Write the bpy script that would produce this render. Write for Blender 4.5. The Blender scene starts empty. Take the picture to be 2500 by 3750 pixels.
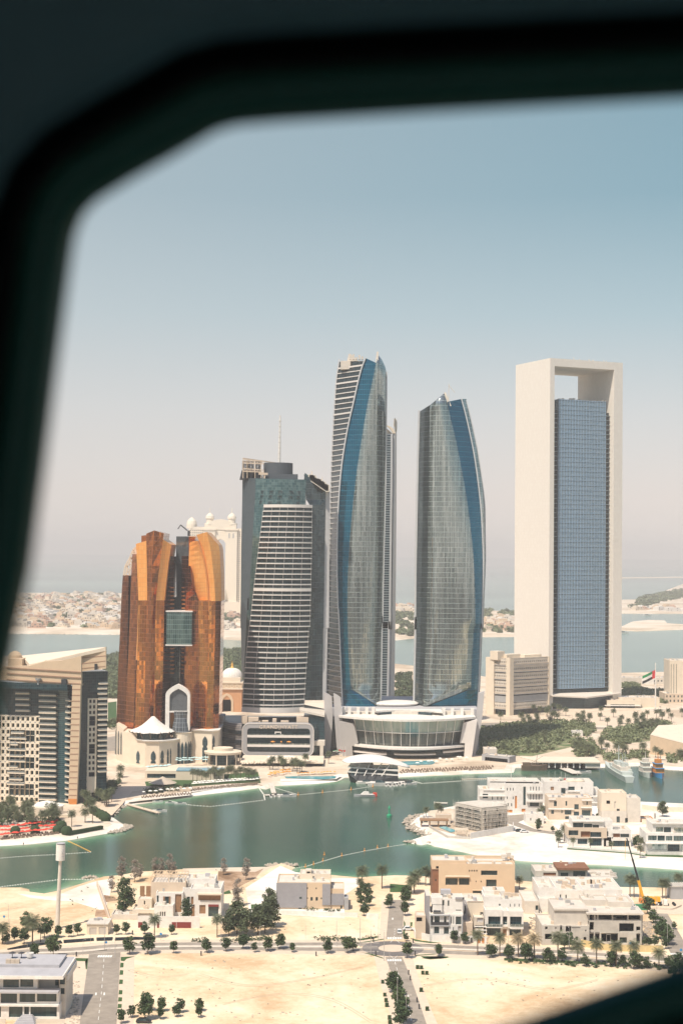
import bpy, math, random
from mathutils import Vector, Matrix
from mathutils.geometry import tessellate_polygon
R = random.Random(11)
sc = bpy.context.scene
COL = sc.collection
# ---------------------------------------------------------------- camera model (source photo 2500 x 3750)
FPX, PW, PH = 5850.0, 2500.0, 3750.0
CAM = Vector((0, 0, 150.0))
RM = Matrix.Rotation(math.pi/2 + math.atan(155/FPX), 3, 'X') @ Matrix.Rotation(math.radians(0.5), 3, 'Z')
RMI = RM.inverted()
GL = 1.5                      # level of the land above the water
def ray(px, py): return RM @ Vector(((px-PW/2)/FPX, -(py-PH/2)/FPX, -1.0))
def G(px, py, z=GL):
    d = ray(px, py); t = (z-CAM.z)/d.z
    return CAM + d*t
def V(px, py, Y):
    d = ray(px, py); return CAM + d*(Y/d.y)
def proj(p):
    c = RMI @ (Vector(p)-CAM); return (PW/2 + FPX*c.x/-c.z, PH/2 - FPX*c.y/-c.z)
def zf(ox, oy, s):
    def f(*a):
        if len(a) == 2: return (ox+a[0]/s, oy+a[1]/s)
        return tuple((ox if i % 2 == 0 else oy)+q/s for i, q in enumerate(a))
    f.x = lambda v: ox+v/s
    f.y = lambda v: oy+v/s
    return f
zA = zf(0,1900,1.7422); zB = zf(800,1250,2.24); zC = zf(800,2100,2.24); zD = zf(1450,1250,1.4933); zE = zf(1500,2100,1.568)
zF = zf(0,2700,2.24); zG = zf(700,2700,1.96); zH = zf(1500,2750,1.568); zI = zf(0,3150,2.24); zJ = zf(700,3150,1.96)
zK = zf(1500,3100,1.568); zL = zf(0,0,.6272); zM = zf(1250,3350,3.92); zN = zf(400,2200,3.484); zO = zf(780,2550,3.484)
zP = zf(1180,2500,2.529); zQ = zf(0,2350,3.619); zR = zf(1900,3200,2.613); zS = zf(1500,3200,3.136)

# ---------------------------------------------------------------- mesh builder
class MB:
    def __init__(s): s.v=[]; s.f=[]; s.m=[]; s.uv=[]
    def face(s, pts, mi=0, uv=None):
        pts = [Vector(p) for p in pts]; b = len(s.v); s.v += pts; s.f.append(tuple(range(b, b+len(pts)))); s.m.append(mi)
        if uv is None:
            n = Vector((0,0,0))
            for i in range(len(pts)):
                a, c = pts[i], pts[(i+1) % len(pts)]
                n += Vector(((a.y-c.y)*(a.z+c.z), (a.z-c.z)*(a.x+c.x), (a.x-c.x)*(a.y+c.y)))
            if n.length > 0: n.normalize()
            if abs(n.z) < .75:
                h = math.hypot(n.x, n.y) or 1; tx, ty = -n.y/h, n.x/h
                uv = [(p.x*tx+p.y*ty, p.z) for p in pts]
            else: uv = [(p.x, p.y) for p in pts]
        s.uv += list(uv)
    def box(s, x0, x1, y0, y1, z0, z1, mi=0):
        s.hexa([(x0,y0,z0),(x1,y0,z0),(x1,y1,z0),(x0,y1,z0)], [(x0,y0,z1),(x1,y0,z1),(x1,y1,z1),(x0,y1,z1)], mi)
    def hexa(s, a, b, mi=0, caps=True, top=None):
        n = len(a)
        for i in range(n):
            j = (i+1) % n; s.face([a[i], a[j], b[j], b[i]], mi)
        if caps: s.face(list(reversed(a)), mi); s.face(b, mi if top is None else top)
    def prism(s, poly, z0, z1, mi=0, top=None):
        s.hexa([(p[0],p[1],z0) for p in poly], [(p[0],p[1],z1) for p in poly], mi, True, top)
    def bar(s, p, q, w, h=None, mi=0):           # square bar between two points
        p, q = Vector(p), Vector(q); d = (q-p)
        if d.length < 1e-6: return
        d.normalize(); up = Vector((0,0,1)) if abs(d.z) < .9 else Vector((0,1,0))
        a = d.cross(up).normalized()*(w/2); b = a.cross(d).normalized()*((h or w)/2)
        s.hexa([p-a-b, p+a-b, p+a+b, p-a+b], [q-a-b, q+a-b, q+a+b, q-a+b], mi)
    def tube(s, p, q, r0, r1=None, n=8, mi=0):
        p, q = Vector(p), Vector(q); r1 = r0 if r1 is None else r1; d = (q-p).normalized()
        up = Vector((0,0,1)) if abs(d.z) < .9 else Vector((1,0,0)); a = d.cross(up).normalized(); b = d.cross(a)
        c = [(math.cos(2*math.pi*i/n), math.sin(2*math.pi*i/n)) for i in range(n)]
        A = [p+(a*x+b*y)*r0 for x, y in c]; B = [q+(a*x+b*y)*r1 for x, y in c]
        s.hexa(A, B, mi)
    def lathe(s, prof, cx=0, cy=0, n=16, mi=0, sx=1, sy=1, rot=0):
        for (r0, z0), (r1, z1) in zip(prof, prof[1:]):
            for i in range(n):
                t0, t1 = 2*math.pi*i/n+rot, 2*math.pi*(i+1)/n+rot
                q = [(cx+r*math.cos(t)*sx, cy+r*math.sin(t)*sy, z) for r, t, z in ((r0,t0,z0),(r0,t1,z0),(r1,t1,z1),(r1,t0,z1))]
                if r0 < 1e-4: q = q[1:]
                elif r1 < 1e-4: q = q[:3]
                s.face(q, mi)
    def strip(s, pts, w, z, mi=0):               # flat ribbon along a world polyline
        L = []; n = len(pts)
        for i, p in enumerate(pts):
            a = Vector(pts[max(0,i-1)]); b = Vector(pts[min(n-1,i+1)]); d = (b-a); d.z = 0; d.normalize(); nn = Vector((-d.y, d.x, 0))
            L.append((Vector((p[0],p[1],z))-nn*w/2, Vector((p[0],p[1],z))+nn*w/2))
        for (a, b), (c, d) in zip(L, L[1:]): s.face([a, c, d, b], mi)
    def islands(s):                              # separate pieces (faces sharing a point), each as a builder of its own
        par = {}
        def find(a):
            while par.setdefault(a, a) != a: par[a] = par[par[a]]; a = par[a]
            return a
        key = [(round(p.x,3), round(p.y,3), round(p.z,3)) for p in s.v]
        for f in s.f:
            r = find(key[f[0]])
            for i in f[1:]: par[find(key[i])] = r
        D = {}; k = 0
        for f, mi in zip(s.f, s.m):
            b = D.setdefault(find(key[f[0]]), MB()); b.face([s.v[i] for i in f], mi, s.uv[k:k+len(f)]); k += len(f)
        return list(D.values())
    def build(s, name, mats, parent=None, smooth=False, loc=None, split=False):
        if split:
            L = s.islands()
            if len(L) <= 100: return [b.build(name, mats, parent, smooth, loc) for b in L]
        off = Vector(loc) if loc is not None else (Vector(parent.location) if parent is not None and not parent.get('_o') else Vector((0,0,0)))
        me = bpy.data.meshes.new(name)
        me.from_pydata([tuple(p-off) for p in s.v], [], s.f)
        if not isinstance(mats, (list, tuple)): mats = [mats]
        for m in mats: me.materials.append(m)
        me.polygons.foreach_set('material_index', s.m)
        l = me.uv_layers.new(name='UVMap'); l.data.foreach_set('uv', [c for q in s.uv for c in q])
        if smooth:
            import bmesh
            bm = bmesh.new(); bm.from_mesh(me); bmesh.ops.remove_doubles(bm, verts=bm.verts, dist=1e-3); bm.to_mesh(me); bm.free()
            me.polygons.foreach_set('use_smooth', [True]*len(me.polygons))
        o = bpy.data.objects.new(name, me); COL.objects.link(o)
        if parent is not None: o.parent = parent
        elif loc is not None: o.location = loc
        return o
def thing(name, label, cat, loc=(0,0,0), rz=0, group=None):
    o = bpy.data.objects.new(name, None); COL.objects.link(o); o.location = loc; o.rotation_euler = (0,0,rz); o.empty_display_size = .5
    o['label'] = label; o['category'] = cat
    if group: o['group'] = group
    return o
def proto(name, label, cat, group=None):         # thing modelled round its own origin, to be moved and copied
    o = thing(name, label, cat, group=group); o['_o'] = 1; return o
def tag(o, label, cat, group=None):
    o['label'] = label; o['category'] = cat
    if group: o['group'] = group
    return o
def kind(o, k):
    o['kind'] = k; return o
def copy_tree(o, parent=None):
    c = o.copy(); COL.objects.link(c)
    if parent: c.parent = parent
    for ch in list(o.children): copy_tree(ch, c)
    return c
class Stock:                                     # hands out the prototype first, then copies
    def __init__(s, o): s.o = o; s.used = False; s.all = []
    def put(s, loc, rz=0, sc_=1, label=None, group=None):
        o = s.o if not s.used else copy_tree(s.o)
        s.used = True; o.location = loc; o.rotation_euler = (0,0,rz)
        o.scale = (sc_,)*3 if not isinstance(sc_, (tuple, list)) else sc_
        if label: o['label'] = label
        if group: o['group'] = group
        s.all.append(o); return o
ORD = ('first second third fourth fifth sixth seventh eighth ninth tenth eleventh twelfth thirteenth fourteenth fifteenth sixteenth '
       'seventeenth eighteenth nineteenth twentieth').split()
_T = ('twenty', 'thirty', 'forty', 'fifty', 'sixty', 'seventy', 'eighty', 'ninety')
for _i, _t in enumerate(_T): ORD += [_t+'-'+ORD[k] for k in range(9)]+[(_T[_i+1][:-1]+'ieth') if _i < 7 else 'hundredth']
def ordered(objs, tmpl, group):                  # label the members of a row by their place in it
    objs = sorted(objs, key=lambda o: proj(o.location)[0])
    for i, o in enumerate(objs):
        o['label'] = tmpl.format(ORD[i]); o['group'] = group

# ---------------------------------------------------------------- materials
def newmat(name):
    m = bpy.data.materials.new(name); m.use_nodes = True
    return m, m.node_tree.nodes, m.node_tree.links, m.node_tree.nodes['Principled BSDF']
def c4(c): return (c[0], c[1], c[2], 1)
def mat(name, col, rough=.8, metal=0., var=.12, scale=.15, spec=.3, col2=None, bump=0, stripes=None):
    m, N, L, b = newmat(name)
    b.inputs['Roughness'].default_value = rough; b.inputs['Metallic'].default_value = metal; b.inputs['Specular IOR Level'].default_value = spec
    g = N.new('ShaderNodeNewGeometry'); n = N.new('ShaderNodeTexNoise'); n.inputs['Scale'].default_value = scale; n.inputs['Detail'].default_value = 6
    n.inputs['Roughness'].default_value = .65
    L.new(g.outputs['Position'], n.inputs['Vector'])
    r = N.new('ShaderNodeMapRange'); r.inputs[1].default_value = .3; r.inputs[2].default_value = .7; L.new(n.outputs['Fac'], r.inputs[0])
    mx = N.new('ShaderNodeMix'); mx.data_type = 'RGBA'; L.new(r.outputs[0], mx.inputs[0])
    if col2 is None: col2 = tuple(min(1, c*(1+var)) for c in col); col = tuple(c*(1-var) for c in col)
    mx.inputs[6].default_value = c4(col); mx.inputs[7].default_value = c4(col2); out = mx.outputs[2]
    if stripes:                                  # (period m, share, colour): bands along the height
        p, sh, sc2 = stripes
        sp = N.new('ShaderNodeSeparateXYZ'); L.new(g.outputs['Position'], sp.inputs[0])
        d = N.new('ShaderNodeMath'); d.operation = 'DIVIDE'; d.inputs[1].default_value = p; L.new(sp.outputs['Z'], d.inputs[0])
        f = N.new('ShaderNodeMath'); f.operation = 'FRACT'; L.new(d.outputs[0], f.inputs[0])
        t = N.new('ShaderNodeMath'); t.operation = 'LESS_THAN'; t.inputs[1].default_value = sh; L.new(f.outputs[0], t.inputs[0])
        m2 = N.new('ShaderNodeMix'); m2.data_type = 'RGBA'; L.new(t.outputs[0], m2.inputs[0]); L.new(out, m2.inputs[6]); m2.inputs[7].default_value = c4(sc2); out = m2.outputs[2]
    L.new(out, b.inputs['Base Color'])
    if bump:
        bu = N.new('ShaderNodeBump'); bu.inputs['Strength'].default_value = bump; bu.inputs['Distance'].default_value = .3; L.new(n.outputs['Fac'], bu.inputs['Height']); L.new(bu.outputs[0], b.inputs['Normal'])
    return m
def grid_mat(name, w, h, fw, fh, c1, c2, frame, metal=.8, rough=.12, tilt=.03, framerough=.5, big=None, spec=.5, vs=1.):
    """glazing bars fw x fh round panes w x h metres, panes vary in tint and lean a little each"""
    m, N, L, b = newmat(name)
    def mth(op, a, bb=None):
        x = N.new('ShaderNodeMath'); x.operation = op
        for i, q in enumerate((a, bb)):
            if q is None: continue
            if isinstance(q, (int, float)): x.inputs[i].default_value = q
            else: L.new(q, x.inputs[i])
        return x.outputs[0]
    uv = N.new('ShaderNodeUVMap'); sp = N.new('ShaderNodeSeparateXYZ'); L.new(uv.outputs[0], sp.inputs[0])
    u = mth('DIVIDE', sp.outputs['X'], w); v = mth('DIVIDE', sp.outputs['Y'], h)
    mask = mth('MAXIMUM', mth('LESS_THAN', mth('FRACT', u), fw/w), mth('LESS_THAN', mth('FRACT', v), fh/h))
    cb = N.new('ShaderNodeCombineXYZ'); L.new(mth('FLOOR', u), cb.inputs[0]); L.new(mth('FLOOR', v), cb.inputs[1])
    wn = N.new('ShaderNodeTexWhiteNoise'); wn.noise_dimensions = '2D'; L.new(cb.outputs[0], wn.inputs['Vector'])
    mx = N.new('ShaderNodeMix'); mx.data_type = 'RGBA'; mx.inputs[6].default_value = c4(c1); mx.inputs[7].default_value = c4(c2)
    f = mth('POWER', wn.outputs['Value'], 1.6)
    if big:                                      # broad tint patches over several panes; stretched by vs, they paint in reflected streaks
        n2 = N.new('ShaderNodeTexNoise'); n2.inputs['Scale'].default_value = big; n2.inputs['Detail'].default_value = 3; mpn = N.new('ShaderNodeMapping'); mpn.inputs['Scale'].default_value = (1, vs, 1); L.new(cb.outputs[0], mpn.inputs[0]); L.new(mpn.outputs[0], n2.inputs['Vector'])
        r = N.new('ShaderNodeMapRange'); r.inputs[1].default_value = .42; r.inputs[2].default_value = .6; L.new(n2.outputs['Fac'], r.inputs[0])
        f = mth('MULTIPLY', mth('ADD', f, r.outputs[0]), .5)
    L.new(f, mx.inputs[0])
    m2 = N.new('ShaderNodeMix'); m2.data_type = 'RGBA'; L.new(mask, m2.inputs[0]); L.new(mx.outputs[2], m2.inputs[6]); m2.inputs[7].default_value = c4(frame)
    L.new(m2.outputs[2], b.inputs['Base Color'])
    inv = mth('SUBTRACT', 1.0, mask)
    L.new(mth('MULTIPLY', inv, metal), b.inputs['Metallic'])
    L.new(mth('ADD', mth('MULTIPLY', mask, framerough-rough), rough), b.inputs['Roughness']); b.inputs['Specular IOR Level'].default_value = spec
    g = N.new('ShaderNodeNewGeometry'); s1 = N.new('ShaderNodeVectorMath'); s1.operation = 'SUBTRACT'; L.new(wn.outputs['Color'], s1.inputs[0]); s1.inputs[1].default_value = (.5,.5,.5)
    s2 = N.new('ShaderNodeVectorMath'); s2.operation = 'SCALE'; L.new(s1.outputs[0], s2.inputs[0]); s2.inputs['Scale'].default_value = tilt
    s3 = N.new('ShaderNodeVectorMath'); s3.operation = 'ADD'; L.new(g.outputs['Normal'], s3.inputs[0]); L.new(s2.outputs[0], s3.inputs[1])
    s4 = N.new('ShaderNodeVectorMath'); s4.operation = 'NORMALIZE'; L.new(s3.outputs[0], s4.inputs[0]); L.new(s4.outputs[0], b.inputs['Normal'])
    return m
M = {}
M['white'] = mat('white_render', (.64,.60,.54), .85, scale=.5, col2=(.78,.75,.70))
M['offwhite'] = mat('off_white_render', (.62,.56,.48), .85, var=.10, scale=.4)
M['tanwall'] = mat('tan_render', (.62,.47,.32), .85, var=.05, scale=.3)
M['beige'] = mat('beige_stone', (.62,.50,.38), .85, var=.07, scale=.25)
M['cream'] = mat('cream_stone', (.70,.60,.47), .85, var=.06, scale=.2)
M['greystone'] = mat('grey_stone', (.30,.29,.30), .85, var=.08, scale=.5)
M['grey'] = mat('grey_paint', (.36,.36,.36), .8, var=.08, scale=.3)
M['roofgrey'] = mat('roof_grey', (.42,.41,.42), .9, var=.1, scale=.3)
M['concrete'] = mat('bare_concrete', (.50,.46,.40), .95, var=.16, scale=.35)
M['palecon'] = mat('pale_concrete', (.60,.54,.46), .95, var=.12, scale=.3)
M['brownst'] = mat('brown_stone', (.24,.11,.06), .8, var=.15, scale=.6)
M['wood'] = mat('brown_wood', (.30,.17,.09), .7, var=.2, scale=1)
M['orange'] = mat('orange_panel', (.60,.23,.06), .6, var=.1, scale=.4)
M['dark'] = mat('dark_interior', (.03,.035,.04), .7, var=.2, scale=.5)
M['metal'] = mat('galvanised_metal', (.45,.44,.42), .45, .3, var=.1)
M['darkmetal'] = mat('dark_metal', (.06,.06,.065), .5, .3, var=.1)
M['glass'] = grid_mat('villa_glass', 1.3, 3.2, .07, .07, (.015,.04,.045), (.05,.085,.085), (.04,.04,.04), metal=0, rough=.08, tilt=.04, spec=.5)
M['hotelglass'] = grid_mat('hotel_glass', 1.2, 1.75, .06, .12, (.006,.026,.035), (.022,.06,.07), (.08,.11,.12), metal=0., rough=.1, tilt=.03, spec=.4)
M['red'] = mat('red_canvas', (.62,.06,.035), .8, var=.1)
M['yellow'] = mat('yellow_paint', (.75,.38,.03), .5, var=.05)
M['sandc'] = mat('orange_canvas', (.72,.30,.06), .8, var=.1)
M['canvas'] = mat('white_canvas', (.80,.76,.68), .8, var=.04)
M['teal'] = mat('teal_canvas', (.45,.62,.6), .8, var=.06)
M['blue'] = mat('blue_paint', (.05,.25,.5), .5, var=.06)
M['ship'] = mat('grey_ship_paint', (.50,.54,.50), .6, var=.08)
M['hull'] = mat('black_hull', (.02,.025,.03), .4, var=.1)
M['gdoor'] = mat('garage_door', (.48,.43,.38), .7, var=.06)
M['maroon'] = mat('maroon_panel', (.20,.035,.03), .7, var=.1)
M['asphalt'] = mat('asphalt', (.31,.265,.215), .9, scale=.25, var=.2)
M['asphalt2'] = mat('dark_asphalt', (.16,.145,.135), .9, scale=.25, var=.2)
M['paint'] = mat('road_paint', (.78,.76,.70), .8, var=.05)
M['kerb'] = mat('kerb_stone', (.66,.58,.48), .9, var=.1, scale=.6)
M['paving'] = mat('paving', (.66,.53,.40), .9, var=.08, scale=.5)
M['lawn'] = mat('lawn', (.05,.10,.03), .95, var=.3, scale=.6)
M['hedge'] = mat('hedge_leaf', (.03,.055,.02), .9, var=.5, scale=2.5, bump=.8)
M['netting'] = mat('dark_netting', (.012,.016,.02), .9, var=.3, scale=.5)
M['rock'] = mat('rock', (.42,.36,.29), .95, var=.35, scale=.9, bump=1)
M['pool'] = mat('pool_water', (.10,.42,.48), .08, var=.15, scale=.3, spec=.5)
M['bark'] = mat('bark', (.16,.11,.075), .95, var=.3, scale=3)
M['bronze_roof'] = mat('pale_tile_roof', (.5,.42,.33), .8, var=.1)
def leafmat(name, a, b, sc_=1.2):
    m, N, L, p = newmat(name); p.inputs['Roughness'].default_value = .7; p.inputs['Specular IOR Level'].default_value = .2
    g = N.new('ShaderNodeNewGeometry'); r = N.new('ShaderNodeValToRGB'); r.color_ramp.elements[0].color = c4(a); r.color_ramp.elements[1].color = c4(b)
    oi = N.new('ShaderNodeObjectInfo'); ad = N.new('ShaderNodeMath'); ad.operation = 'MULTIPLY_ADD'; ad.inputs[1].default_value = .6; L.new(g.outputs['Random Per Island'], ad.inputs[0])
    ml = N.new('ShaderNodeMath'); ml.operation = 'MULTIPLY'; ml.inputs[1].default_value = .4; L.new(oi.outputs['Random'], ml.inputs[0]); L.new(ml.outputs[0], ad.inputs[2])
    L.new(ad.outputs[0], r.inputs[0]); L.new(r.outputs[0], p.inputs['Base Color'])
    return m
M['leaf'] = leafmat('tree_leaf', (.026,.052,.025), (.105,.145,.06))
M['leaf2'] = leafmat('olive_leaf', (.05,.075,.04), (.15,.17,.09))
M['leafgrey'] = leafmat('dry_leaf', (.17,.14,.115), (.36,.31,.26))
M['frond'] = leafmat('palm_frond', (.05,.07,.035), (.17,.18,.10))
M['mangrove'] = leafmat('mangrove_leaf', (.07,.10,.05), (.23,.25,.13))
# ================================================================ world, sun, haze, camera
w = bpy.data.worlds.new('World'); sc.world = w; w.use_nodes = True
SUN = Vector((-.38, -.53, 1.08)).normalized()      # direction towards the sun: behind the camera, to the left, high
elev = math.asin(SUN.z)
nt = w.node_tree; bg = nt.nodes['Background']; sky = nt.nodes.new('ShaderNodeTexSky'); sky.sky_type = 'NISHITA'; sky.sun_disc = False
sky.sun_elevation = elev; sky.sun_rotation = math.atan2(SUN.x, SUN.y); sky.altitude = 150; sky.air_density = 1.; sky.dust_density = 1.5; sky.ozone_density = 1.5
# dusty summer air: the lowest twenty-odd degrees of the sky pale from dull teal to a warm off-white
tcn = nt.nodes.new('ShaderNodeTexCoord'); sxyz = nt.nodes.new('ShaderNodeSeparateXYZ'); nt.links.new(tcn.outputs['Generated'], sxyz.inputs[0])
asn = nt.nodes.new('ShaderNodeMath'); asn.operation = 'MULTIPLY'; asn.inputs[1].default_value = 2.5; nt.links.new(sxyz.outputs['Z'], asn.inputs[0])
rp = nt.nodes.new('ShaderNodeValToRGB'); E = rp.color_ramp.elements; E[0].position = 0; E[0].color = (.66,.59,.55,1); E[1].position = 1; E[1].color = (.12,.20,.25,1)
for ps, cc in ((.09,(.615,.55,.515,1)), (.22,(.50,.505,.50,1)), (.37,(.32,.415,.445,1)), (.55,(.18,.30,.35,1)), (.70,(.165,.28,.33,1))):
    q = E.new(ps); q.color = cc
nt.links.new(asn.outputs[0], rp.inputs[0])
sc10 = nt.nodes.new('ShaderNodeVectorMath'); sc10.operation = 'SCALE'; sc10.inputs['Scale'].default_value = 10.; az = nt.nodes.new('ShaderNodeMapRange'); az.inputs[1].default_value = -.24; az.inputs[2].default_value = .22; az.inputs[3].default_value = .42; az.inputs[4].default_value = 0; nt.links.new(sxyz.outputs['X'], az.inputs[0])
mxa = nt.nodes.new('ShaderNodeMix'); mxa.data_type = 'RGBA'; nt.links.new(az.outputs[0], mxa.inputs[0]); nt.links.new(rp.outputs[0], mxa.inputs[6]); mxa.inputs[7].default_value = (.50,.47,.45,1); nt.links.new(mxa.outputs[2], sc10.inputs[0])
fr = nt.nodes.new('ShaderNodeMapRange'); fr.inputs[1].default_value = .3; fr.inputs[2].default_value = .6; fr.inputs[3].default_value = .88; fr.inputs[4].default_value = 0; nt.links.new(sxyz.outputs['Z'], fr.inputs[0])
mxs = nt.nodes.new('ShaderNodeMix'); mxs.data_type = 'RGBA'; nt.links.new(fr.outputs[0], mxs.inputs[0]); nt.links.new(sky.outputs[0], mxs.inputs[6]); nt.links.new(sc10.outputs[0], mxs.inputs[7])
nt.links.new(mxs.outputs[2], bg.inputs[0]); bg.inputs[1].default_value = .1
sl = bpy.data.lights.new('sun', 'SUN'); sl.energy = 3.8; sl.angle = math.radians(.5); sl.color = (1, .90, .77)
so = bpy.data.objects.new('sun', sl); COL.objects.link(so); so.rotation_euler = (-SUN).to_track_quat('-Z', 'Y').to_euler(); so.location = (0,0,400)
cd = bpy.data.cameras.new('camera'); cam = bpy.data.objects.new('camera', cd); COL.objects.link(cam); sc.camera = cam
cam.location = CAM; cam.rotation_euler = RM.to_euler(); cd.sensor_fit = 'VERTICAL'; cd.sensor_height = 36; cd.sensor_width = 24; cd.lens = FPX/PH*36
cd.clip_start = .02; cd.clip_end = 200000; cd.dof.use_dof = True; cd.dof.focus_distance = 1250; cd.dof.aperture_fstop = 6.2
sc.view_settings.view_transform = 'Standard'; sc.view_settings.look = 'None'; sc.view_settings.gamma = 1; sc.view_settings.exposure = .5
sc.cycles.use_denoising = True; sc.cycles.max_bounces = 5; sc.cycles.volume_bounces = 0; sc.cycles.glossy_bounces = 3; sc.cycles.diffuse_bounces = 3
sc.cycles.transparent_max_bounces = 4; sc.cycles.sample_clamp_indirect = 6; sc.cycles.use_adaptive_sampling = False
try: sc.cycles.use_fast_gi = False
except Exception: pass
hm = bpy.data.materials.new('haze_air'); hm.use_nodes = True; hn = hm.node_tree; hn.nodes.clear()
ho = hn.nodes.new('ShaderNodeOutputMaterial'); hv = hn.nodes.new('ShaderNodeVolumePrincipled')
hv.inputs['Color'].default_value = (1,.96,.925,1); hv.inputs['Density'].default_value = 1.0e-4; hv.inputs['Anisotropy'].default_value = -.1
hn.links.new(hv.outputs[0], ho.inputs['Volume'])
try: hm.cycles.homogeneous_volume = True
except Exception: pass
hb = MB(); hb.box(-16000,16000,-3000,26000,-6,330); hz = hb.build('haze', hm); kind(hz, 'stuff')

# ================================================================ water and land
beach = []                                        # stretches of shore with white shallow bottom
def wpts(pts, z=0.): return [G(x, y, z) for x, y in pts]
NEAR = [zF(0,1245), zI(235,240), zI(236,268), zI(360,286), zI(470,260), zI(640,203), zI(810,150), zI(950,138), (491,3199), (647,3190), (700,3187), (850,3184), (980,3180), (1026,3167), (1078,3177),
        (1057,3192), (1110,3203), (1210,3209), (1307,3218), (1440,3211), (1500,3212), (1900,3230), (2100,3248), (2275,3254), (2330,3254), (2500,3258), (2900,3275)]
PENIN = [(1500,3011), (1518,2996), (1538,2986), (1596,2967), (1660,2955), (1740,2935), (1900,2925), (2100,2925), (2200,2930), (2348,2941), (2500,2948), (3000,2960), (3000,3215),
         (2500,3185), (2233,3168), (2042,3161), (1883,3150), (1755,3133), (1660,3113), (1590,3099), (1564,3090), (1545,3094), (1500,3087), (1496,3081), (1540,3066), (1576,3060), (1545,3052), (1513,3037)]
COAST = [(-300,3120), (0,3100), (112,3093), (250,3079), (379,3057), (446,3044), (473,3030), (464,3021), (442,3008), (411,2986), (415,2972), (446,2957), (469,2950), (536,2943), (620,2930), (700,2917),
         (853,2899), (950,2886), (975,2892), (990,2884), (1016,2879), (1057,2876), (1160,2871), (1236,2863), (1266,2848), (1380,2850), (1457,2848), (1516,2844), (1620,2840), (1755,2833), (1883,2830), (1890,2812),
         (1940,2812), (2208,2812), (2330,2806), (2444,2820), (2500,2823), (3000,2830), (3000,2455), (2500,2460), (2270,2466), (1780,2480), (1620,2450), (1450,2432), (1150,2410), (850,2392), (450,2406), (0,2404), (-400,2404)]
def land(name, pts, m, inset=6., low=-.6, closed_behind=None, skirt=None):
    P = wpts(pts, 0.)
    if closed_behind: P = P + closed_behind
    n = len(P); area = sum(P[i].x*P[(i+1) % n].y-P[(i+1) % n].x*P[i].y for i in range(n)); sg = 1 if area > 0 else -1
    nrm = []
    for i in range(n):
        a = (P[i]-P[i-1]); b = (P[(i+1) % n]-P[i]); a.z = b.z = 0; a.normalize(); b.normalize()
        t = (a+b); t = t.normalized() if t.length > 1e-4 else b; nrm.append(Vector((t.y, -t.x, 0))*sg)     # outward
    out = [P[i]+nrm[i]*2.2 for i in range(n)]; inn = [P[i]-nrm[i]*inset for i in range(n)]
    mb = MB()
    for i in range(n):
        j = (i+1) % n
        f = [(out[i].x,out[i].y,low), (out[j].x,out[j].y,low), (inn[j].x,inn[j].y,GL), (inn[i].x,inn[i].y,GL)]
        mb.face(f if sg > 0 else f[::-1], 1)
    T = [Vector((p.x,p.y,GL)) for p in inn]
    for t in tessellate_polygon([T]):
        f = [T[k] for k in t]; c = (f[1]-f[0]).cross(f[2]-f[0]); mb.face(f if c.z > 0 else f[::-1])
    o = mb.build(name, [m, skirt or m]); kind(o, 'structure'); return o
def sandmat(name, a, b, c, s1=.02, s2=.35):
    m, N, L, p = newmat(name); p.inputs['Roughness'].default_value = .95; p.inputs['Specular IOR Level'].default_value = .1
    g = N.new('ShaderNodeNewGeometry'); n1 = N.new('ShaderNodeTexNoise'); n1.inputs['Scale'].default_value = s1; n1.inputs['Detail'].default_value = 8; n1.inputs['Roughness'].default_value = .6; n1.inputs['Distortion'].default_value = .6
    n2 = N.new('ShaderNodeTexNoise'); n2.inputs['Scale'].default_value = s2; n2.inputs['Detail'].default_value = 6; n2.inputs['Roughness'].default_value = .7
    for n in (n1, n2): L.new(g.outputs['Position'], n.inputs['Vector'])
    r = N.new('ShaderNodeValToRGB'); e = r.color_ramp.elements; e[0].position = .36; e[0].color = c4(a); e[1].position = .62; e[1].color = c4(c); x = e.new(.48); x.color = c4(b)
    ad = N.new('ShaderNodeMath'); ad.operation = 'MULTIPLY_ADD'; ad.inputs[1].default_value = .35; L.new(n2.outputs['Fac'], ad.inputs[0])
    sb = N.new('ShaderNodeMath'); sb.operation = 'SUBTRACT'; sb.inputs[1].default_value = .175; L.new(n1.outputs['Fac'], sb.inputs[0]); L.new(sb.outputs[0], ad.inputs[2])
    L.new(ad.outputs[0], r.inputs[0]); L.new(r.outputs[0], p.inputs['Base Color'])
    bu = N.new('ShaderNodeBump'); bu.inputs['Strength'].default_value = .35; bu.inputs['Distance'].default_value = .4; L.new(n2.outputs['Fac'], bu.inputs['Height']); L.new(bu.outputs[0], p.inputs['Normal'])
    return m
M['sand'] = sandmat('lot_sand', (.56,.39,.23), (.72,.55,.36), (.80,.67,.49))
M['whitesand'] = sandmat('white_sand', (.62,.53,.43), (.74,.67,.58), (.80,.76,.69), .03, .2)
M['ground'] = sandmat('coast_ground', (.46,.36,.26), (.60,.49,.37), (.70,.60,.48), .02, .2)
M['farsand'] = sandmat('far_sand', (.50,.40,.29), (.66,.55,.42), (.74,.66,.55), .006, .05)
M['mud'] = sandmat('dry_scrub', (.24,.15,.09), (.38,.25,.16), (.52,.38,.26), .06, .5)
bx = [Vector((6000,100,0)), Vector((6000,-6000,0)), Vector((-6000,-6000,0)), Vector((-6000,100,0)), Vector((-1500,400,0))]
land('ground', NEAR, M['sand'], 4, -.6, bx)
land('peninsula_ground', PENIN, M['whitesand'], 4)
land('coast_ground', COAST, M['ground'], 9, skirt=M['whitesand'])
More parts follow.
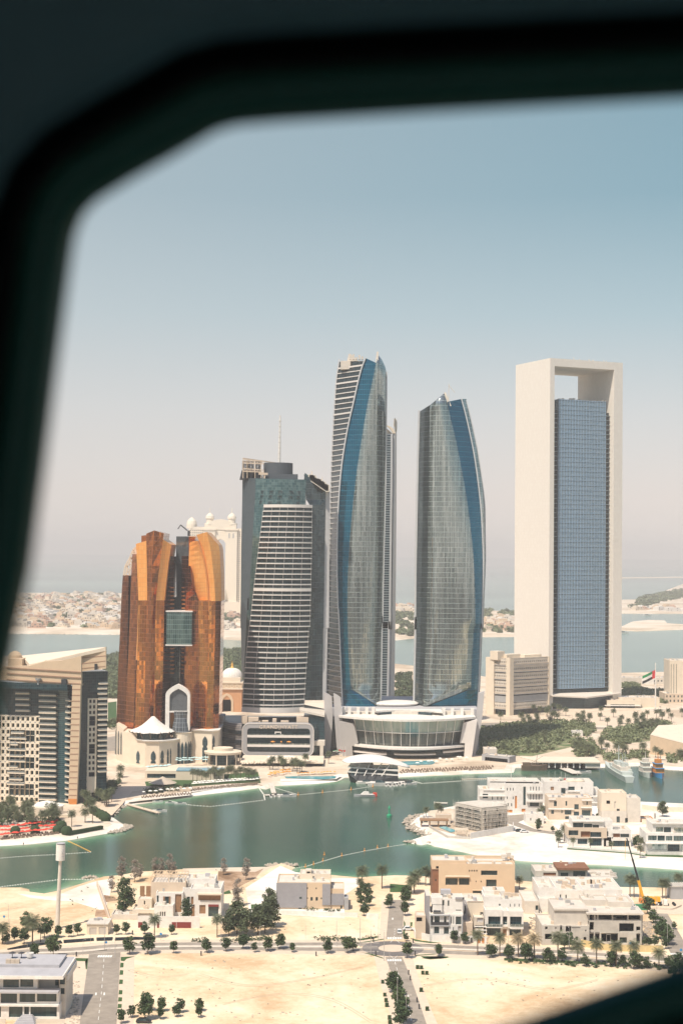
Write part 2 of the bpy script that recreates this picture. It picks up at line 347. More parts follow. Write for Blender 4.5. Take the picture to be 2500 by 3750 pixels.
# the built-up district behind the aircraft: darker, mottled
cbk = MB()                                       # city blocks behind the aircraft, seen only as broken reflections in the towers' glass
for i in range(300):
    x, y = R.uniform(-1500,1500), -R.uniform(150,1500); w_, h_ = R.uniform(18,45), R.choice((20,35,45,60,80,100,120))*R.uniform(.8,1.2)
    if abs(x) > 60 or y < -120: cbk.box(x-w_/2, x+w_/2, y-w_*.4, y+w_*.4, 1, min(h_, 140 if i % 6 else 190))
kind(cbk.build('city_district', grid_mat('district_facade', 4, 3.5, 1.6, 1.3, (.015,.02,.025), (.05,.055,.06), (.17,.15,.13), metal=0, rough=.5, tilt=0)), 'structure')
cg = MB(); cg.face([(-6000,-6000,GL+.05),(6000,-6000,GL+.05),(6000,330,GL+.05),(-6000,330,GL+.05)]); kind(cg.build('district_ground', sandmat('district', (.02,.03,.03), (.07,.075,.07), (.20,.18,.15), .025, .12)), 'structure')
# far islands
land('island_ground', [(-600,2318), (0,2321), (430,2325), (800,2342), (900,2346), (1460,2345), (1530,2338), (1700,2334), (1890,2333), (1990,2320), (2000,2260), (1890,2240), (1750,2236), (1700,2226), (1500,2216), (1400,2213), (1100,2196), (800,2180), (400,2172), (-600,2172)], M['farsand'], 15)
land('dune_island_ground', [(2255,2240), (2268,2247), (2380,2248), (2500,2248), (3100,2250), (3100,2075), (2500,2137), (2440,2160), (2374,2186), (2330,2196), (2268,2197), (2250,2215)], M['farsand'], 12)
land('sandbar_ground', [(2230,2306), (2330,2312), (2500,2306), (3000,2300), (3000,2285), (2500,2288), (2440,2284), (2435,2274), (2370,2272), (2310,2278), (2280,2292)], M['farsand'], 4)
land('distant_sandbar_ground', [(2268,2119), (2500,2116), (3000,2112), (3000,2109), (2500,2112), (2268,2115)], M['farsand'], 3)
def poly_sheet(name, pts, m, dz=.02, k='structure', z=None):
    T = [G(x, y, GL) for x, y in pts]; T = [Vector((p.x,p.y,GL+dz)) for p in T]; mb = MB()
    for t in tessellate_polygon([T]):
        f = [T[q] for q in t]; c = (f[1]-f[0]).cross(f[2]-f[0]); mb.face(f if c.z > 0 else f[::-1])
    return kind(mb.build(name, m), k)
# white beaches laid on the land
def sh(pts): return [G(x, y, 0) for x, y in pts]
beach += [sh([zI(236,268), zI(360,286), zI(470,260), zI(640,203), zI(810,150)]), sh([(1078,3185),(1110,3203),(1210,3209),(1307,3218),(1440,3211)]),
          sh([(1564,3090),(1660,3113),(1755,3133),(1883,3150),(2042,3161),(2233,3168),(2500,3185)]), sh([(0,3100),(112,3093),(250,3079),(379,3057)]),
          sh([(446,2957),(536,2943),(620,2930),(700,2917),(853,2899),(950,2886)]), sh([(1016,2879),(1057,2876),(1160,2871),(1236,2863)]), sh([(1457,2848),(1516,2844),(1755,2833),(1883,2830)])]
xs = [-90000,-9000,-2500,-900]+[-400+9*i for i in range(96)]+[700,1200,3000,9000,90000]
ys = [-6000,0,300]+[600+9*i for i in range(80)]+[1600,2200,3500,9000,95000]
def segd(p, a, b):
    ab = b-a; t = max(0, min(1, (p-a).dot(ab)/ab.length_squared)); return (p-a-ab*t).length
seg = [(Vector(a.xy), Vector(b.xy)) for bl in beach for a, b in zip(bl, bl[1:])]
me = bpy.data.meshes.new('water'); vs = [(x, y, 0) for y in ys for x in xs]; nx = len(xs)
me.from_pydata(vs, [], [(j*nx+i, j*nx+i+1, (j+1)*nx+i+1, (j+1)*nx+i) for j in range(len(ys)-1) for i in range(nx-1)])
at = me.attributes.new('shallow', 'FLOAT', 'POINT')
vals = []
for x, y, _ in vs:
    if -420 < x < 480 and 580 < y < 1340:
        d = min(segd(Vector((x,y)), a, b) for a, b in seg); vals.append(math.exp(-d/9.)*.9)
    else: vals.append(0.)
at.data.foreach_set('value', vals)
wm, N, L, b = newmat('sea_water')
b.inputs['Roughness'].default_value = .16; b.inputs['Specular IOR Level'].default_value = .36; b.inputs['IOR'].default_value = 1.33
a_ = N.new('ShaderNodeAttribute'); a_.attribute_name = 'shallow'; g = N.new('ShaderNodeNewGeometry')
r = N.new('ShaderNodeValToRGB'); e = r.color_ramp.elements; e[0].position = 0; e[0].color = (.034,.080,.057,1); e[1].position = .9; e[1].color = (.42,.46,.36,1); x = e.new(.3); x.color = (.06,.16,.10,1); x = e.new(.6); x.color = (.13,.28,.16,1)
n0 = N.new('ShaderNodeTexNoise'); n0.inputs['Scale'].default_value = .02; n0.inputs['Detail'].default_value = 5; L.new(g.outputs['Position'], n0.inputs['Vector'])
ma = N.new('ShaderNodeMath'); ma.operation = 'MULTIPLY_ADD'; ma.inputs[1].default_value = .16; ma.inputs[2].default_value = -.07; L.new(n0.outputs['Fac'], ma.inputs[0])
m3 = N.new('ShaderNodeMath'); m3.operation = 'ADD'; L.new(ma.outputs[0], m3.inputs[0]); L.new(a_.outputs['Fac'], m3.inputs[1]); L.new(m3.outputs[0], r.inputs[0]); 
# open sea beyond the coast is paler, in broad streaks
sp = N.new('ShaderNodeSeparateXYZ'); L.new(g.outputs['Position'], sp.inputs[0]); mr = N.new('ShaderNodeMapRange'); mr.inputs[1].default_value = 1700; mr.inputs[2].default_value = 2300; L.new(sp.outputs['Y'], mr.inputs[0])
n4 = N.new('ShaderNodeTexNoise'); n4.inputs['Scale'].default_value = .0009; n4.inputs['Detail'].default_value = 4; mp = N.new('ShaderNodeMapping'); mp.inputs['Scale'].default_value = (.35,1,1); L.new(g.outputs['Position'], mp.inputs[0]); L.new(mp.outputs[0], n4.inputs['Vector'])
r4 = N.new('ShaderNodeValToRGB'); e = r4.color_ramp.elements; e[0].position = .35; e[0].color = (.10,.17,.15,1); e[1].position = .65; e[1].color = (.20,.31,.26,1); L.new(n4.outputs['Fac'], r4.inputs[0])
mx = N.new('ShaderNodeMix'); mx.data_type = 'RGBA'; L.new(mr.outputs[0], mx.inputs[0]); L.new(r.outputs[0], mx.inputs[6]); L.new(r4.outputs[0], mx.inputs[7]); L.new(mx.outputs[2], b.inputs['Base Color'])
n1 = N.new('ShaderNodeTexNoise'); n1.inputs['Scale'].default_value = .55; n1.inputs['Detail'].default_value = 4; L.new(g.outputs['Position'], n1.inputs['Vector'])
n2 = N.new('ShaderNodeTexNoise'); n2.inputs['Scale'].default_value = .03; n2.inputs['Detail'].default_value = 3; L.new(g.outputs['Position'], n2.inputs['Vector'])
mr2 = N.new('ShaderNodeMapRange'); mr2.inputs[1].default_value = .35; mr2.inputs[2].default_value = .7; mr2.inputs[3].default_value = .12; mr2.inputs[4].default_value = .5; L.new(n2.outputs['Fac'], mr2.inputs[0])
bu = N.new('ShaderNodeBump'); bu.inputs['Distance'].default_value = .25; L.new(mr2.outputs[0], bu.inputs['Strength']); L.new(n1.outputs['Fac'], bu.inputs['Height']); L.new(bu.outputs[0], b.inputs['Normal'])
me.materials.append(wm); wo = bpy.data.objects.new('water', me); COL.objects.link(wo); kind(wo, 'structure')

# ================================================================ the aircraft cabin the picture is taken from
op = [(1568,215),(1000,246),(640,268),(540,277),(490,292),(400,345),(300,400),(215,452),(182,488),(162,540),(150,620),(120,850),(95,1050),(62,1300),(30,1450),(0,1600),(-40,1900),(-60,2200),
      (-40,2420),(60,2560),(300,2600),(700,2520),(1200,2352),(1568,2222),(2100,1990),(2300,1800),(2360,1400),(2330,600),(2260,330),(2150,230),(1900,205)]
op = [(x/.6272, y/.6272) for x, y in op]; YC = .62
inner = [V(x, y, YC) for x, y in op]
cen = V(1700, 1900, YC); 
root = thing('helicopter_cabin', 'dark helicopter cabin wall around the open side window, out of focus', 'helicopter', (0, YC, CAM.z))
mc1 = mat('cabin_trim', (.18,.29,.32), .55, var=.1, scale=8); mc2 = mat('cabin_seal', (.006,.008,.008), .5, var=.1, scale=8); mc3 = mat('window_bezel', (.035,.13,.10), .35, var=.1, scale=8)
def ringp(k, y): # grow the opening outwards, k metres, at depth y
    n = len(inner); o = []
    for i in range(n):
        a = inner[i]-inner[i-1]; c = inner[(i+1) % n]-inner[i]; a.normalize(); c.normalize(); t = (a+c).normalized()
        nn = Vector((t.z, 0, -t.x)); nn = nn if nn.dot(inner[i]-cen) > 0 else -nn
        o.append(Vector((inner[i].x+nn.x*k, y, inner[i].z+nn.z*k)))
    return o
def bridge(mb, A, B):
    n = len(A)
    for i in range(n): mb.face([A[i], A[(i+1) % n], B[(i+1) % n], B[i]])
bz = MB(); r0 = ringp(.02, YC+.05); r1 = ringp(-.0022, YC); r2 = ringp(.005, YC-.008); r3 = ringp(.012, YC-.010); r4_ = ringp(.018, YC-.001)
bridge(bz, r0, r1); bridge(bz, r1, r2); bridge(bz, r2, r3); bridge(bz, r3, r4_); bz.build('window_frame', mc3, root, True)
sl_ = MB(); r5 = ringp(.020, YC+.012); r6 = ringp(.026, YC+.012); r7 = ringp(.029, YC-.012); bridge(sl_, r4_, r5); bridge(sl_, r5, r6); bridge(sl_, r6, r7); sl_.build('window_seal', mc2, root, True)
wl = MB(); r8 = ringp(.036, YC-.02); bridge(wl, r7, r8)
X0, X1, Z0, Z1, YB = -.75, 1.05, CAM.z-.75, CAM.z+.62, -1.1
n = len(r8)
outer = []
for p in r8:
    d = p-cen; t = 1e9
    if d.x > 0: t = min(t, (X1-cen.x)/d.x)
    if d.x < 0: t = min(t, (X0-cen.x)/d.x)
    if d.z > 0: t = min(t, (Z1-cen.z)/d.z)
    if d.z < 0: t = min(t, (Z0-cen.z)/d.z)
    outer.append(Vector((cen.x+d.x*t, YC-.03, cen.z+d.z*t)))
bridge(wl, r8, outer)
for cx, cz in ((X0,Z0),(X0,Z1),(X1,Z0),(X1,Z1)):  # fill the wall's four corners
    k = min(range(n), key=lambda i: min((outer[i]-Vector((cx,YC-.03,cz))).length, (outer[(i+1) % n]-Vector((cx,YC-.03,cz))).length) + (0 if (abs(outer[i].x-outer[(i+1) % n].x) > 1e-5 and abs(outer[i].z-outer[(i+1) % n].z) > 1e-5) else 9))
    wl.face([outer[k], outer[(k+1) % n], Vector((cx,YC-.03,cz))])
wl.build('side_wall', mc1, root)
ct = MB(); e = .04
ct.box(X0-e,X1+e,YB-e,YC+.05,Z1,Z1+e); ct.box(X0-e,X1+e,YB-e,YC+.05,Z0-e,Z0); ct.box(X0-e,X0,YB,YC+.05,Z0,Z1); ct.box(X1,X1+e,YB,YC+.05,Z0,Z1); ct.box(X0,-.6,YB-e,YB,Z0,Z1); ct.box(.85,X1,YB-e,YB,Z0,Z1); ct.box(-.6,.85,YB-e,YB,Z0,CAM.z-.25); ct.box(-.6,.85,YB-e,YB,CAM.z+.42,Z1)  # unseen rear opening, added so that sky light reaches the trim
outerskin = [Vector((p.x,YC+.05,p.z)) for p in outer]; bridge(ct, r0, outerskin)
ct.build('cabin_shell', mc1, root)
# ================================================================ towers
def dens(levels, k):
    """levels as (xl,yl,xr,yr) px, spline-resampled between the given ones"""
    L = [l if len(l) == 4 else (l[1], l[0], l[2], l[0]) for l in levels]
    if k <= 1: return L
    o = []
    for i in range(len(L)-1):
        p0, p1, p2, p3 = L[max(0,i-1)], L[i], L[i+1], L[min(len(L)-1,i+2)]
        for j in range(k):
            t = j/k; o.append(tuple(.5*(2*p1[c]+(p2[c]-p0[c])*t+(2*p0[c]-5*p1[c]+4*p2[c]-p3[c])*t*t+(3*p1[c]-p0[c]-3*p2[c]+p3[c])*t**3) for c in range(4)))
    o.append(L[-1]); return o
def cvt(z, pts): # convert (y,xl,xr) or (xl,yl,xr,yr) tuples from a zoom frame
    return [(z.y(p[0]), z.x(p[1]), z.x(p[2])) if len(p) == 3 else (z.x(p[0]), z.y(p[1]), z.x(p[2]), z.y(p[3])) for p in pts]
def tbox(levels, Yl, Yr, Yb, k=1, n=1, bulge=0, mb=None, mi=0, ms=None, xb=(0,0), zdown=None):
    """closed tower body: curved front following the level outlines, plan depth Yl..Yr at the front, Yb at the back"""
    mb = mb or MB(); ms = mi if ms is None else ms
    rows = []
    for (xl, yl, xr, yr) in dens(levels, k):
        r = []
        for i in range(n+1):
            t = i/n; Y = Yl+(Yr-Yl)*t-bulge*4*t*(1-t); r.append(V(xl+(xr-xl)*t, yl+(yr-yl)*t, Y))
        rows.append(r)
    if zdown is not None: rows.append([Vector((p.x, p.y, zdown)) for p in rows[-1]])
    bk = [(Vector((r[0].x+xb[0], Yb, r[0].z)), Vector((r[-1].x+xb[1], Yb, r[-1].z))) for r in rows]
    mb_u = [0]
    for i in range(n): mb_u.append(mb_u[-1]+math.hypot(rows[-1][i+1].x-rows[-1][i].x, rows[-1][i+1].y-rows[-1][i].y))
    x0 = rows[-1][0].x; sc_ = mb_u[-1]/max(1e-3, rows[-1][-1].x-x0)
    for a, b, ka, kb in zip(rows, rows[1:], bk, bk[1:]):
        for i in range(n):
            q = [b[i], b[i+1], a[i+1], a[i]]
            mb.face(q, mi, [((p.x-x0)*sc_, p.z) for p in q])
        mb.face([kb[0], b[0], a[0], ka[0]], ms); mb.face([b[-1], kb[1], ka[1], a[-1]], ms)
        mb.face([kb[1], kb[0], ka[0], ka[1]], ms)
    mb.face(rows[0]+[bk[0][1], bk[0][0]], ms); mb.face(list(reversed(rows[-1]))+[bk[-1][0], bk[-1][1]], ms)
    return mb
def edge_rib(mb, pts, Y, w, d, mi=0, k=5):       # a rib following a px polyline at depth Y
    L = dens([(x, y, x, y) for x, y in pts], k); P = [V(a, b, Y) for a, b, _, _ in L]
    for p, q in zip(P, P[1:]):
        mb.hexa([(p.x-w/2,Y-d/2,p.z),(p.x+w/2,Y-d/2,p.z),(p.x+w/2,Y+d/2,p.z),(p.x-w/2,Y+d/2,p.z)], [(q.x-w/2,Y-d/2,q.z),(q.x+w/2,Y-d/2,q.z),(q.x+w/2,Y+d/2,q.z),(q.x-w/2,Y+d/2,q.z)], mi)
M['blueglass'] = grid_mat('blue_curtain_glass', 1.5, 3.9, .09, .22, (.002,.11,.19), (.006,.16,.25), (.02,.18,.26), metal=.85, rough=.16, tilt=.03, big=.15, vs=.4)
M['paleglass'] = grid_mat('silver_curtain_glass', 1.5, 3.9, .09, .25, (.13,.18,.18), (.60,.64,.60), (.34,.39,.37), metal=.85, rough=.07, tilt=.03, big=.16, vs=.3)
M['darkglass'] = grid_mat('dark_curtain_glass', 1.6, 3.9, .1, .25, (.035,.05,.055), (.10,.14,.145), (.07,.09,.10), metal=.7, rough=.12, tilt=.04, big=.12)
M['stripdark'] = grid_mat('recessed_dark_glass', 1.1, 1.3, .1, .07, (.006,.016,.022), (.022,.04,.045), (.04,.05,.05), metal=.0, rough=.15, tilt=.03)
M['slab'] = mat('pale_metal_cladding', (.70,.65,.60), .5, .0, var=.05)
M['rib'] = mat('silver_rib', (.62,.62,.62), .4, .3, var=.04)

# ---- tall left Etihad tower
YA = 1228
t = thing('glass_skyscraper', 'tallest glass tower with a curved blue band and white ribs, pale spike at its top', 'skyscraper', V(zB.x(1150), 2610, YA+12))
rib = [zB(1205,135), zB(1175,210), zB(1150,300), zB(1105,500), zB(1060,700), zB(1025,900), zB(1002,1080), zB(988,1250), zB(978,1420), zB(973,1640), zB(972,1900), zB(978,2150), zC(986,360), zC(1000,700), zC(1018,1140)]
lef = [zB(990,148), zB(978,225), zB(966,300), zB(951,500), zB(940,700), zB(931,900), zB(925,1080), zB(921,1250), zB(918,1420), zB(915,1640), zB(911,1900), zB(906,2150), zC(901,360), zC(893,700), zC(885,1140)]
bor = [zB(1292,180), zB(1275,260), zB(1258,340), zB(1222,510), zB(1188,700), zB(1158,900), zB(1130,1080), zB(1110,1250), zB(1093,1420), zB(1074,1640), zB(1060,1900), zB(1054,2150), zC(1056,360), zC(1066,700), zC(1085,955)]
rig = [zB(1305,100), zB(1342,150), zB(1365,200), zB(1378,250), zB(1378,420), zB(1376,600), zB(1374,800), zB(1370,1100), zB(1366,1300), zB(1358,1640), zB(1350,1980), zB(1345,2300), zC(1341,360), zC(1336,700), zC(1331,1095)]
def at_y(pl, y):
    for (a, b), (c, d) in zip(pl, pl[1:]):
        if b <= y <= d: return a+(c-a)*(y-b)/(d-b) if d > b else a
    return pl[0][0] if y < pl[0][1] else pl[-1][0]
def lv(A, B, ys): return [(y, at_y(A, y), at_y(B, y)) for y in ys]
ysA = [1325+i*(2604-1325)/36 for i in range(37)]
st = tbox(lv(lef, rib, ysA), YA+26, YA+1, YA+30, 1, 1); st.build('side_facade', M['stripdark'], t)
fs = MB(); zs = []
z0, z1 = V(0, 2604, YA).z, V(0, 1325, YA).z
nfl = 66
for i in range(nfl+1):
    z = z0+(z1-z0)*i/nfl; y = proj((0, YA, z))[1]
    y = 2604+(1325-2604)*i/nfl
    a, b = V(at_y(lef, y), y, YA+25), V(at_y(rib, y), y, YA)
    n_ = (b-a).xy.normalized(); ox, oy = n_.y*.5, -n_.x*.5
    th = .33 if i not in (57, 60, 63, 66) else .6
    zz = z0+(z1-z0)*i/nfl
    fs.hexa([(a.x,a.y,zz-th),(a.x+ox,a.y+oy,zz-th),(b.x+ox,b.y+oy,zz-th),(b.x,b.y,zz-th)], [(a.x,a.y,zz+th),(a.x+ox,a.y+oy,zz+th),(b.x+ox,b.y+oy,zz+th),(b.x,b.y,zz+th)])
fs.build('floor_slab', M['slab'], t, split=True)
bl = [(at_y(rib,y)-0, y, at_y(bor,y+18*(1-min(1,(y-1310)/300))), y+18*(1-min(1,(y-1310)/300))) for y in [1311+i*(2524-1311)/34 for i in range(35)]]
tbox(bl, YA, YA-3, YA+30, 1, 2, .8).build('blue_glass_face', M['blueglass'], t, False)
lo = MB(); A1, B1 = zC(1010,955), zC(1085,955); A2, B2 = zC(1020,1137), zC(1330,1100)
tbox([(A1[0],A1[1],B1[0],B1[1]), (zC.x(1015),zC.y(1050),zC.x(1215),zC.y(1030)), (A2[0],A2[1],B2[0],zC.y(1125))], YA, YA-2.9, YA+30, 3, 4, 2.5).build('blue_glass_base', M['blueglass'], t)
gr = [(at_y(bor, y), y, at_y(rig, y-25), y-0) for y in [1329+i*(2526-1329)/40 for i in range(41)]]
gr = [(zB.x(1292),zB.y(172),zB.x(1305),zB.y(103)), (zB.x(1291),zB.y(178),zB.x(1340),zB.y(152)), (zB.x(1288),zB.y(190),zB.x(1365),zB.y(205)), (zB.x(1280),zB.y(235),zB.x(1378),zB.y(262))]+[g_ for g_ in gr if g_[1] > 1372]+[(zC.x(1210),zC.y(1028),zC.x(1331),zC.y(1040)), (zC.x(1318),zC.y(1098),zC.x(1331),zC.y(1100))]
tbox(gr, YA-3, YA+11, YA+30, 1, 8, 5).build('pale_glass_face', M['paleglass'], t, True)
rb = MB(); edge_rib(rb, rib, YA-.6, 1.0, 2.0); edge_rib(rb, lef, YA+26, 1.0, 2.2); edge_rib(rb, rig[3:], YA+11.5, .9, 1.5); rb.build('edge_rib', M['rib'], t)
rf = MB(); a = V(zB.x(1000), zB.y(165), YA+14)
rf.box(a.x, a.x+19, YA+14, YA+28, a.z-6, a.z+.6); p_ = V(zB.x(1083), zB.y(105), YA+20); rf.hexa([(p_.x-3,YA+18,a.z),(p_.x+7,YA+18,a.z),(p_.x+7,YA+20,a.z),(p_.x-3,YA+20,a.z)], [(p_.x-1.5,YA+18,p_.z),(p_.x,YA+18,p_.z),(p_.x,YA+20,p_.z),(p_.x-1.5,YA+20,p_.z)])
for i in range(5): q = a.x+7+i*2.3; rf.box(q, q+1.5, YA+10, YA+13, a.z+1.2, a.z+3+R.random()*2.5)
rf.build('roof_plant', M['offwhite'], t)
p_ = MB(); a = V(zB.x(1296), zB.y(165), YA+4); b = V(zB.x(1303), zB.y(97), YA+8); p_.hexa([(a.x-1.5,YA-2,a.z-6),(a.x+1,YA-2,a.z-6),(a.x+1.5,YA+16,a.z-6),(a.x-1.5,YA+16,a.z-6)], [(b.x-.8,YA-1,b.z),(b.x+.6,YA-1,b.z),(b.x+.8,YA+10,b.z),(b.x-.8,YA+10,b.z)]); p_.build('spire_blade', M['offwhite'], t)

# ---- right Etihad tower
YC2 = 1232
t = thing('glass_skyscraper', 'rounded glass tower leaning to a sharp peak, blue band down its right edge', 'skyscraper', V(zD.x(290), 2590, YC2+14))
lf = [zD(125,378), zD(122,500), zD(118,650), zD(114,850), zD(110,1050), zD(106,1250), zD(103,1568), zE(34,250), zE(28,500), zE(22,762)]
md = [zD(185,345), zD(183,500), zD(180,650), zD(177,850), zD(174,1000), zD(171,1200), zD(168,1400), zD(165,1568), zE(92,400), zE(80,600), zE(70,762)]
bo = [zD(278,328), zD(300,430), zD(330,555), zD(356,690), zD(386,860), zD(406,1010), zD(421,1160), zD(430,1350), zD(433,1568), zE(366,300), zE(358,480), zE(350,668)]
ri = [zD(356,315), zD(386,430), zD(420,590), zD(443,740), zD(460,890), zD(470,1050), zD(475,1200), zD(472,1400), zD(468,1568), zE(408,300), zE(399,550), zE(385,787)]
rn = lambda a, b, n: [a+(b-a)*i/n for i in range(n+1)]
tp = lambda A, B, ya, yb, ys: [(at_y(A, ya), ya, at_y(B, yb), yb)]+lv(A, B, ys)
tbox([(zD.x(129),zD.y(383),zD.x(185),zD.y(348))]+lv(lf, md, rn(1512, 2585, 26)), YC2+16, YC2+1, YC2+34, 1, 2, 1).build('dark_side_face', M['darkglass'], t)  # narrow left face in dark tinted glass
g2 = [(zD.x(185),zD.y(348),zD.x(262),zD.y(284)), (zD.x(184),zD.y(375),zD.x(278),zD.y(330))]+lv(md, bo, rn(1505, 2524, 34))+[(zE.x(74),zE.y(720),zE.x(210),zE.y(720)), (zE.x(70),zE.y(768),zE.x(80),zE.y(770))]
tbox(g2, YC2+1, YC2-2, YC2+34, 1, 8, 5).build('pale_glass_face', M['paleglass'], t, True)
tbox([(zD.x(281),zD.y(330),zD.x(356),zD.y(315)), (zD.x(284),zD.y(352),zD.x(362),zD.y(345))]+lv(bo, ri, rn(1490, 2524, 30)), YC2-2, YC2+9, YC2+34, 1, 2, 1).build('blue_glass_face', M['blueglass'], t)
tbox([(zE.x(346),zE.y(665),zE.x(392),zE.y(665)), (zE.x(210),zE.y(720),zE.x(388),zE.y(722)), (zE.x(74),zE.y(774),zE.x(385),zE.y(787))], YC2-3, YC2+8.5, YC2+34, 2, 4, 2).build('blue_glass_base', M['blueglass'], t)
rb = MB(); edge_rib(rb, lf, YC2+16, 1.4, 2.5); edge_rib(rb, ri, YC2+9, .9, 1.6)
r2 = [(x+zD.x(22)-zD.x(0)-(y-1460)*.0, y) if y < 1900 else (x+max(3, 11-(y-1900)*.025), y) for x, y in ri]; r2[0] = zD(380,322); edge_rib(rb, r2, YC2+18, 1.1, 2); rb.build('edge_rib', M['rib'], t)
sd = MB(); tbox([(x1-2, y, x2+2, y) for (x1, y), (x2, y2) in zip(ri, r2)], YC2+10, YC2+18, YC2+30, 3, 1, 0, sd); sd.build('side_facade', M['paleglass'], t)
pk = MB(); a = V(zD.x(270), zD.y(330), YC2+6); b = V(zD.x(263), zD.y(284), YC2+6)
pk.hexa([(a.x-3,YC2-1,a.z-4),(a.x+4,YC2-1,a.z-4),(a.x+5,YC2+20,a.z-4),(a.x-3,YC2+20,a.z-4)], [(b.x-.5,YC2-.5,b.z),(b.x+.8,YC2-.5,b.z),(b.x+.8,YC2+14,b.z-3),(b.x-.5,YC2+14,b.z-3)]); c = V(zD.x(285), zD.y(322), YC2+16)
pk.bar((c.x,c.y,c.z-8),(c.x+.3,c.y,c.z+13),.5); pk.bar((c.x,c.y,c.z+12),(c.x+5,c.y,c.z+6),.4); pk.box(c.x,c.x+13,YC2+14,YC2+17,c.z-9,c.z-6)
pk.build('peak_wall', M['offwhite'], t)

# ---- slim tower behind
YB2 = 1330
t = thing('slim_skyscraper', 'slim striped tower with a curved crown half hidden behind the tallest tower', 'skyscraper', V(zB.x(1420), 2560, YB2+10))
q = [(758,1355,1415), (1100,1352,1413), (1500,1350,1408), (2000,1343,1402), (2352,1335,1398)]
lv2 = cvt(zB, q)+cvt(zC, [(400,1330,1392), (700,1326,1387), (1060,1322,1380)])
tbox(lv2, YB2, YB2, YB2+28, 3).build('dark_glass_face', grid_mat('striped_dark_glass', 2.2, 2.05, .05, .55, (.01,.03,.045), (.03,.07,.09), (.30,.33,.34), metal=.2, rough=.15, tilt=.03), t)
tbox([(a+(c-a)*1.18, y1, a+(c-a)*1.42, y1) for a, y1, c, _ in dens(lv2, 1)], YB2+3, YB2+3, YB2+28, 3).build('side_facade', M['stripdark'], t)
q3 = cvt(zB, [(700,1441,1460), (1100,1437,1459), (1500,1434,1457), (2000,1428,1453), (2352,1420,1449)])+cvt(zC, [(400,1414,1449), (700,1405,1445), (1060,1397,1440)])
tbox(q3, YB2+2, YB2+12, YB2+28, 3, 3, 1).build('curved_metal_face', M['slab'], t)
rb = MB(); edge_rib(rb, [(c+2, y) for a, y, c, _ in dens(lv2, 1)], YB2-1, 1.6, 2.4); edge_rib(rb, [(a-1, y) for a, y, c, _ in dens(q3, 1)], YB2+1, 1.2, 2); rb.build('edge_rib', M['rib'], t)
cr = MB(); edge_rib(cr, [zB(1368,690), zB(1395,700), zB(1420,722), zB(1440,756)], YB2+1, 2.6, 4, k=4)
tbox(cvt(zB, [(1368,705,1440,770), (1368,760,1440,800)]), YB2+3, YB2+3, YB2+20, 1, 1, 0, cr)
tbox(cvt(zB, [(1441,628,1450,632), (1437,690,1463,655), (1436,745,1462,735)]), YB2+2, YB2+8, YB2+14, 3, 1, 0, cr); cr.build('crown', M['cream'], t)

# ---- Grand Hyatt tower
YH = 1190
t = thing('balcony_tower', 'green glass hotel tower with curved white balcony bands, drum and antenna on top', 'skyscraper', V(zB.x(540), 2620, YH+14))
M['slate'] = grid_mat('slate_panels', 1.4, 1.1, .05, .1, (.055,.075,.085), (.085,.105,.115), (.045,.06,.07), metal=.1, rough=.45, tilt=.03)
sl1 = cvt(zB, [(1122,197,306), (1300,195,300), (1500,191,286), (1700,187,276), (1900,185,264), (2150,182,252), (2352,181,243)])+cvt(zC, [(200,183,238), (400,184,232), (600,187,220), (860,192,212)])
tbox(sl1, YH+18, YH+4, YH+34, 2, 1).build('slate_face', M['slate'], t)
M['greenglass'] = grid_mat('green_curtain_glass', 1.5, 1.9, .08, .1, (.05,.12,.13), (.16,.25,.25), (.08,.16,.165), metal=.6, rough=.14, tilt=.04)
sl2 = cvt(zB, [(304,1124,718,1134), (300,1300,712,1310), (286,1500,712,1500), (276,1700,700,1700), (262,1950,700,1950), (242,2352,700,2352)])+cvt(zC, [(300,235,680), (600,220,650), (900,205,640), (1080,200,640)])
tbox(sl2, YH+4, YH+6, YH+34, 2, 8, 6).build('green_glass_face', M['greenglass'], t)
wm_ = MB()
for (x, y) in ((365,1238),(436,1240),(508,1240),(598,1240),(660,1243),(360,1278),(430,1278),(503,1281),(593,1283),(656,1283),(352,1320),(424,1327),(497,1328),(652,1330)):
    a = V(zB.x(x), zB.y(y), YH+1.0); u_ = (x-304)/414; yy = YH+4+2*u_-24*u_*(1-u_); 
    for (dx0,dx1,dz0,dz1) in ((-1.4,-1.2,-1.2,1.2),(1.2,1.4,-1.2,1.2),(-1.2,1.2,.95,1.2),(-.1,.1,-1.2,.95)): wm_.box(a.x+dx0,a.x+dx1,yy-.45,yy+.1,a.z+dz0,a.z+dz1)
wm_.build('window_vent', M['darkmetal'], t, split=True)
BT = cvt(zB, [(1345,371,771), (1500,352,769), (1700,327,767), (1900,303,763), (2100,280,758), (2352,252,753)])+cvt(zC, [(300,262,751), (450,248,744), (600,233,737), (800,214,722), (950,202,713), (1130,195,701)])
YBL, YBR = YH-1, YH+1; BG = 8.
tbox(BT, YBL+1.8, YBR+1.8, YH+10, 2, 12, BG, None, 0, 0).build('balcony_glass', M['hotelglass'], t)
D_ = dens(BT, 8)
def hy_row(y):
    for a, b in zip(D_, D_[1:]):
        if a[1] <= y <= b[1]: s_ = (y-a[1])/(b[1]-a[1]); return a[0]+(b[0]-a[0])*s_, a[2]+(b[2]-a[2])*s_
    return D_[-1][0], D_[-1][2]
yT, yBt = zB.y(1350), zC.y(1125); NB = 39
slb = MB(); rail = MB(); fins = MB(); prev = None
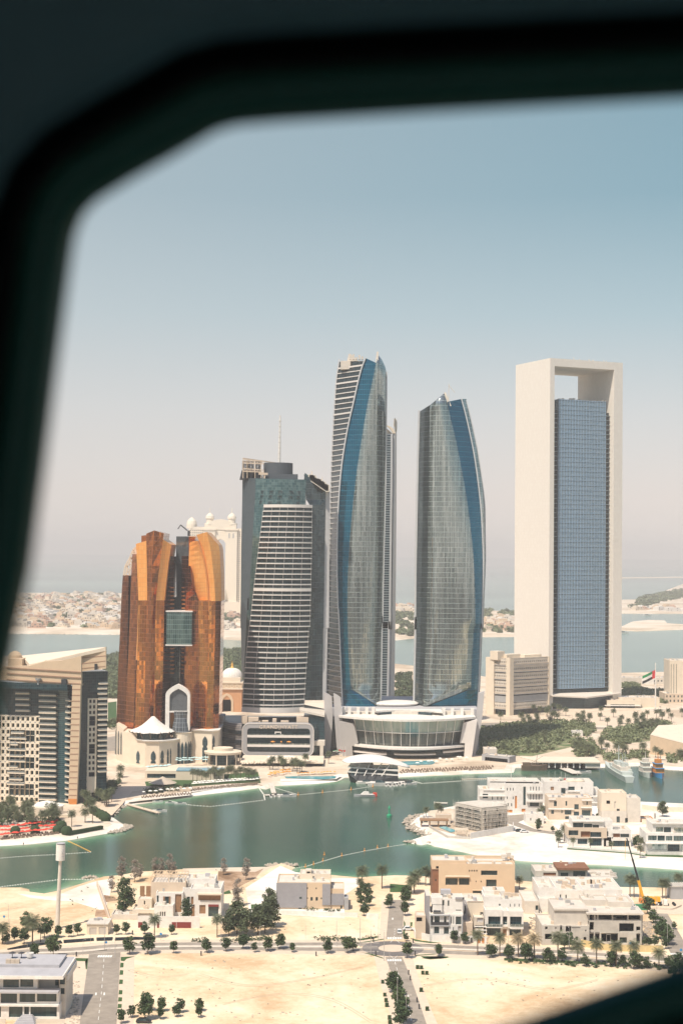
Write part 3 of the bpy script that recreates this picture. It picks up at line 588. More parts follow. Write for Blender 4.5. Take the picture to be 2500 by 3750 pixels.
for i in range(NB+1):
    y = yT+(yBt-yT)*i/NB; xl, xr = hy_row(y); th = 1.1 if i in (0, 16) else (1.9 if i == NB else .36); P = []
    for j in range(13):
        u_ = j/12; Y = YBL+(YBR-YBL)*u_-4*BG*u_*(1-u_); P.append(V(xl+(xr-xl)*u_, y, Y))
    zc = P[6].z
    for a, b in zip(P, P[1:]):
        for (mb, dz0, dz1, o) in ((slb, -th, th, .0), (rail, th+.02, th+.5, .25)):
            if mb is rail and i == 0: continue
            za, zb_ = zc, zc
            d1, d2 = (2.6, 2.6) if mb is slb else (.35, .35)
            mb.hexa([(a.x,a.y+o,za+dz0),(b.x,b.y+o,zb_+dz0),(b.x,b.y+o+d2,zb_+dz0),(a.x,a.y+o+d1,za+dz0)], [(a.x,a.y+o,za+dz1),(b.x,b.y+o,zb_+dz1),(b.x,b.y+o+d2,zb_+dz1),(a.x,a.y+o+d1,za+dz1)])
    if prev:
        for u_ in (0.01, .18, .34, .5, .66, .82, .99):
            Y = YBL+(YBR-YBL)*u_-4*BG*u_*(1-u_); x = xl+(xr-xl)*u_; p = V(x, y, Y); fins.box(p.x-.08, p.x+.08, Y+.3, Y+2.6, zc, prev)
    prev = zc
slb.build('balcony_band', M['slab'], t, split=True); rail.build('balcony_rail', grid_mat('rail_glass', 1.4, 9, .1, .1, (.13,.17,.17), (.20,.24,.24), (.40,.39,.37), metal=.2, rough=.2, tilt=.02), t, split=True); fins.build('balcony_divider', M['slab'], t)
tk = MB(); tbox(cvt(zC, [(1178,215,690), (1225,225,690)]), YBL+3, YBR+3, YH+12, 1, 10, 3.6, tk); tk.build('recessed_storey', M['stripdark'], t)
wg = cvt(zB, [(700,1092,882,1186), (712,1150,880,1220), (720,1300,878,1300), (750,1345,877,1345), (750,1700,872,1700), (745,2100,866,2100), (740,2352,862,2352)])+cvt(zC, [(300,735,862), (600,722,856), (1040,705,852)])
tbox(wg, YH+6, YH+16, YH+36, 1, 3, 1).build('dark_glass_wing', M['darkglass'], t)
ww = cvt(zB, [(878,1180,912,1210), (878,1400,910,1400), (870,1800,908,1800), (862,2352,905,2352)])+cvt(zC, [(400,862,895), (1040,850,880)])
tbox(ww, YH+16, YH+17, YH+34, 1, 1).build('end_wall', mat('pale_fluted_wall', (.50,.49,.48), .8, var=.05), t)
cp = MB()
for i in range(15):
    a = V(zB.x(755+i*10), zB.y(1100+i*6.8), YH+20); cp.box(a.x-1.6, a.x+1.6, YH+8, YH+22, a.z-4, a.z+R.uniform(.2,1.8))
a = V(zB.x(765), zB.y(1085), YH+20); cp.bar((a.x,a.y,a.z-6),(a.x,a.y,a.z+2),1); c = V(zB.x(850), zB.y(1108), YH+18); cp.bar((a.x+8,a.y,a.z-6),(c.x,a.y,c.z),.5); cp.build('roof_edge', M['offwhite'], t)
gp = MB(); tbox(cvt(zB, [(708,1078,750,1108), (700,1140,752,1140)]), YH+8, YH+9, YH+12, 1, 1, 0, gp); gp.build('glass_parapet', M['greenglass'], t)
dr = MB(); a = V(zB.x(490), zB.y(1000), YH+18); b = V(zB.x(490), zB.y(1122), YH+18); rr = (V(zB.x(610),2000,YH+18).x-V(zB.x(370),2000,YH+18).x)/2
dr.lathe([(rr,b.z-3),(rr,a.z),(rr-.8,a.z),(rr-.8,a.z-1.5),(0,a.z-1.5)], a.x, YH+18, 32); dr.box(b.x-rr, b.x+rr+4, YH+6, YH+10, b.z-3, b.z+2.5); dr.build('roof_drum', mat('woven_metal_drum', (.085,.10,.115), .5, .3, var=.1, scale=1.5), t)
an = MB(); a = V(zB.x(498), zB.y(1000), YH+18); b = V(zB.x(506), zB.y(608), YH+18); m_ = a.lerp(b,.5); an.tube(a,(a.x+(b.x-a.x)*.5,a.y,m_.z),1.0,.8); an.tube((a.x+(b.x-a.x)*.5,a.y,m_.z),b,.7,.45)
for k in range(1,9): p = a.lerp(b,k/9); an.tube((p.x,p.y,p.z-.3),(p.x,p.y,p.z+.3),1.1,1.1)
an.build('antenna', M['white'], t)
la = MB(); 
for (x, yb) in ((218,1115),(265,1117),(320,1118)):
    p = V(zB.x(x), zB.y(yb), YH+14); q_ = V(zB.x(x+3), zB.y(982), YH+14); m1 = V(zB.x(x+2), zB.y(1060), YH+14)
    la.hexa([(p.x-4,YH+12,p.z-2),(p.x+4,YH+12,p.z-2),(p.x+4,YH+18,p.z-2),(p.x-4,YH+18,p.z-2)], [(m1.x-2.6,YH+12,m1.z),(m1.x+2.4,YH+12,m1.z),(m1.x+2.4,YH+17,m1.z),(m1.x-2.6,YH+17,m1.z)], 1)
    for dx in (-2,2):
        la.bar((m1.x+dx,YH+13,m1.z),(q_.x+dx,YH+13,q_.z),.5,None,1)
    for k in range(7):
        f0 = m1.lerp(q_, k/7); f1 = m1.lerp(q_, (k+1)/7); la.bar((f0.x-2,YH+13,f0.z),(f1.x+2,YH+13,f1.z),.5,None,1); la.bar((f0.x+2,YH+13,f0.z),(f1.x-2,YH+13,f1.z),.5,None,1)
for yy0, yy1 in ((970,998),(1042,1066)):
    for dd in (10, 26):
        a = V(zB.x(200), zB.y(yy0), YH+dd); b = V(zB.x(372), zB.y(yy0+14), YH+dd); a2 = V(zB.x(200), zB.y(yy1), YH+dd); b2 = V(zB.x(372), zB.y(yy1+8), YH+dd)
        la.bar(a, b, .6); la.bar(a2, b2, .6)
        for k in range(16): p = a.lerp(b, k/15); q_ = a2.lerp(b2, k/15); la.bar(p, q_, .35)
for x in (202, 236, 300, 350): a = V(zB.x(x), zB.y(985), YH+10); b = V(zB.x(x), zB.y(1122), YH+10); la.bar(a, b, .5); la.bar((a.x,YH+10,a.z),(a.x,YH+26,a.z),.5)
a = V(zB.x(200), zB.y(970), YH+10); la.bar((a.x,YH+10,a.z+1),(V(zB.x(555),0,YH+20).x,YH+26,a.z-2),.8)
la.bar(V(zB.x(330),zB.y(1085),YH+4), V(zB.x(405),zB.y(1088),YH+4), 1.6); la.bar(V(zB.x(378),zB.y(1085),YH+4), V(zB.x(378),zB.y(1125),YH+4), 1)
la.build('roof_lattice', [M['beige'], M['darkmetal']], t)

# ---- ADNOC-like frame tower
p0 = G(2027, 2596); p0 = Vector((p0.x, p0.y, GL)); AN = math.radians(24)
ux = Vector((math.cos(AN), math.sin(AN), 0)); uy = Vector((-math.sin(AN), math.cos(AN), 0))
def isect(px, py, p, nrm):
    d = ray(px, py); t_ = (p-CAM).dot(nrm)/d.dot(nrm); return CAM+d*t_
fn = -uy
def fu(px, py): q = isect(px, py, p0, fn)-p0; return q.dot(ux), q.z
WX = fu(2275, 2200)[0]; XF = fu(2014, 1800)[0]-1; HT = isect(2014, 1311, p0, fn).z
dl = isect(1890, 2000, p0, Vector((1,0,0)))
DD = (V(2018,1800,p0.y).x - V(1892,1800,p0.y+60).x)/math.sin(AN)
t = thing('frame_tower', 'giant pale stone frame tower holding a blue glass block, open gap under its top beam', 'skyscraper', p0, AN)
def abox(mb, x0, x1, y0, y1, z0, z1, mi=0):
    mb.box(x0, x1, y0, y1, z0-0, z1, mi)
t['_o'] = 1
M['cladding'] = grid_mat('stone_cladding', 1.6, 3.2, .05, .07, (.74,.68,.60), (.77,.715,.635), (.66,.60,.53), metal=0, rough=.8, tilt=0)
WL, WR2 = fu(2027, 1500)[0]-XF, 0
legL = MB(); wl_ = 5.0; wr_ = 10.2
legL.hexa([(XF,0,-p0.z),(XF+wl_,0,-p0.z),(XF+wl_,DD,-p0.z),(XF,DD,-p0.z)], [(XF,0,HT-p0.z),(XF+wl_,0,HT-p0.z),(XF+wl_,DD,HT-p0.z),(XF,DD,HT-p0.z)]); legL.build('stone_leg', M['cladding'], t)
legR = MB(); legR.box(WX-wr_, WX, 0, DD, -p0.z, HT-p0.z); legR.build('stone_leg', M['cladding'], t)
tb = MB(); bt = fu(2100, 1345)[1]; tb.box(XF+wl_+.005, WX-wr_-.005, .004, DD-.004, bt, HT-p0.z-.004); tb.build('top_beam', M['cladding'], t)
gz1 = fu(2120, 1463)[1]; gx0, gx1 = fu(2047, 1900)[0]+2.2, fu(2217, 1900)[0]+2.9
gb = MB(); zb0 = fu(2120, 2522)[1]; gb.box(gx0, gx1, 6, DD-6, zb0, gz1)
gb.build('glass_block', grid_mat('blue_square_glazing', 1.62, 1.55, .32, .34, (.14,.20,.24), (.26,.30,.31), (.27,.40,.52), metal=.45, rough=.25, tilt=.02, framerough=.35), t)
go = MB()
k = 0
x = gx0
while x < gx1+.1: go.box(x-.22, x+.22, 5.55, 6, zb0, gz1); x += (gx1-gx0)/17
z = zb0
while z < gz1: go.box(gx0, gx1, 5.6, 5.98, z-.24, z+.24); z += 4.65
go.build('glazing_grid', mat('light_blue_mullion', (.30,.42,.54), .4, .2, var=.05), t)
gs = MB(); sz = fu(2060, 1500)[1]; gs.box(XF+wl_+.05, gx0-.01, 9, DD-9, zb0, sz); gs.box(gx1+.01, WX-wr_-.05, 9, DD-9, zb0, sz)
gs.build('side_glazing', M['stripdark'], t)
gf = MB(); z = zb0
while z < sz: gf.box(XF+wl_+.05, gx0-.05, 6.6, 9.2, z, z+.45); gf.box(gx1+.05, WX-wr_+.0, 6.6, 9.2, z, z+.45); z += 4.65
gf.build('sun_louvre', mat('steel_fin', (.30,.36,.38), .4, .5, var=.05), t, split=True)
lb = MB(); lz = fu(2100, 2532)[1]; lb.box(XF+wl_+.1, WX-wr_-.1, 8, DD-8, -GL, lz+1); lb.build('lobby_glass', M['hotelglass'], t)
cn = MB(); c1 = (XF-1, -1); 
cn.hexa([(XF+.5,-.5,lz-4.2),((XF+WX)/2-6,-14,lz-5.8),(WX-1,-.5,lz-4.2),(WX-1,8,lz-3),(XF+.5,8,lz-3)], [(XF+.5,-.5,lz-3),((XF+WX)/2-6,-14,lz-4.4),(WX-1,-.5,lz-3),(WX-1,8,lz-1.8),(XF+.5,8,lz-1.8)]); cn.build('entrance_canopy', M['offwhite'], t)
lo = MB(); lo.hexa([(XF+6,2,-GL),((XF+WX)/2-6,-8,-GL),(WX-14,2,-GL),(WX-14,9,-GL),(XF+6,9,-GL)], [(XF+6,2,lz-4.4),((XF+WX)/2-6,-8,lz-5.9),(WX-14,2,lz-4.4),(WX-14,9,lz-3.4),(XF+6,9,lz-3.4)]); lo.build('lobby_entrance', M['hotelglass'], t)
rp_ = MB()
for i in range(14): x = gx0+5+i*4+R.uniform(-1,1); rp_.box(x, x+R.uniform(1,3), 12, 15, gz1, gz1+R.uniform(.8,2.6))
for i in range(9): x = XF+R.uniform(2,WX-XF-4); rp_.box(x, x+.5, 10, 10.5, HT-p0.z, HT-p0.z+R.uniform(2,4))
rp_.build('roof_plant', M['offwhite'], t, split=True)
# ================================================================ facade helpers
class Fac:
    """vertical plane through two ground-plan points (left, right as seen); out = distance in front of it"""
    def __init__(s, a, b):
        s.a = Vector((a[0], a[1], 0)); b = Vector((b[0], b[1], 0)); s.L = (b-s.a).length; s.u = (b-s.a)/s.L; s.n = Vector((s.u.y, -s.u.x, 0))
    def at(s, px, py):
        d = ray(px, py); t = (s.a-CAM).dot(s.n)/d.dot(s.n); p = CAM+d*t; return (p-s.a).dot(s.u), p.z
    def P(s, u, z, out=0): q = s.a+s.u*u+s.n*out; return Vector((q.x, q.y, z))
    def rect(s, x0, y0, x1, y1):
        u0 = s.at(x0, (y0+y1)/2)[0]; u1 = s.at(x1, (y0+y1)/2)[0]; xm = (x0+x1)/2; return (min(u0,u1), max(u0,u1), s.at(xm, y1)[1], s.at(xm, y0)[1])
    def box(s, mb, u0, u1, z0, z1, o0, o1, mi=0):
        a = [s.P(u0,z0,o1), s.P(u1,z0,o1), s.P(u1,z0,o0), s.P(u0,z0,o0)]; b = [s.P(u0,z1,o1), s.P(u1,z1,o1), s.P(u1,z1,o0), s.P(u0,z1,o0)]
        mb.hexa(a, b, mi)
    def wall(s, mb, u0, u1, z0, z1, holes, dp=.5, mi=0, mr=None):
        mr = mi if mr is None else mr
        H = [(max(u0,h[0]), min(u1,h[1]), max(z0,h[2]), min(z1,h[3])) for h in holes]; H = [h for h in H if h[1]-h[0] > .05 and h[3]-h[2] > .05]
        U = sorted(set([u0,u1]+[q for h in H for q in h[:2]])); Z = sorted(set([z0,z1]+[q for h in H for q in h[2:]]))
        for i in range(len(U)-1):
            for j in range(len(Z)-1):
                cu, cz = (U[i]+U[i+1])/2, (Z[j]+Z[j+1])/2
                if any(h[0] < cu < h[1] and h[2] < cz < h[3] for h in H): continue
                mb.face([s.P(U[i],Z[j]), s.P(U[i+1],Z[j]), s.P(U[i+1],Z[j+1]), s.P(U[i],Z[j+1])], mi)
        for a, b, c, d in H:
            mb.face([s.P(a,c), s.P(b,c), s.P(b,c,-dp), s.P(a,c,-dp)], mr); mb.face([s.P(a,d), s.P(a,d,-dp), s.P(b,d,-dp), s.P(b,d)], mr)
            mb.face([s.P(a,c), s.P(a,c,-dp), s.P(a,d,-dp), s.P(a,d)], mr); mb.face([s.P(b,c), s.P(b,d), s.P(b,d,-dp), s.P(b,c,-dp)], mr)
        return H
    def poly(s, mb, pts, o0, o1, mi=0): # extruded outline given in (u,z)
        A = [s.P(u,z,o1) for u,z in pts]; B = [s.P(u,z,o0) for u,z in pts]
        mb.face(A, mi); n = len(pts)
        for i in range(n): mb.face([B[i], B[(i+1) % n], A[(i+1) % n], A[i]], mi)
    def ring(s, mb, out, inn, o0, o1, mi=0):
        n = len(out)
        for i in range(n):
            j = (i+1) % n; a, b, c, d = out[i], out[j], inn[j], inn[i]
            mb.face([s.P(*a,o1), s.P(*b,o1), s.P(*c,o1), s.P(*d,o1)], mi); mb.face([s.P(*a,o0), s.P(*b,o0), s.P(*b,o1), s.P(*a,o1)], mi); mb.face([s.P(*d,o1), s.P(*c,o1), s.P(*c,o0), s.P(*d,o0)], mi)
def ogee(u0, u1, z0, zs, zt, n=6, waist=False):
    """outline of a pointed window: straight sides to zs, curved point at zt"""
    c = (u0+u1)/2; w = (u1-u0)/2; L = []
    if waist: L += [(u1,z0), (u1,zs-2.2*w), (u1-.32*w,zs-1.9*w), (u1-.32*w,zs-1.5*w), (u1,zs-1.1*w)]
    else: L += [(u1,z0)]
    for i in range(n+1):
        t = i/n; x = w*(1-t**2.2) if i < n else 0; L.append((c+x, zs+(zt-zs)*t))
    for p in reversed(L[:-1]): L.append((2*c-p[0], p[1]))
    return L
def scaled(pts, k):
    cu = sum(p[0] for p in pts)/len(pts); z0 = min(p[1] for p in pts); cz = (z0+max(p[1] for p in pts))/2
    return [(p[0]+math.copysign(k, p[0]-cu) if abs(p[0]-cu) > .05 else p[0], p[1] if p[1] < z0+.05 else p[1]+k*max(0,(p[1]-cz))/(max(q[1] for q in pts)-cz)) for p in pts]
def arch_window(fac, x0, y0, x1, y1, ys, parent, waist=False, k=.6):
    a, b, z0, z1 = fac.rect(x0, y0, x1, y1); zs = fac.at((x0+x1)/2, ys)[1]
    o = ogee(a, b, z0, zs, z1, 6, waist); m1 = MB(); fac.poly(m1, o, -.1, .12); w_ = m1.build('arched_window', M['hotelglass'], parent)
    m2 = MB(); fac.ring(m2, scaled(o, k), o, -.1, .45); m2.build('window_surround', M['white'], w_)
    return w_

# ================================================================ orange glass twin hotel
YO = 1142
t = thing('twin_tower_hotel', 'orange mirror glass twin tower hotel on a cream arched podium with a grey glass bridge', 'hotel', V(zA.x(1080), 2700, YO+10))
def orange(name, a, b, fr, tilt=.028, metal=.9): return grid_mat(name, 1.7, 3.3, .1, .2, a, b, fr, metal=metal, rough=.08, tilt=tilt, big=.22, vs=.22)  # dark and bright streaks in the tint imitate reflections
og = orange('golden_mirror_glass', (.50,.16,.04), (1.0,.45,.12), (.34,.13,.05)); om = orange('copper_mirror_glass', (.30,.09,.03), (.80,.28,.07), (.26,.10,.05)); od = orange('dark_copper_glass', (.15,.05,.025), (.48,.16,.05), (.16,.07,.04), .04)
opk = grid_mat('pale_gold_cladding', 1.7, 3.3, .12, .14, (.95,.40,.10), (.98,.47,.14), (.72,.28,.08), metal=.35, rough=.3, tilt=.02)
def seg_(name, pts, yl, yr, m, back=YO+40, n=1, bulge=0, k=2): return tbox(cvt(zA, pts), yl, yr, back, k, n, bulge).build(name, m, t)
bot = 1400
def col(xs): return xs
# left tower, from its left flank to the recess
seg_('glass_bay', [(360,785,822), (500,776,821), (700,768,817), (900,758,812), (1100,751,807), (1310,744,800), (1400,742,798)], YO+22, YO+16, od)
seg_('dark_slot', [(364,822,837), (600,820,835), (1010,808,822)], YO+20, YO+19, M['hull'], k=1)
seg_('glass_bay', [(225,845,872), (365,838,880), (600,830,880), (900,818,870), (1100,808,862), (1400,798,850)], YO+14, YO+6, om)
seg_('golden_fin', [(160,869,158*0+872), (520,884,890), (900,868,874)], YO+6, YO+4, opk)
seg_('pale_crown_panel', [(868,160,934,140), (876,300,938,300), (884,520,940,520)], YO+4, YO+2, opk)
seg_('glass_bay', [(520,884,940), (760,880,935), (1000,872,930), (1200,866,925), (1400,855,915)], YO+4, YO+2, og)
seg_('centre_bay', [(934,95,984,74), (938,300,972,300), (941,520,968,520), (930,800,962,800), (925,1100,958,1100), (915,1400,945,1400)], YO+1, YO-3, om)
seg_('centre_bay', [(984,74,1046,92), (972,300,1018,300), (968,520,995,520), (962,800,990,800), (958,1100,985,1100), (945,1400,975,1400)], YO-3, YO, om)
seg_('pale_crown_panel', [(1040,130,1094,166), (1018,300,1074,300), (995,520,1050,520)], YO+1, YO+5, opk)
seg_('glass_bay', [(520,995,1050), (760,990,1046), (1000,985,1040), (1200,975,1034), (1400,965,1030)], YO+1, YO+5, og)
seg_('roof_block', [(903,108,934,104), (903,150,934,150)], YO+12, YO+12, om, YO+30)
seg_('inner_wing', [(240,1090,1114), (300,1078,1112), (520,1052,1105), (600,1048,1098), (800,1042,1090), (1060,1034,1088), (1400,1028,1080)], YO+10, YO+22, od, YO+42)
# dark recess between the towers
seg_('recessed_core', [(500,1095,1165), (590,1098,1160), (800,1086,1150), (1010,1090,1145), (1400,1085,1145)], YO+34, YO+34, M['darkglass'], YO+44)
seg_('dark_wing', [(112,1125,1206), (240,1124,1206), (400,1126,1170), (560,1125,1160)], YO+30, YO+24, M['slate'], YO+46)
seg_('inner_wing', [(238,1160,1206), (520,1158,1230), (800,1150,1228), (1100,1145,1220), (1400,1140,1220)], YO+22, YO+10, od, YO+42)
seg_('orange_crown', [(112,1206,1250), (150,1206,1240), (240,1206,1235)], YO+12, YO+8, orange('bright_orange_glass', (.75,.20,.02), (.8,.26,.04), (.6,.2,.04), .03))
seg_('curved_crown_panel', [(1212,150,1254,140), (1206,240,1290,240), (1206,330,1310,330), (1215,400,1318,400), (1240,460,1324,460), (1262,525,1328,525)], YO+9, YO+3, opk, k=3)
seg_('glass_bay', [(300,1204,1214), (420,1200,1226), (520,1185,1265), (800,1180,1275), (1100,1175,1270), (1400,1170,1262)], YO+10, YO+4, om, k=3)
seg_('pale_crown_panel', [(1254,102,1320,84), (1290,200,1345,200), (1312,330,1360,330), (1324,440,1370,440), (1328,525,1374,525)], YO+2, YO-2, opk, k=3)
seg_('pale_crown_panel', [(1320,84,1393,164), (1345,200,1402,200), (1360,330,1408,330), (1370,440,1410,440), (1374,525,1411,525)], YO-2, YO+5, opk, k=3)
seg_('glass_bay', [(520,1265,1330), (700,1268,1332), (1000,1272,1325), (1400,1262,1315)], YO+4, YO, og)
seg_('glass_bay', [(522,1328,1376), (700,1330,1372), (1000,1325,1366), (1400,1315,1358)], YO-1, YO+2, og)
seg_('glass_bay', [(522,1374,1411), (700,1370,1409), (1000,1364,1402), (1400,1356,1394)], YO+2, YO+9, om)
bb = MB(); edge_rib(bb, [zA(1260,140), zA(1290,220), zA(1312,320), zA(1325,430), zA(1329,520)], YO+1.5, 1.2, 2, k=4); bb.build('crown_rib', M['orange'], t)
br_ = MB(); a = V(zA.x(1070), zA.y(592), YO+10); b = V(zA.x(1227), zA.y(800), YO+10); br_.box(a.x, b.x, YO+4, YO+34, b.z, a.z)
br_.build('glass_bridge', grid_mat('grey_green_glass', 1.5, 3.4, .1, .22, (.04,.10,.10), (.22,.32,.29), (.20,.28,.27), metal=.6, rough=.15, tilt=.04, big=.2), t)
bc = MB(); bc.box(a.x-.6, b.x+.6, YO+3.4, YO+34, b.z-.9, b.z); bc.box(a.x-.6, b.x+.6, YO+3.4, YO+34, a.z, a.z+.9); bc.build('bridge_edge', M['slab'], t)
nb = 22
for (x_, ya, yb_, nm) in ((1105,440,1010,0), (1160,440,1010,1)): # little balconies beside the recess
    m = MB()
    for i in range(nb):
        y = ya+(yb_-ya)*i/nb
        if 580 < y < 810: continue
        p = V(zA.x(x_ + (12 if nm else -6)), zA.y(y), YO+20); m.box(p.x-1.3, p.x+1.3, YO+18, YO+24, p.z-.25, p.z+.35)
    m.build('balcony', M['orange'], t, split=True)
lt = MB(); pts = [zA(866,180), zA(848,200), zA(828,250), zA(800,300), zA(790,358)]; pin = [zA(866,225), zA(852,240), zA(845,290), zA(832,330), zA(830,360)]
Pq = [V(*p, YO+20) for p in pts]; Pi = [V(*p, YO+20) for p in pin]
for dy in (0, 12):
    for a, b in zip(Pq, Pq[1:]): lt.bar((a.x,a.y+dy,a.z),(b.x,b.y+dy,b.z),.9)
    for a, b in zip(Pi, Pi[1:]): lt.bar((a.x,a.y+dy,a.z),(b.x,b.y+dy,b.z),.7)
for i in range(5):
    a, b = Pq[i], Pi[i]; lt.bar(a, b, .7); lt.bar((a.x,a.y,a.z),(a.x,a.y+12,a.z),.6)
    if i < 4: lt.bar(Pq[i], Pi[i+1], .6); lt.bar(Pi[i], Pq[i+1], .6)
lt.build('steel_crown_frame', M['cream'], t)
c_ = MB(); a = V(zA.x(1205), zA.y(110), YO+20); c_.bar((a.x,a.y,a.z),(a.x,a.y,a.z+4),1.6); c_.bar((a.x-1,a.y,a.z+4),(a.x-6,a.y,a.z+8),.8); c_.bar((a.x-6,a.y,a.z+8),(a.x-8,a.y,a.z+5),.6); c_.build('roof_cradle', M['darkmetal'], t)
# podium
FO = Fac(V(zN.x(355), 2800, YO-14), V(zN.x(1395), 2800, YO-10))
pz = lambda y, Y: V(900, zN.y(y), Y).z
pd = MB()
xw = lambda x, Y: V(zN.x(x), zN.y(1800), Y).x
x0, x1 = xw(1035, YO-8), xw(1385, YO-8); ztop = pz(1672, YO-8)
pd.hexa([(x0,YO-4,-.2),(xw(1310,YO-9),YO-9,-.2),(x1,YO-4,-.2),(x1,YO+40,-.2),(x0,YO+40,-.2)], [(x0,YO-4,ztop),(xw(1310,YO-9),YO-9,ztop),(x1,YO-4,ztop),(x1,YO+40,ztop),(x0,YO+40,ztop)])
xa, xb2, xc, xd = xw(175,YO-12), xw(355,YO-18), xw(470,YO-24), xw(800,YO-18)
zt1 = pz(1690, YO-12); zt2 = pz(1800, YO-20)
pd.hexa([(xa,YO-10,-.2),(xb2,YO-18,-.2),(xb2,YO+30,-.2),(xa,YO+34,-.2)], [(xa,YO-10,zt1),(xb2,YO-18,zt1),(xb2,YO+30,zt1),(xa,YO+34,zt1)])
pd.hexa([(xb2,YO-18,-.2),(xc,YO-26,-.2),(xw(640,YO-26),YO-26,-.2),(xd,YO-19,-.2),(xd+6,YO-8,-.2),(xd+6,YO+20,-.2),(xb2,YO+20,-.2)], [(xb2,YO-18,zt2),(xc,YO-26,zt2),(xw(640,YO-26),YO-26,zt2),(xd,YO-19,zt2),(xd+6,YO-8,zt2),(xd+6,YO+20,zt2),(xb2,YO+20,zt2)])
cxm, rm = (xw(805,YO-10)+xw(1050,YO-10))/2, (xw(1050,YO-10)-xw(805,YO-10))/2
pd.lathe([(rm,-.2),(rm,pz(1700,YO-14)),(rm+.6,pz(1695,YO-14)),(0,pz(1690,YO-14))], cxm, YO-6, 20)
pd.hexa([(xw(65,YO-2),YO+10,-.2),(xa-.02,YO-8,-.2),(xa-.02,YO+30,-.2),(xw(65,YO-2),YO+30,-.2)], [(xw(65,YO-2),YO+10,pz(1590,YO+5)),(xa-.02,YO-8,pz(1660,YO-8)),(xa-.02,YO+30,pz(1660,YO-8)),(xw(65,YO-2),YO+30,pz(1590,YO+5))])
pd.build('podium', M['cream'], t)
co = MB()
co.hexa([(x0,YO-5,ztop),(xw(1310,YO-9),YO-10,ztop),(x1+.6,YO-5,ztop),(x1+.6,YO+40,ztop),(x0,YO+40,ztop)], [(x0,YO-5.6,ztop+.8),(xw(1310,YO-9),YO-10.6,ztop+.8),(x1+1,YO-5.6,ztop+.8),(x1+1,YO+40,ztop+.8),(x0,YO+40,ztop+.8)])
co.hexa([(xb2,YO-19,zt2),(xc,YO-27,zt2),(xw(640,YO-26),YO-27,zt2),(xd+.6,YO-20,zt2),(xd+7,YO-8,zt2),(xb2,YO-8,zt2)], [(xb2-.5,YO-19.6,zt2+1),(xc,YO-27.8,zt2+1),(xw(640,YO-26),YO-27.8,zt2+1),(xd+1.2,YO-20.6,zt2+1),(xd+7.5,YO-8,zt2+1),(xb2-.5,YO-8,zt2+1)])
co.build('cornice', M['white'], t)
F1 = Fac((xc,YO-26),(xw(640,YO-26),YO-26)); F2 = Fac((xw(640,YO-26),YO-26),(xd,YO-19)); F0 = Fac((xb2,YO-18),(xc,YO-26)); F3 = Fac((x0,YO-4),(xw(1310,YO-9),YO-9)); F4 = Fac((xw(1310,YO-9),YO-9),(x1,YO-4)); Fs = Fac((xw(65,YO-2),YO+10),(xa,YO-8))
for F_, a_, b_, tp_, s_, w_ in ((F0,348,392,1912,1980,1),(F1,532,596,1915,1985,1),(F2,656,698,1905,1975,1),(F2,738,762,1890,1960,1),(F2,776,792,1880,1950,1),(F3,1190,1255,1730,1800,1),(F4,1316,1346,1722,1795,1)):
    arch_window(F_, zN.x(a_), zN.y(tp_), zN.x(b_), zN.y(2075 if a_ < 800 else 2060), zN.y(s_), t, True, .7)
for a_, b_ in ((80,98),(112,132),(146,164)): arch_window(Fs, zN.x(a_), zN.y(1640+(a_-80)*.55), zN.x(b_), zN.y(1960), zN.y(1700+(a_-80)*.55), t, False, .5)
for i, th_ in enumerate((-2.62,-2.24,-1.86,-1.48,-1.1,-.72,-.4)): # tall arches round the drum
    w2 = rm*.15; cx_, cy_ = cxm+rm*math.cos(th_), YO-6+rm*math.sin(th_); tx, ty = -math.sin(th_), math.cos(th_)
    Fd = Fac((cx_-tx*w2,cy_-ty*w2),(cx_+tx*w2,cy_+ty*w2)); L_ = 2*w2
    o = ogee(0, L_, 1, 12, 17); m = MB(); Fd.poly(m, o, -.4, .3); w_ = m.build('arched_window', M['hotelglass'], t); m = MB(); Fd.ring(m, ogee(-L_*.22,L_*1.22,1,15,22.5), ogee(0,L_,1,12,17), -.4, .6); m.build('window_surround', M['white'], w_)
cn = MB(); zt_, zb_ = pz(1415, YO-6), pz(1690, YO-12)
for i in range(16):
    for j in range(6):
        pass
r_t = (xw(985,YO-6)-xw(780,YO-6))/2
cn.lathe([(rm-.2,zb_),(rm*.86,zb_+(zt_-zb_)*.35),(rm*.72,zb_+(zt_-zb_)*.7),(r_t,zt_),(0,zt_+.2)], cxm-1, YO-6, 20)
cn.build('glass_cone', grid_mat('grey_cone_glass', 2.6, 3., .22, .22, (.07,.08,.09), (.12,.135,.15), (.30,.32,.34), metal=.3, rough=.25, tilt=.03), t)
FA = Fac((xw(710,YO-8),YO-8),(xw(1030,YO-8),YO-8)); g_ = lambda x, y: FA.at(zN.x(x), zN.y(y))
def arch_pts(xl, xr, yb, ys, yt): a = g_(xl,yb); b = g_(xr,yb); return ogee(a[0], b[0], a[1], g_(xl,ys)[1], g_((xl+xr)/2,yt)[1], 8)
ab_ = MB(); FA.ring(ab_, arch_pts(716,1028,1650,1210,1063), arch_pts(768,995,1650,1230,1122), -5, 1); a = g_(770,1405); b = g_(996,1425); FA.box(ab_, a[0]-.5, b[0]+.5, b[1], a[1], -3, .95); ab_.build('giant_arch', M['white'], t)
ap = MB(); FA.poly(ap, arch_pts(770,994,1405,1230,1126), -2.5, -.8); ap.build('arch_screen', grid_mat('patterned_screen', .9, .9, .22, .22, (.035,.04,.045), (.06,.07,.075), (.16,.17,.18), metal=0, rough=.6, tilt=.1), t)
sw = MB(); FA.poly(sw, arch_pts(768,995,1650,1400,1395)[:], -5.5, -4.8); sw.build('arch_recess', M['orange'], t)
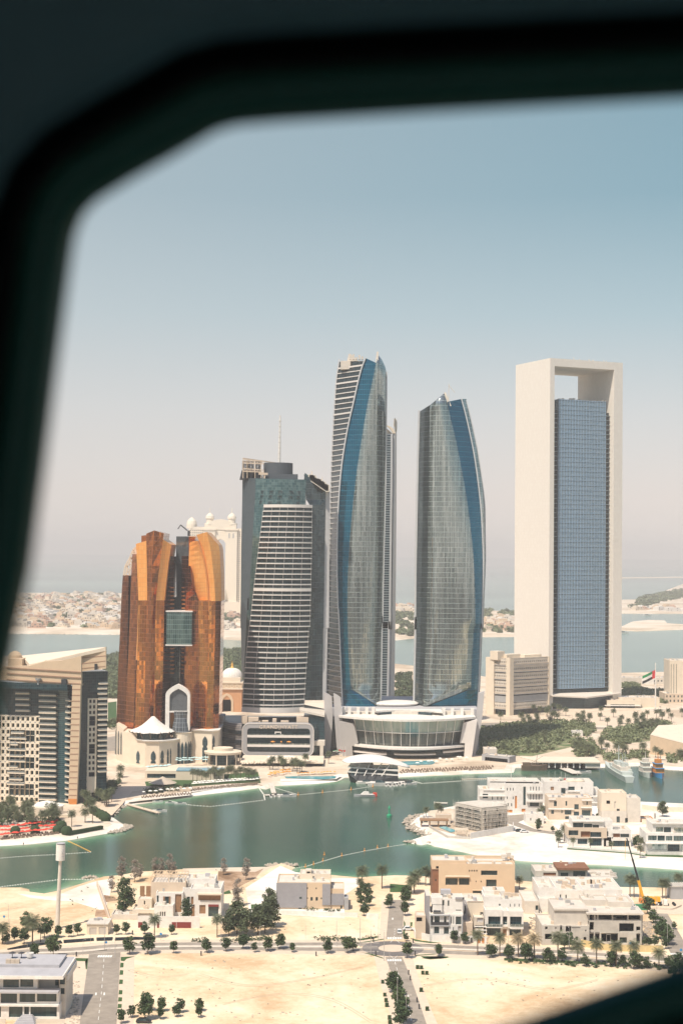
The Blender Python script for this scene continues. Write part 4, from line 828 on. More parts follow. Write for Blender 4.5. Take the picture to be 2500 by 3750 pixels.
# tent roof restaurant on the podium
tr_ = MB(); ca = V(zN.x(545), zN.y(1700), YO-16); X = lambda x: V(zN.x(x), zN.y(1650), YO-18).x; zl = zt2+5.6; zpk = pz(1490, YO-12)
N_ = 20; rows = []
for (k, zz) in ((1., 0), (.72, .22), (.5, .42), (.3, .66), (.16, .86), (.06, 1.)):
    rows.append([(ca.x+(X(835)-X(265))/2*k*math.cos(2*math.pi*i/N_)*(1+.05*(i % 2)*k), YO-9+17*k*math.sin(2*math.pi*i/N_)*(1+.05*(i % 2)*k), zl+(zpk-zl)*zz+(.6 if i % 2 and k == 1 else 0)) for i in range(N_)])
for a, b in zip(rows, rows[1:]):
    for i in range(N_): tr_.face([a[i], a[(i+1) % N_], b[(i+1) % N_], b[i]])
tr_.face(rows[-1]); tr_.build('tent_roof', M['white'], t, True)
rg = MB(); rg.lathe([(1,zt2+1),(1,zl+1.2)], ca.x, YO-9, 12, 0, (X(790)-X(345))/2, 12.5); rg.build('rooftop_glazing', M['darkglass'], t)
rs = MB()
for i in range(7):
    th_ = math.pi*(1.08+i*.14); p = (ca.x+(X(790)-X(345))/2*math.cos(th_)*1.02, YO-9+13*math.sin(th_), zt2+1); q = (ca.x+(X(835)-X(265))/2*math.cos(th_)*1.08, YO-9+17.5*math.sin(th_), zl+.8); rs.bar(p, q, .5)
rs.build('roof_strut', M['bark'], t, split=True)

# ================================================================ Grand Hyatt podium and sign
YP = 1160
t = thing('hotel_podium', 'grey rounded hotel podium with a framed terrace front and lettered sign', 'podium', V(zO.x(820), 2790, YP))
FP = Fac(V(zO.x(368), 2790, YP), V(zO.x(1288), 2790, YP))
def rrect(x0, y0, x1, y1, r, n=5):
    a = FP.at(zO.x(x0), zO.y(y1)); b = FP.at(zO.x(x1), zO.y(y0)); L = []
    for cx, cz, s0 in ((b[0]-r,a[1]+r,-90), (b[0]-r,b[1]-r,0), (a[0]+r,b[1]-r,90), (a[0]+r,a[1]+r,180)):
        for i in range(n+1): th_ = math.radians(s0+90*i/n); L.append((cx+r*math.cos(th_), cz+r*math.sin(th_)))
    return L
m = MB(); FP.ring(m, rrect(370,352,1285,757,5), rrect(433,412,1238,712,2.4), -9, 0); m.build('front_frame', mat('brushed_grey_panel', (.37,.36,.36), .55, .15, var=.06, scale=.6), t)
m = MB(); FP.ring(m, rrect(367,349,1288,760,5.2), rrect(376,358,1279,751,4.6), -.3, .25); m.build('frame_trim', M['slab'], t)
m = MB(); a, b, c, d = FP.rect(zO.x(433), zO.y(412), zO.x(1238), zO.y(712)); FP.box(m, a, b, c, d, -9, -3.4); m.build('terrace_glass', M['hotelglass'], t)
m = MB()
for y in (512, 632): z = FP.at(zO.x(800), zO.y(y))[1]; FP.box(m, a, b, z-.9, z+.9, -3.4, -.3)
m.build('terrace_slab', M['slab'], t, split=True)
m = MB()
for y in (492, 607): z = FP.at(zO.x(800), zO.y(y))[1]; FP.box(m, a, b, z-.5, z+.5, -.45, -.35)
m.build('glass_balustrade', M['paleglass'], t, split=True)
m = MB(); q = FP.rect(zO.x(787), zO.y(452), zO.x(870), zO.y(500)); FP.box(m, q[0], q[0]+.7, q[2], q[3], -1.4, -.7); FP.box(m, q[1]-.7, q[1], q[2], q[3], -1.4, -.7); FP.box(m, q[0], q[1], q[3]-.8, q[3], -1.38, -.72); m.build('terrace_portal', M['white'], t)
m = MB(); x0, x1 = V(zO.x(405),2600,YP+4).x, V(zO.x(1270),2600,YP+4).x; zr = FP.at(zO.x(800), zO.y(362))[1]
m.box(x0-4, x1+3, YP+9, YP+55, 4, zr-.6); m.box(x0+4, x1-4, YP+3, YP+40, -.2, FP.at(zO.x(800), zO.y(750))[1]+.6); m.build('podium_body', M['darkglass'], t)
m = MB() # striped wing sweeping back to the left
ribs = []
for i in range(13):
    u = i/12; p = V(zO.x(365-u*330), 2700, YP+2+u*u*34); ribs.append((p.x, p.y))
H_ = [3.5, 5, 8.2, 8.6, 11.5, 12, 14.8, 15.3, 18.2, 18.8, 21.5, 24.5, 26.2, 26.8]; O_ = [1.5, 0, 0, .8, .8, 0, 0, .8, .8, 0, 0, .8, 3, 10]; 
for i in range(12):
    for k in range(13):
        m.face([(ribs[i+1][0],ribs[i+1][1]+O_[k],H_[k]), (ribs[i][0],ribs[i][1]+O_[k],H_[k]), (ribs[i][0],ribs[i][1]+O_[k+1],H_[k+1]), (ribs[i+1][0],ribs[i+1][1]+O_[k+1],H_[k+1])], 1 if k in (1, 5, 9) else 0)
    m.face([(ribs[i+1][0],ribs[i+1][1]+10,26.8),(ribs[i][0],ribs[i][1]+10,26.8),(ribs[i][0],YP+60,26.8),(ribs[i+1][0],YP+60,26.8)], 0)
    m.face([(ribs[i+1][0],ribs[i+1][1]+4,-.2), (ribs[i][0],ribs[i][1]+4,-.2), (ribs[i][0],ribs[i][1]+4,3.5), (ribs[i+1][0],ribs[i+1][1]+4,3.5)], 1)
    m.face([(ribs[i+1][0],ribs[i+1][1]+1.5,3.5), (ribs[i][0],ribs[i][1]+1.5,3.5), (ribs[i][0],ribs[i][1]+6,3.5), (ribs[i+1][0],ribs[i+1][1]+6,3.5)], 1)
m.build('curved_wing', [mat('dark_ribbed_metal', (.16,.15,.15), .4, .35, var=.12, scale=.3, stripes=(1.3,.3,(.30,.25,.22))), M['hull']], t)
m = MB()
for (xa_, xb_, yy, hh) in ((355,435,330,5), (445,575,320,4), (1062,1215,318,4.5), (755,805,318,3), (860,960,345,1.5), (620,700,342,1.6), (500,600,345,1.2)):
    p, q = V(zO.x(xa_), zO.y(yy), YP+6), V(zO.x(xb_), zO.y(yy), YP+6); m.box(p.x, q.x, YP+10, YP+16, zr-.6, zr+hh)
m.build('rooftop_plant', M['beige'], t, split=True)
m = MB(); p, q = V(zO.x(70), 2600, YP+30), V(zO.x(360), 2600, YP+22); m.hexa([(p.x,YP+14,26.5),(q.x-12,YP+10,26.5),(q.x-12,YP+30,26.5),(p.x,YP+34,26.5)], [(p.x,YP+14,31),(q.x-12,YP+10,31),(q.x-12,YP+30,31),(p.x,YP+34,31)]); m.build('roof_house', M['grey'], t)
def text(s, body, p, h, rot, m, parent, ext=.12, name='sign_lettering'):
    cu = bpy.data.curves.new(name, 'FONT'); cu.body = body; cu.size = h; cu.align_x = 'CENTER'; cu.extrude = ext; cu.resolution_u = 2; cu.materials.append(m); cu.space_character = s
    o = bpy.data.objects.new(name, cu); COL.objects.link(o); o.parent = parent; o.location = Vector(p)-Vector(parent.location); o.rotation_euler = rot
    dg = bpy.context.evaluated_depsgraph_get(); me = bpy.data.meshes.new_from_object(o.evaluated_get(dg)); q = bpy.data.objects.new(name, me); COL.objects.link(q)
    q.parent = parent; q.location = o.location; q.rotation_euler = rot; bpy.data.objects.remove(o); return q
c = FP.at(zO.x(835), zO.y(413)); p = FP.P(c[0], c[1], .25); text(1.15, 'GRAND|HYATT', p, 3.6, (math.pi/2,0,math.atan2(FP.u.y,FP.u.x)), mat('sign_gold', (.75,.62,.48), .4, var=.02), t)
FO2 = []
um = MB(); um.lathe([(1.9,-.5),(0,.3)],0,0,8); um.tube((0,0,-2.4),(0,0,.1),.08)
for x in (762, 870, 967):
    c = FP.at(zO.x(x), zO.y(575)); p = FP.P(c[0], FP.at(zO.x(800), zO.y(632))[1]+.9+2.3, -1.7)
    o = um.build('parasol', M['sandc'], None, loc=(0,0,0)) if x == 762 else FO2[0].copy()
    if x != 762: COL.objects.link(o)
    o.location = p; tag(o, '%s orange parasol on the framed hotel podium terrace' % ('left' if x == 762 else 'folded middle' if x == 870 else 'right'), 'parasol', 'orange terrace parasols'); FO2.append(o)
FO2[1].scale = (.4,.4,1.3)
# low dark wing and ramp between the podiums
t = thing('link_building', 'dark glass wing with a pale sloping roof between the two podiums', 'building', V(1160, 2740, 1180))
m = MB(); a = V(zO.x(1165), zO.y(130), 1195); b = V(zO.x(1425), zO.y(240), 1185); m.box(a.x, b.x, 1172, 1215, -.2, b.z); m.build('wall', M['hotelglass'], t)
m = MB(); m.hexa([(a.x-3,1170,a.z-1.5),(b.x,1170,b.z),(b.x,1216,b.z),(a.x-3,1216,a.z-1.5)], [(a.x-3,1170,a.z),(b.x,1170,b.z+1.5),(b.x,1216,b.z+1.5),(a.x-3,1216,a.z)]); m.build('roof', M['offwhite'], t)
m = MB(); p = V(zO.x(1290), zO.y(560), 1168); q = V(zO.x(1425), zO.y(620), 1168); m.box(p.x, q.x, 1163, 1172, q.z, p.z); m.box(q.x-3.5, q.x-1, 1163, 1172, -.2, q.z); m.build('entrance_portal', M['offwhite'], t)

# ================================================================ Etihad podium
cx = V(1497, 2650, 1190).x; RB = 66.; YS = 1165
t = thing('glass_podium', 'white bowl shaped podium with an inclined glass wall under a curved roof terrace', 'podium', (cx, YS+20, GL))
zz_ = lambda y, Y=YS: V(1500, zP.y(y), Y).z
def arc(xl, xr, sag, Y, n=20, ex=1.):
    a, b = V(zP.x(xl), 2650, Y+sag).x, V(zP.x(xr), 2650, Y+sag).x; c_, h_ = (a+b)/2, (b-a)/2
    return [(c_+h_*(2*i/n-1), Y+sag*((2*i/n-1)**2)) for i in range(n+1)]
def arc_slab(mb, A, z0, z1, yb, mi=0):
    n = len(A)
    for i in range(n-1):
        (ax, ay), (bx_, by) = A[i], A[i+1]
        mb.face([(ax,ay,z0),(bx_,by,z0),(bx_,by,z1),(ax,ay,z1)], mi); mb.face([(ax,ay,z1),(bx_,by,z1),(bx_,yb,z1),(ax,yb,z1)], mi); mb.face([(bx_,by,z0),(ax,ay,z0),(ax,yb,z0),(bx_,yb,z0)], mi)
    mb.face([(A[0][0],A[0][1],z0),(A[0][0],A[0][1],z1),(A[0][0],yb,z1),(A[0][0],yb,z0)], mi); mb.face([(A[-1][0],A[-1][1],z0),(A[-1][0],yb,z0),(A[-1][0],yb,z1),(A[-1][0],A[-1][1],z1)], mi)
rtop = arc(150, 1416, 26, YS-4); m = MB(); zr1 = zz_(352, YS-4); arc_slab(m, rtop, zr1-.8, zr1+.7, YS+60); m.build('roof_terrace', M['white'], t)
gt = arc(292, 1310, 20, YS-2, 24); gm_ = arc(312, 1290, 19, YS+1, 24); gbm = arc(330, 1272, 17, YS+5, 24); m = MB(); z3, z2_, z1_ = zr1-.8, zz_(470, YS), zz_(590, YS+4)
U = [0]
for i in range(24): U.append(U[-1]+4.1)
for i in range(24):
    m.face([(*gm_[i],z2_),(*gm_[i+1],z2_),(*gt[i+1],z3),(*gt[i],z3)], 0, [(U[i],z2_),(U[i+1],z2_),(U[i+1],z3),(U[i],z3)])
    m.face([(*gbm[i],z1_),(*gbm[i+1],z1_),(*gm_[i+1],z2_),(*gm_[i],z2_)], 1, [(U[i],z1_),(U[i+1],z1_),(U[i+1],z2_),(U[i],z2_)])
m.build('inclined_glass', [grid_mat('podium_glass_upper', 2.05, 11.8, .12, .05, (.25,.33,.30), (.38,.44,.40), (.14,.17,.17), metal=.35, rough=.2, tilt=.03), grid_mat('podium_glass_lower', 2.05, 11.8, .06, .05, (.03,.045,.045), (.17,.18,.16), (.3,.32,.31), metal=.35, rough=.15, tilt=.05)], t)
m = MB()
for i in list(range(0,25,2)): m.bar((gt[i][0],gt[i][1]-.3,z3),(gm_[i][0],gm_[i][1]-.3,z2_),.45); m.bar((gm_[i][0],gm_[i][1]-.3,z2_),(gbm[i][0],gbm[i][1]-.3,z1_),.45)
for i in range(24): m.bar((gm_[i][0],gm_[i][1]-.35,z2_),(gm_[i+1][0],gm_[i+1][1]-.35,z2_),.5)
m.build('glazing_frame', M['white'], t)
m = MB(); zl1 = zz_(612, YS-3); arc_slab(m, arc(272, 1318, 22, YS-4), zl1-.9, zl1+.6, YS+40); m.build('lower_canopy', M['white'], t)
m = MB(); arc_slab(m, arc(345, 1262, 15, YS+8), -.2, zl1-1, YS+40); m.build('ground_floor_glass', M['hotelglass'], t)
m = MB(); zb1 = zz_(665, YS+2)
A_ = arc(280, 1316, 20, YS-1, 30); arc_slab(m, A_[:10], zb1-.6, zb1+.6, YS+20); arc_slab(m, A_[24:], zb1+.6, zb1+1.8, YS+20); arc_slab(m, A_[11:23], zb1-.3, zb1+.5, YS+20); m.build('balcony', M['slab'], t)
def plane_poly(mb, pts, Y, depth, mi=0): # px outline standing at depth Y
    P = [V(zP.x(x), zP.y(y), Y) for x, y in pts]; n = len(P); a = sum(P[i].x*P[(i+1) % n].z-P[(i+1) % n].x*P[i].z for i in range(n))
    if a < 0: P.reverse()
    B = [p+Vector((0,depth,0)) for p in P]; mb.face(P, mi)
    for i in range(n): mb.face([P[i], B[i], B[(i+1) % n], P[(i+1) % n]], mi)
    mb.face(B[::-1], mi)
m = MB(); plane_poly(m, [(162,362),(292,380),(332,560),(275,590),(285,708),(188,708)], YS+16, 24); m.build('solid_wing', mat('warm_grey_panel', (.42,.40,.38), .6, .1, var=.04), t)
m = MB(); plane_poly(m, [(1432,345),(1304,372),(1272,560),(1318,560),(1312,690),(1382,690)], YS+16, 24); m.build('solid_wing', M['slab'], t)
m = MB(); plane_poly(m, [(190,272),(1385,262),(1385,305),(190,322)], YS+34, 6); m.build('parapet_wall', M['offwhite'], t)
m = MB()
for x in (200,250,330,410,470,1120,1200,1290,1385): p = V(zP.x(x), zP.y(300), YS+33); m.box(p.x-1.2, p.x+1.2, YS+31, YS+33.5, zr1+.7, zr1+6)
m.build('parapet_pier', M['white'], t, split=True)
m = MB(); zd = zz_(262, YS+40); cxd = V(zP.x(750), 2600, YS+40).x
A_ = arc(495, 1110, -14, YS+38, 16); arc_slab(m, A_, zd, zd+1.2, YS+70); m.build('roof_canopy', M['white'], t)
m = MB(); arc_slab(m, arc(520, 1010, -8, YS+36, 12), zr1+.7, zd, YS+60); m.build('roof_lounge_glass', M['hotelglass'], t)
m = MB(); p = V(zP.x(640), zP.y(190), YS+70); m.lathe([(0,p.z-1.5),(20,p.z-1.2),(21,p.z),(19,p.z+1),(0,p.z+1.4)], p.x, YS+74, 28, 0, 1.0, .8); m.lathe([(12,zr1),(14,p.z-1)], p.x, YS+74, 20); m.build('roof_disc', M['white'], t)
m = MB(); m.box(V(zP.x(90),2600,YS+50).x, V(zP.x(1440),2600,YS+50).x, YS+44, YS+150, -.2, zr1+4); m.build('rear_block', M['roofgrey'], t)
for i, (x, y) in enumerate(((510,300),(595,305),(640,300),(950,295),(1010,300),(1075,300),(1140,295))): # roof pergolas: things standing on the terrace
    m = MB(); m.box(-3,3,-2,2,2.6,2.9)
    for a, b in ((-2.8,-1.8),(2.5,-1.8),(-2.8,1.6),(2.5,1.6)): m.box(a,a+.3,b,b+.3,0,2.6)
    o = m.build('pergola', M['cream'], None, loc=(V(zP.x(x),2600,YS+14+i%2*4).x, YS+14+i % 2*4, zr1+.7)) if i == 0 else o0.copy()
    if i == 0: o0 = o
    else: COL.objects.link(o); o.location = (V(zP.x(x),2600,YS+14+i%2*4).x, YS+14+i % 2*4, zr1+.7)
    tag(o, ORD[i]+' small square pergola from the left on the curved roof terrace', 'pergola', 'pergolas on the roof terrace')
for nm, pts, Y, d, lab in (('fin', [(15,93),(58,110),(88,132),(96,322),(72,690),(30,708),(22,520)], YS+30, 5, 'pale leaning concrete fin, outermost left of the glass podium'), ('fin', [(103,100),(140,118),(170,142),(186,330),(208,705),(140,705),(112,330)], YS+24, 5, 'pale leaning concrete fin beside the left end of the curved glass wall'), ('fin', [(1448,98),(1499,80),(1478,330),(1412,682),(1375,690),(1428,330)], YS+26, 5, 'pale leaning concrete fin at the right end of the glass podium')):
    m = MB(); plane_poly(m, pts, Y, d); o = m.build('concrete_fin', mat('fin_concrete', (.47,.45,.44), .7, var=.05), None, loc=V(zP.x(pts[-1][0]), 2780, Y)); tag(o, lab, 'fin', 'leaning podium fins')
m = MB(); plane_poly(m, [(60,320),(108,320),(140,700),(70,690)], YS+40, 10); o = m.build('podium_side_glass', M['hotelglass'], None, loc=V(1210,2780,YS+40)); tag(o, 'dark sloping glass wall between the two left podium fins', 'glass wall')

# ================================================================ brutalist office block
A0, B0, C0 = G(zE.x(437), zE.y(803)), G(zE.x(572), zE.y(815)), G(zE.x(797), zE.y(782))
A0 = Vector((V(zE.x(437),2600,B0.y+16).x, B0.y+16, GL)); C0 = Vector((V(zE.x(797),2600,B0.y+34).x, B0.y+34, GL))
t = thing('office_block', 'stone office block with rows of small round holes beside the frame tower', 'office building', B0)
ztop = V(zE.x(572), zE.y(487), B0.y).z
D0 = A0+(C0-B0)
m = MB(); m.prism([A0+Vector((1,2,0)), B0+Vector((0,2,0)), C0+Vector((-1,1,0)), D0], 0, ztop-1.2); m.build('core_wall', M['stripdark'], t)
rows_ = 7; z0_, z1_ = 6., ztop
for F_, ua, ub, nh in ((Fac(A0, B0), 9.5, -.2, 7), (Fac(B0, C0), 4, 0, 18)):
    m = MB(); h = (z1_-z0_)/7
    ub = F_.L+ub-(3.5 if ua > 9 else 0)
    for r in range(7):
        if r == 1: F_.wall(m, ua, ub, z0_+r*h+.2, z0_+(r+1)*h-.6, [], .6, 1); continue
        a, b = z0_+r*h+(1.0 if r < 6 else .4), z0_+(r+1)*h-(.2 if r < 6 else 0)
        if r == 6: b = ztop
        st_ = (ub-ua)/nh; hc = a+1.9
        F_.wall(m, ua, ub, a, b-0.0, [(ua+i*st_+st_*.28, ua+i*st_+st_*.72, hc, hc+1.7) for i in range(nh)], .9, 0)
        F_.box(m, ua, ub, a-.5, a, -.8, .9, 1); F_.box(m, ua, ub, a, a+1.3, 0.01, .8, 2)
    m.build('pierced_band', [M['palecon'], M['grey'], M['bronze_roof']], t)
m = MB(); F1 = Fac(A0, B0); F2 = Fac(B0, C0)
F1.box(m, 0, 9.3, -.2, ztop, -4, 1.2); F1.box(m, F1.L-3.4, F1.L+1.2, -.2, ztop+.6, -3, 1.3); F2.box(m, -1.3, 4, -.2, ztop+.6, -3, 1.2); F2.box(m, F2.L-1.6, F2.L, -.2, ztop, -6, 1.2); m.build('corner_pier', M['cream'], t, split=True)
m = MB(); F2.box(m, 2, 20, ztop-2, ztop+3, -16, -6); F2.box(m, -6, 3, ztop-2, ztop+6, -20, -10); F2.box(m, 30, F2.L, ztop-2, ztop+1.5, -20, -10)
m.build('roof_housing', M['cream'], t, split=True)
m = MB(); m.prism([A0, B0, C0, D0], ztop-1.3, ztop-.7); m.build('roof', M['cream'], t)

# ================================================================ palace gate with white dome
YG = 1500
t = thing('domed_gate', 'orange stone palace gate with a ribbed white dome and pointed archway', 'gate', V(zC.x(105), 2610, YG))
Fg = Fac(V(zC.x(-20), 2600, YG), V(zC.x(192), 2600, YG)); gg = lambda x, y: Fg.at(zC.x(x), zC.y(y))
m = MB(); a = gg(-10, 1100); b = gg(192, 950); hole = Fg.rect(zC.x(32), zC.y(1000), zC.x(105), zC.y(1100)); 
Fg.wall(m, a[0], b[0], -.2, b[1], [(hole[0], hole[1], -.2, hole[3]-4)], 12); Fg.box(m, a[0], b[0], -.2+5, b[1]-.05, -26, -12.05); m.build('wall', mat('orange_stone', (.55,.29,.15), .85, var=.06), t)
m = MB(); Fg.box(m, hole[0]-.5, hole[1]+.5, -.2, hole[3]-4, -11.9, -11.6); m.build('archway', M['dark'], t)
m = MB(); o = ogee(hole[0], hole[1], 1, hole[3]-7, hole[3]); Fg.ring(m, scaled(o, 2), o, -.2, .6); m.build('arch_surround', M['tanwall'], t)
m = MB(); z = gg(0, 950)[1]; Fg.box(m, a[0]-1, b[0]+1, z, z+1.3, -27, 1.5); z5 = gg(0, 900)[1]; Fg.box(m, a[0], b[0], z+1.3, z5, -25, .5, 1); z6 = gg(0, 855)[1]; Fg.box(m, a[0]-1, b[0]+1, z5, z5+1.2, -26, 1.2); Fg.box(m, a[0]+1.5, b[0]-1.5, z5+1.2, z6, -24, -1); m.build('parapet', [M['cream'], M['tanwall']], t)
m = MB()
for x in (26, 68, 112, 155): u, z = gg(x, 926); o = [(u+1.7*math.cos(k*math.pi/6), z+1.7*math.sin(k*math.pi/6)) for k in range(12)]; i_ = [(u+1.1*math.cos(k*math.pi/6), z+1.1*math.sin(k*math.pi/6)) for k in range(12)]; Fg.ring(m, o, i_, .4, .9)
m.build('roundel', M['cream'], t, split=True)
m = MB(); u, z = gg(104, 855); rr = gg(187, 855)[0]-u; c = Fg.P(u, 0, -12.5); zt_ = gg(104, 782)[1]; pr = []
for k in range(11): q = k/10*math.pi/2; pr.append((rr*math.cos(q)**.8 if k < 10 else 0.01, z+(zt_-z)*math.sin(q)))
NN = 48; rowsd = [[(c.x+r_*(1+.035*abs(math.sin(i*math.pi/2)))*math.cos(2*math.pi*i/NN), c.y+r_*(1-.035*(i % 2))*math.sin(2*math.pi*i/NN), zz) for i in range(NN)] for r_, zz in pr]
for a_, b_ in zip(rowsd, rowsd[1:]):
    for i in range(NN): m.face([a_[i], a_[(i+1) % NN], b_[(i+1) % NN], b_[i]])
m.build('dome', M['white'], t)
m = MB(); zf_ = gg(104, 722)[1]; m.lathe([(2.2,zt_-.6),(.9,zt_+2),(1.1,zt_+3.2),(.35,zt_+5),(.05,zf_)], c.x, c.y, 10); m.build('finial', mat('gilt', (.75,.42,.1), .35, .6, var=.05), t)

# ================================================================ far arch hotel
YF = 3900
t = thing('arch_hotel', 'pale far hotel with a giant keyhole arch between two domed turrets', 'hotel', V(zA.x(1400), 2290, YF))
Ff = Fac(V(zA.x(1150), 2200, YF), V(zA.x(1750), 2200, YF)); ff = lambda x, y: Ff.at(zA.x(x), zA.y(y))
Mf = mat('pale_far_stone', (.78,.69,.56), .85, var=.04, scale=.02)
m = MB(); l, r_ = ff(1205,0)[0], ff(1345,0)[0]
def winrows(u0, u1, z0, z1, nu, nz): 
    du, dz = (u1-u0)/nu, (z1-z0)/nz; return [(u0+i*du+du*.25, u0+i*du+du*.75, z0+j*dz+dz*.25, z0+j*dz+dz*.8) for i in range(nu) for j in range(nz)]
zt_ = ff(1200,50)[1]; Ff.wall(m, l, r_, 1, zt_, winrows(l+2, r_-3, 20, zt_-6, 10, 32), 3); Ff.box(m, l, r_, 1, zt_-.1, -60, -3, 1)
l2, r2_ = ff(1490,0)[0], ff(1680,0)[0]; zt_2 = ff(1500,62)[1]; Ff.wall(m, l2, r2_, 1, zt_2, winrows(l2+1, r2_-3, 30, zt_2-6, 12, 34), 3); Ff.box(m, l2, r2_, 1, zt_2-.1, -60, -3, 1)
m.build('window_wall', [Mf, mat('far_window_shade', (.22,.2,.18), .8, var=.05)], t)
m = MB(); lt_, rt_ = ff(1345,0)[0], ff(1490,0)[0]; zl_, za_ = ff(1400,75)[1], ff(1400,130)[1]; cu = ff(1408,0)[0]; ra = (ff(1448,0)[0]-ff(1365,0)[0])/2
inn = [(cu+ra*.85, 1)]+[(cu+ra*.85, ff(0,210)[1])]+[(cu+ra*math.cos(k*math.pi/12), ff(0,180)[1]+(za_-ff(0,180)[1])*math.sin(k*math.pi/12)) for k in range(13)]+[(cu-ra*.85, ff(0,210)[1]), (cu-ra*.85, 1)]
outp = [(rt_, 1), (rt_, ff(0,210)[1])]+[(lt_+(rt_-lt_)*(1-k/12), zl_) for k in range(13)]+[(lt_, ff(0,210)[1]), (lt_, 1)]
for i in range(len(inn)-1): 
    a_, b_, c_, d_ = outp[i], outp[i+1], inn[i+1], inn[i]
    m.face([Ff.P(*a_,2), Ff.P(*b_,2), Ff.P(*c_,2), Ff.P(*d_,2)]); m.face([Ff.P(*d_,2), Ff.P(*c_,2), Ff.P(*c_,-50), Ff.P(*d_,-50)]); m.face([Ff.P(*b_,2), Ff.P(*a_,2), Ff.P(*a_,-50), Ff.P(*b_,-50)])
Ff.box(m, ff(1352,0)[0], ff(1462,0)[0], zl_, ff(0,55)[1], -40, 0); o = [(cu+38*math.cos(k*math.pi/10), ff(0,58)[1]+26*math.sin(k*math.pi/10)) for k in range(11)]; Ff.poly(m, o, -30, 3)
m.build('giant_arch', Mf, t)
for x in (1338, 1478):
    m = MB(); u = ff(x,0)[0]; c = Ff.P(u,0,-10); Ff.box(m, u-14, u+14, ff(0,240)[1] if x < 1400 else 1, ff(0,60)[1], -26, 6); Ff.box(m, u-17, u+17, ff(0,60)[1], ff(0,50)[1], -28, 8); Ff.box(m, u-12, u+12, ff(0,50)[1], ff(0,25)[1], -22, 2)
    for k in (-1, 1): Ff.box(m, u+k*5-1.5, u+k*5+1.5, ff(0,110)[1], ff(0,80)[1], 6, 6.4, 1); Ff.box(m, u+k*5-1.5, u+k*5+1.5, ff(0,48)[1], ff(0,30)[1], 2, 2.4, 1)
    z = ff(0,25)[1]; m.lathe([(14,z),(14,z+3),(9,z+4),(9,z+14),(11,z+15),(10,z+21),(6,z+26),(1,z+29),(.8,z+40),(0,z+42)], c.x, c.y, 16); m.build('turret', [Mf, M['grey']], t)
m = MB(); u = ff(1222,0)[0]; c = Ff.P(u,0,-12); z = ff(0,50)[1]; m.lathe([(13,z),(13,z+10),(11,z+18),(6,z+24),(0,z+28)], c.x, c.y, 16); m.build('corner_dome', Mf, t)
m = MB(); Ff.box(m, ff(1400,0)[0], ff(1660,0)[0], 1, ff(0,515)[1], -50, 14); u = ff(1415,0)[0]; c = Ff.P(u,0,4); z = ff(0,505)[1]; m.lathe([(16,z),(16,z+12),(13,z+24),(6,z+34),(0,z+38)], c.x, c.y, 16); m.build('podium', Mf, t)

# ================================================================ tan hotel on the left
YT = 952
t = thing('curved_hotel', 'tan curved hotel with checkered balconies, dark glass and a wedge shaped roof wall', 'hotel', V(zQ.x(500), 2950, YT))
Ft = Fac(V(zQ.x(-250), 2900, YT+6), V(zQ.x(530), 2900, YT)); tt = lambda x, y, F=Ft: F.at(zQ.x(x), zQ.y(y))
checker = mat('pale_cream_render', (.76,.66,.52), .85, var=.05); fl = 79.
def Q(x, y, Y): return V(zQ.x(x), zQ.y(y), Y)
# lattice of small square loggias, columns of the left part
m = MB(); u1 = tt(545,0)[0]; u0 = 0; ztp = tt(300,975)[1]; zbt = tt(300,2130)[1]; holes = []; cw = (u1-tt(480,0)[0])
nr = 13; dz = (ztp-zbt)/nr
voids = []
for r_ in range(nr):
    for c_ in range(int(u1/ (cw*.98))+1):
        ua = u1-(c_+1)*cw+.0; big1 = c_ in (3,4,5) and 1 <= (nr-1-r_)-1 and ((nr-1-r_) % 2 == 0 or True) and 2 <= (nr-1-r_) <= 11
        big2 = c_ in (1,2) and (nr-1-r_) % 4 in (2, 3) and (nr-1-r_) <= 11
        big3 = c_ in (8,9) and (nr-1-r_) % 4 in (0, 1)
        if big1 or big3: voids.append((ua-.3, ua+cw+.3, zbt+r_*dz+(.0), zbt+(r_+1)*dz-(.75 if (nr-1-r_) % 2 == 0 else -.01)))
        elif big2: voids.append((ua-.01, ua+cw+.01, zbt+r_*dz+(.2 if (nr-1-r_) % 4 == 3 else -.01), zbt+(r_+1)*dz-(.9 if (nr-1-r_) % 4 == 2 else -.01)))
        else: voids.append((ua+cw*.26, ua+cw*.84, zbt+r_*dz+dz*.18, zbt+(r_+1)*dz-dz*.24))
Ft.wall(m, 0, u1, zbt, ztp, voids, 1.6)
for r_ in range(nr+1): # brown squares where the bars of the lattice cross
    for c_ in range(int(u1/cw)+1):
        u = u1-(c_+1)*cw+cw*.06; z = zbt+r_*dz
        if not any(v[0] < u+.3 < v[1] and v[2] < z < v[3] for v in voids): Ft.box(m, u-.35, u+.35, z-.38, z+.38, 0, .06, 1)
m.build('loggia_lattice', [checker, M['greystone']], t)
for j in range(0, 12): # columns at the foot
    pass
m = MB(); Ft.box(m, 0, u1, 1, zbt, -9, -3); Ft.box(m, 0, u1, zbt, ztp, -12, -1.65); Ft.box(m, 0, tt(535,0)[0]+1, ztp, tt(300,560)[1], -12, -.9)
m.build('curtain_glass', M['hotelglass'], t)
m = MB()
for i in range(12): u = u1-.4-i*cw*1; Ft.box(m, u-.45, u+.45, 1, zbt, -2, -.1)
Ft.box(m, 0, u1, zbt-.5, zbt, -3, .1); m.build('foot_column', checker, t, split=True)
sl_ = MB(); rl_ = MB()
def balc(F_, x0, x1, ys, out=1.6, th=.38, wav=0):
    for y in ys:
        a, b = F_.at(zQ.x(x0), zQ.y(y)), F_.at(zQ.x(x1), zQ.y(y)); F_.box(sl_, a[0], b[0], b[1]-th, b[1]+th, -1.2, out); F_.box(rl_, a[0], b[0], b[1]+th+.05, b[1]+th+.85, out-.15, out-.05)
balc(Ft, 214, 400, [690+i*76 for i in range(4)], 1)
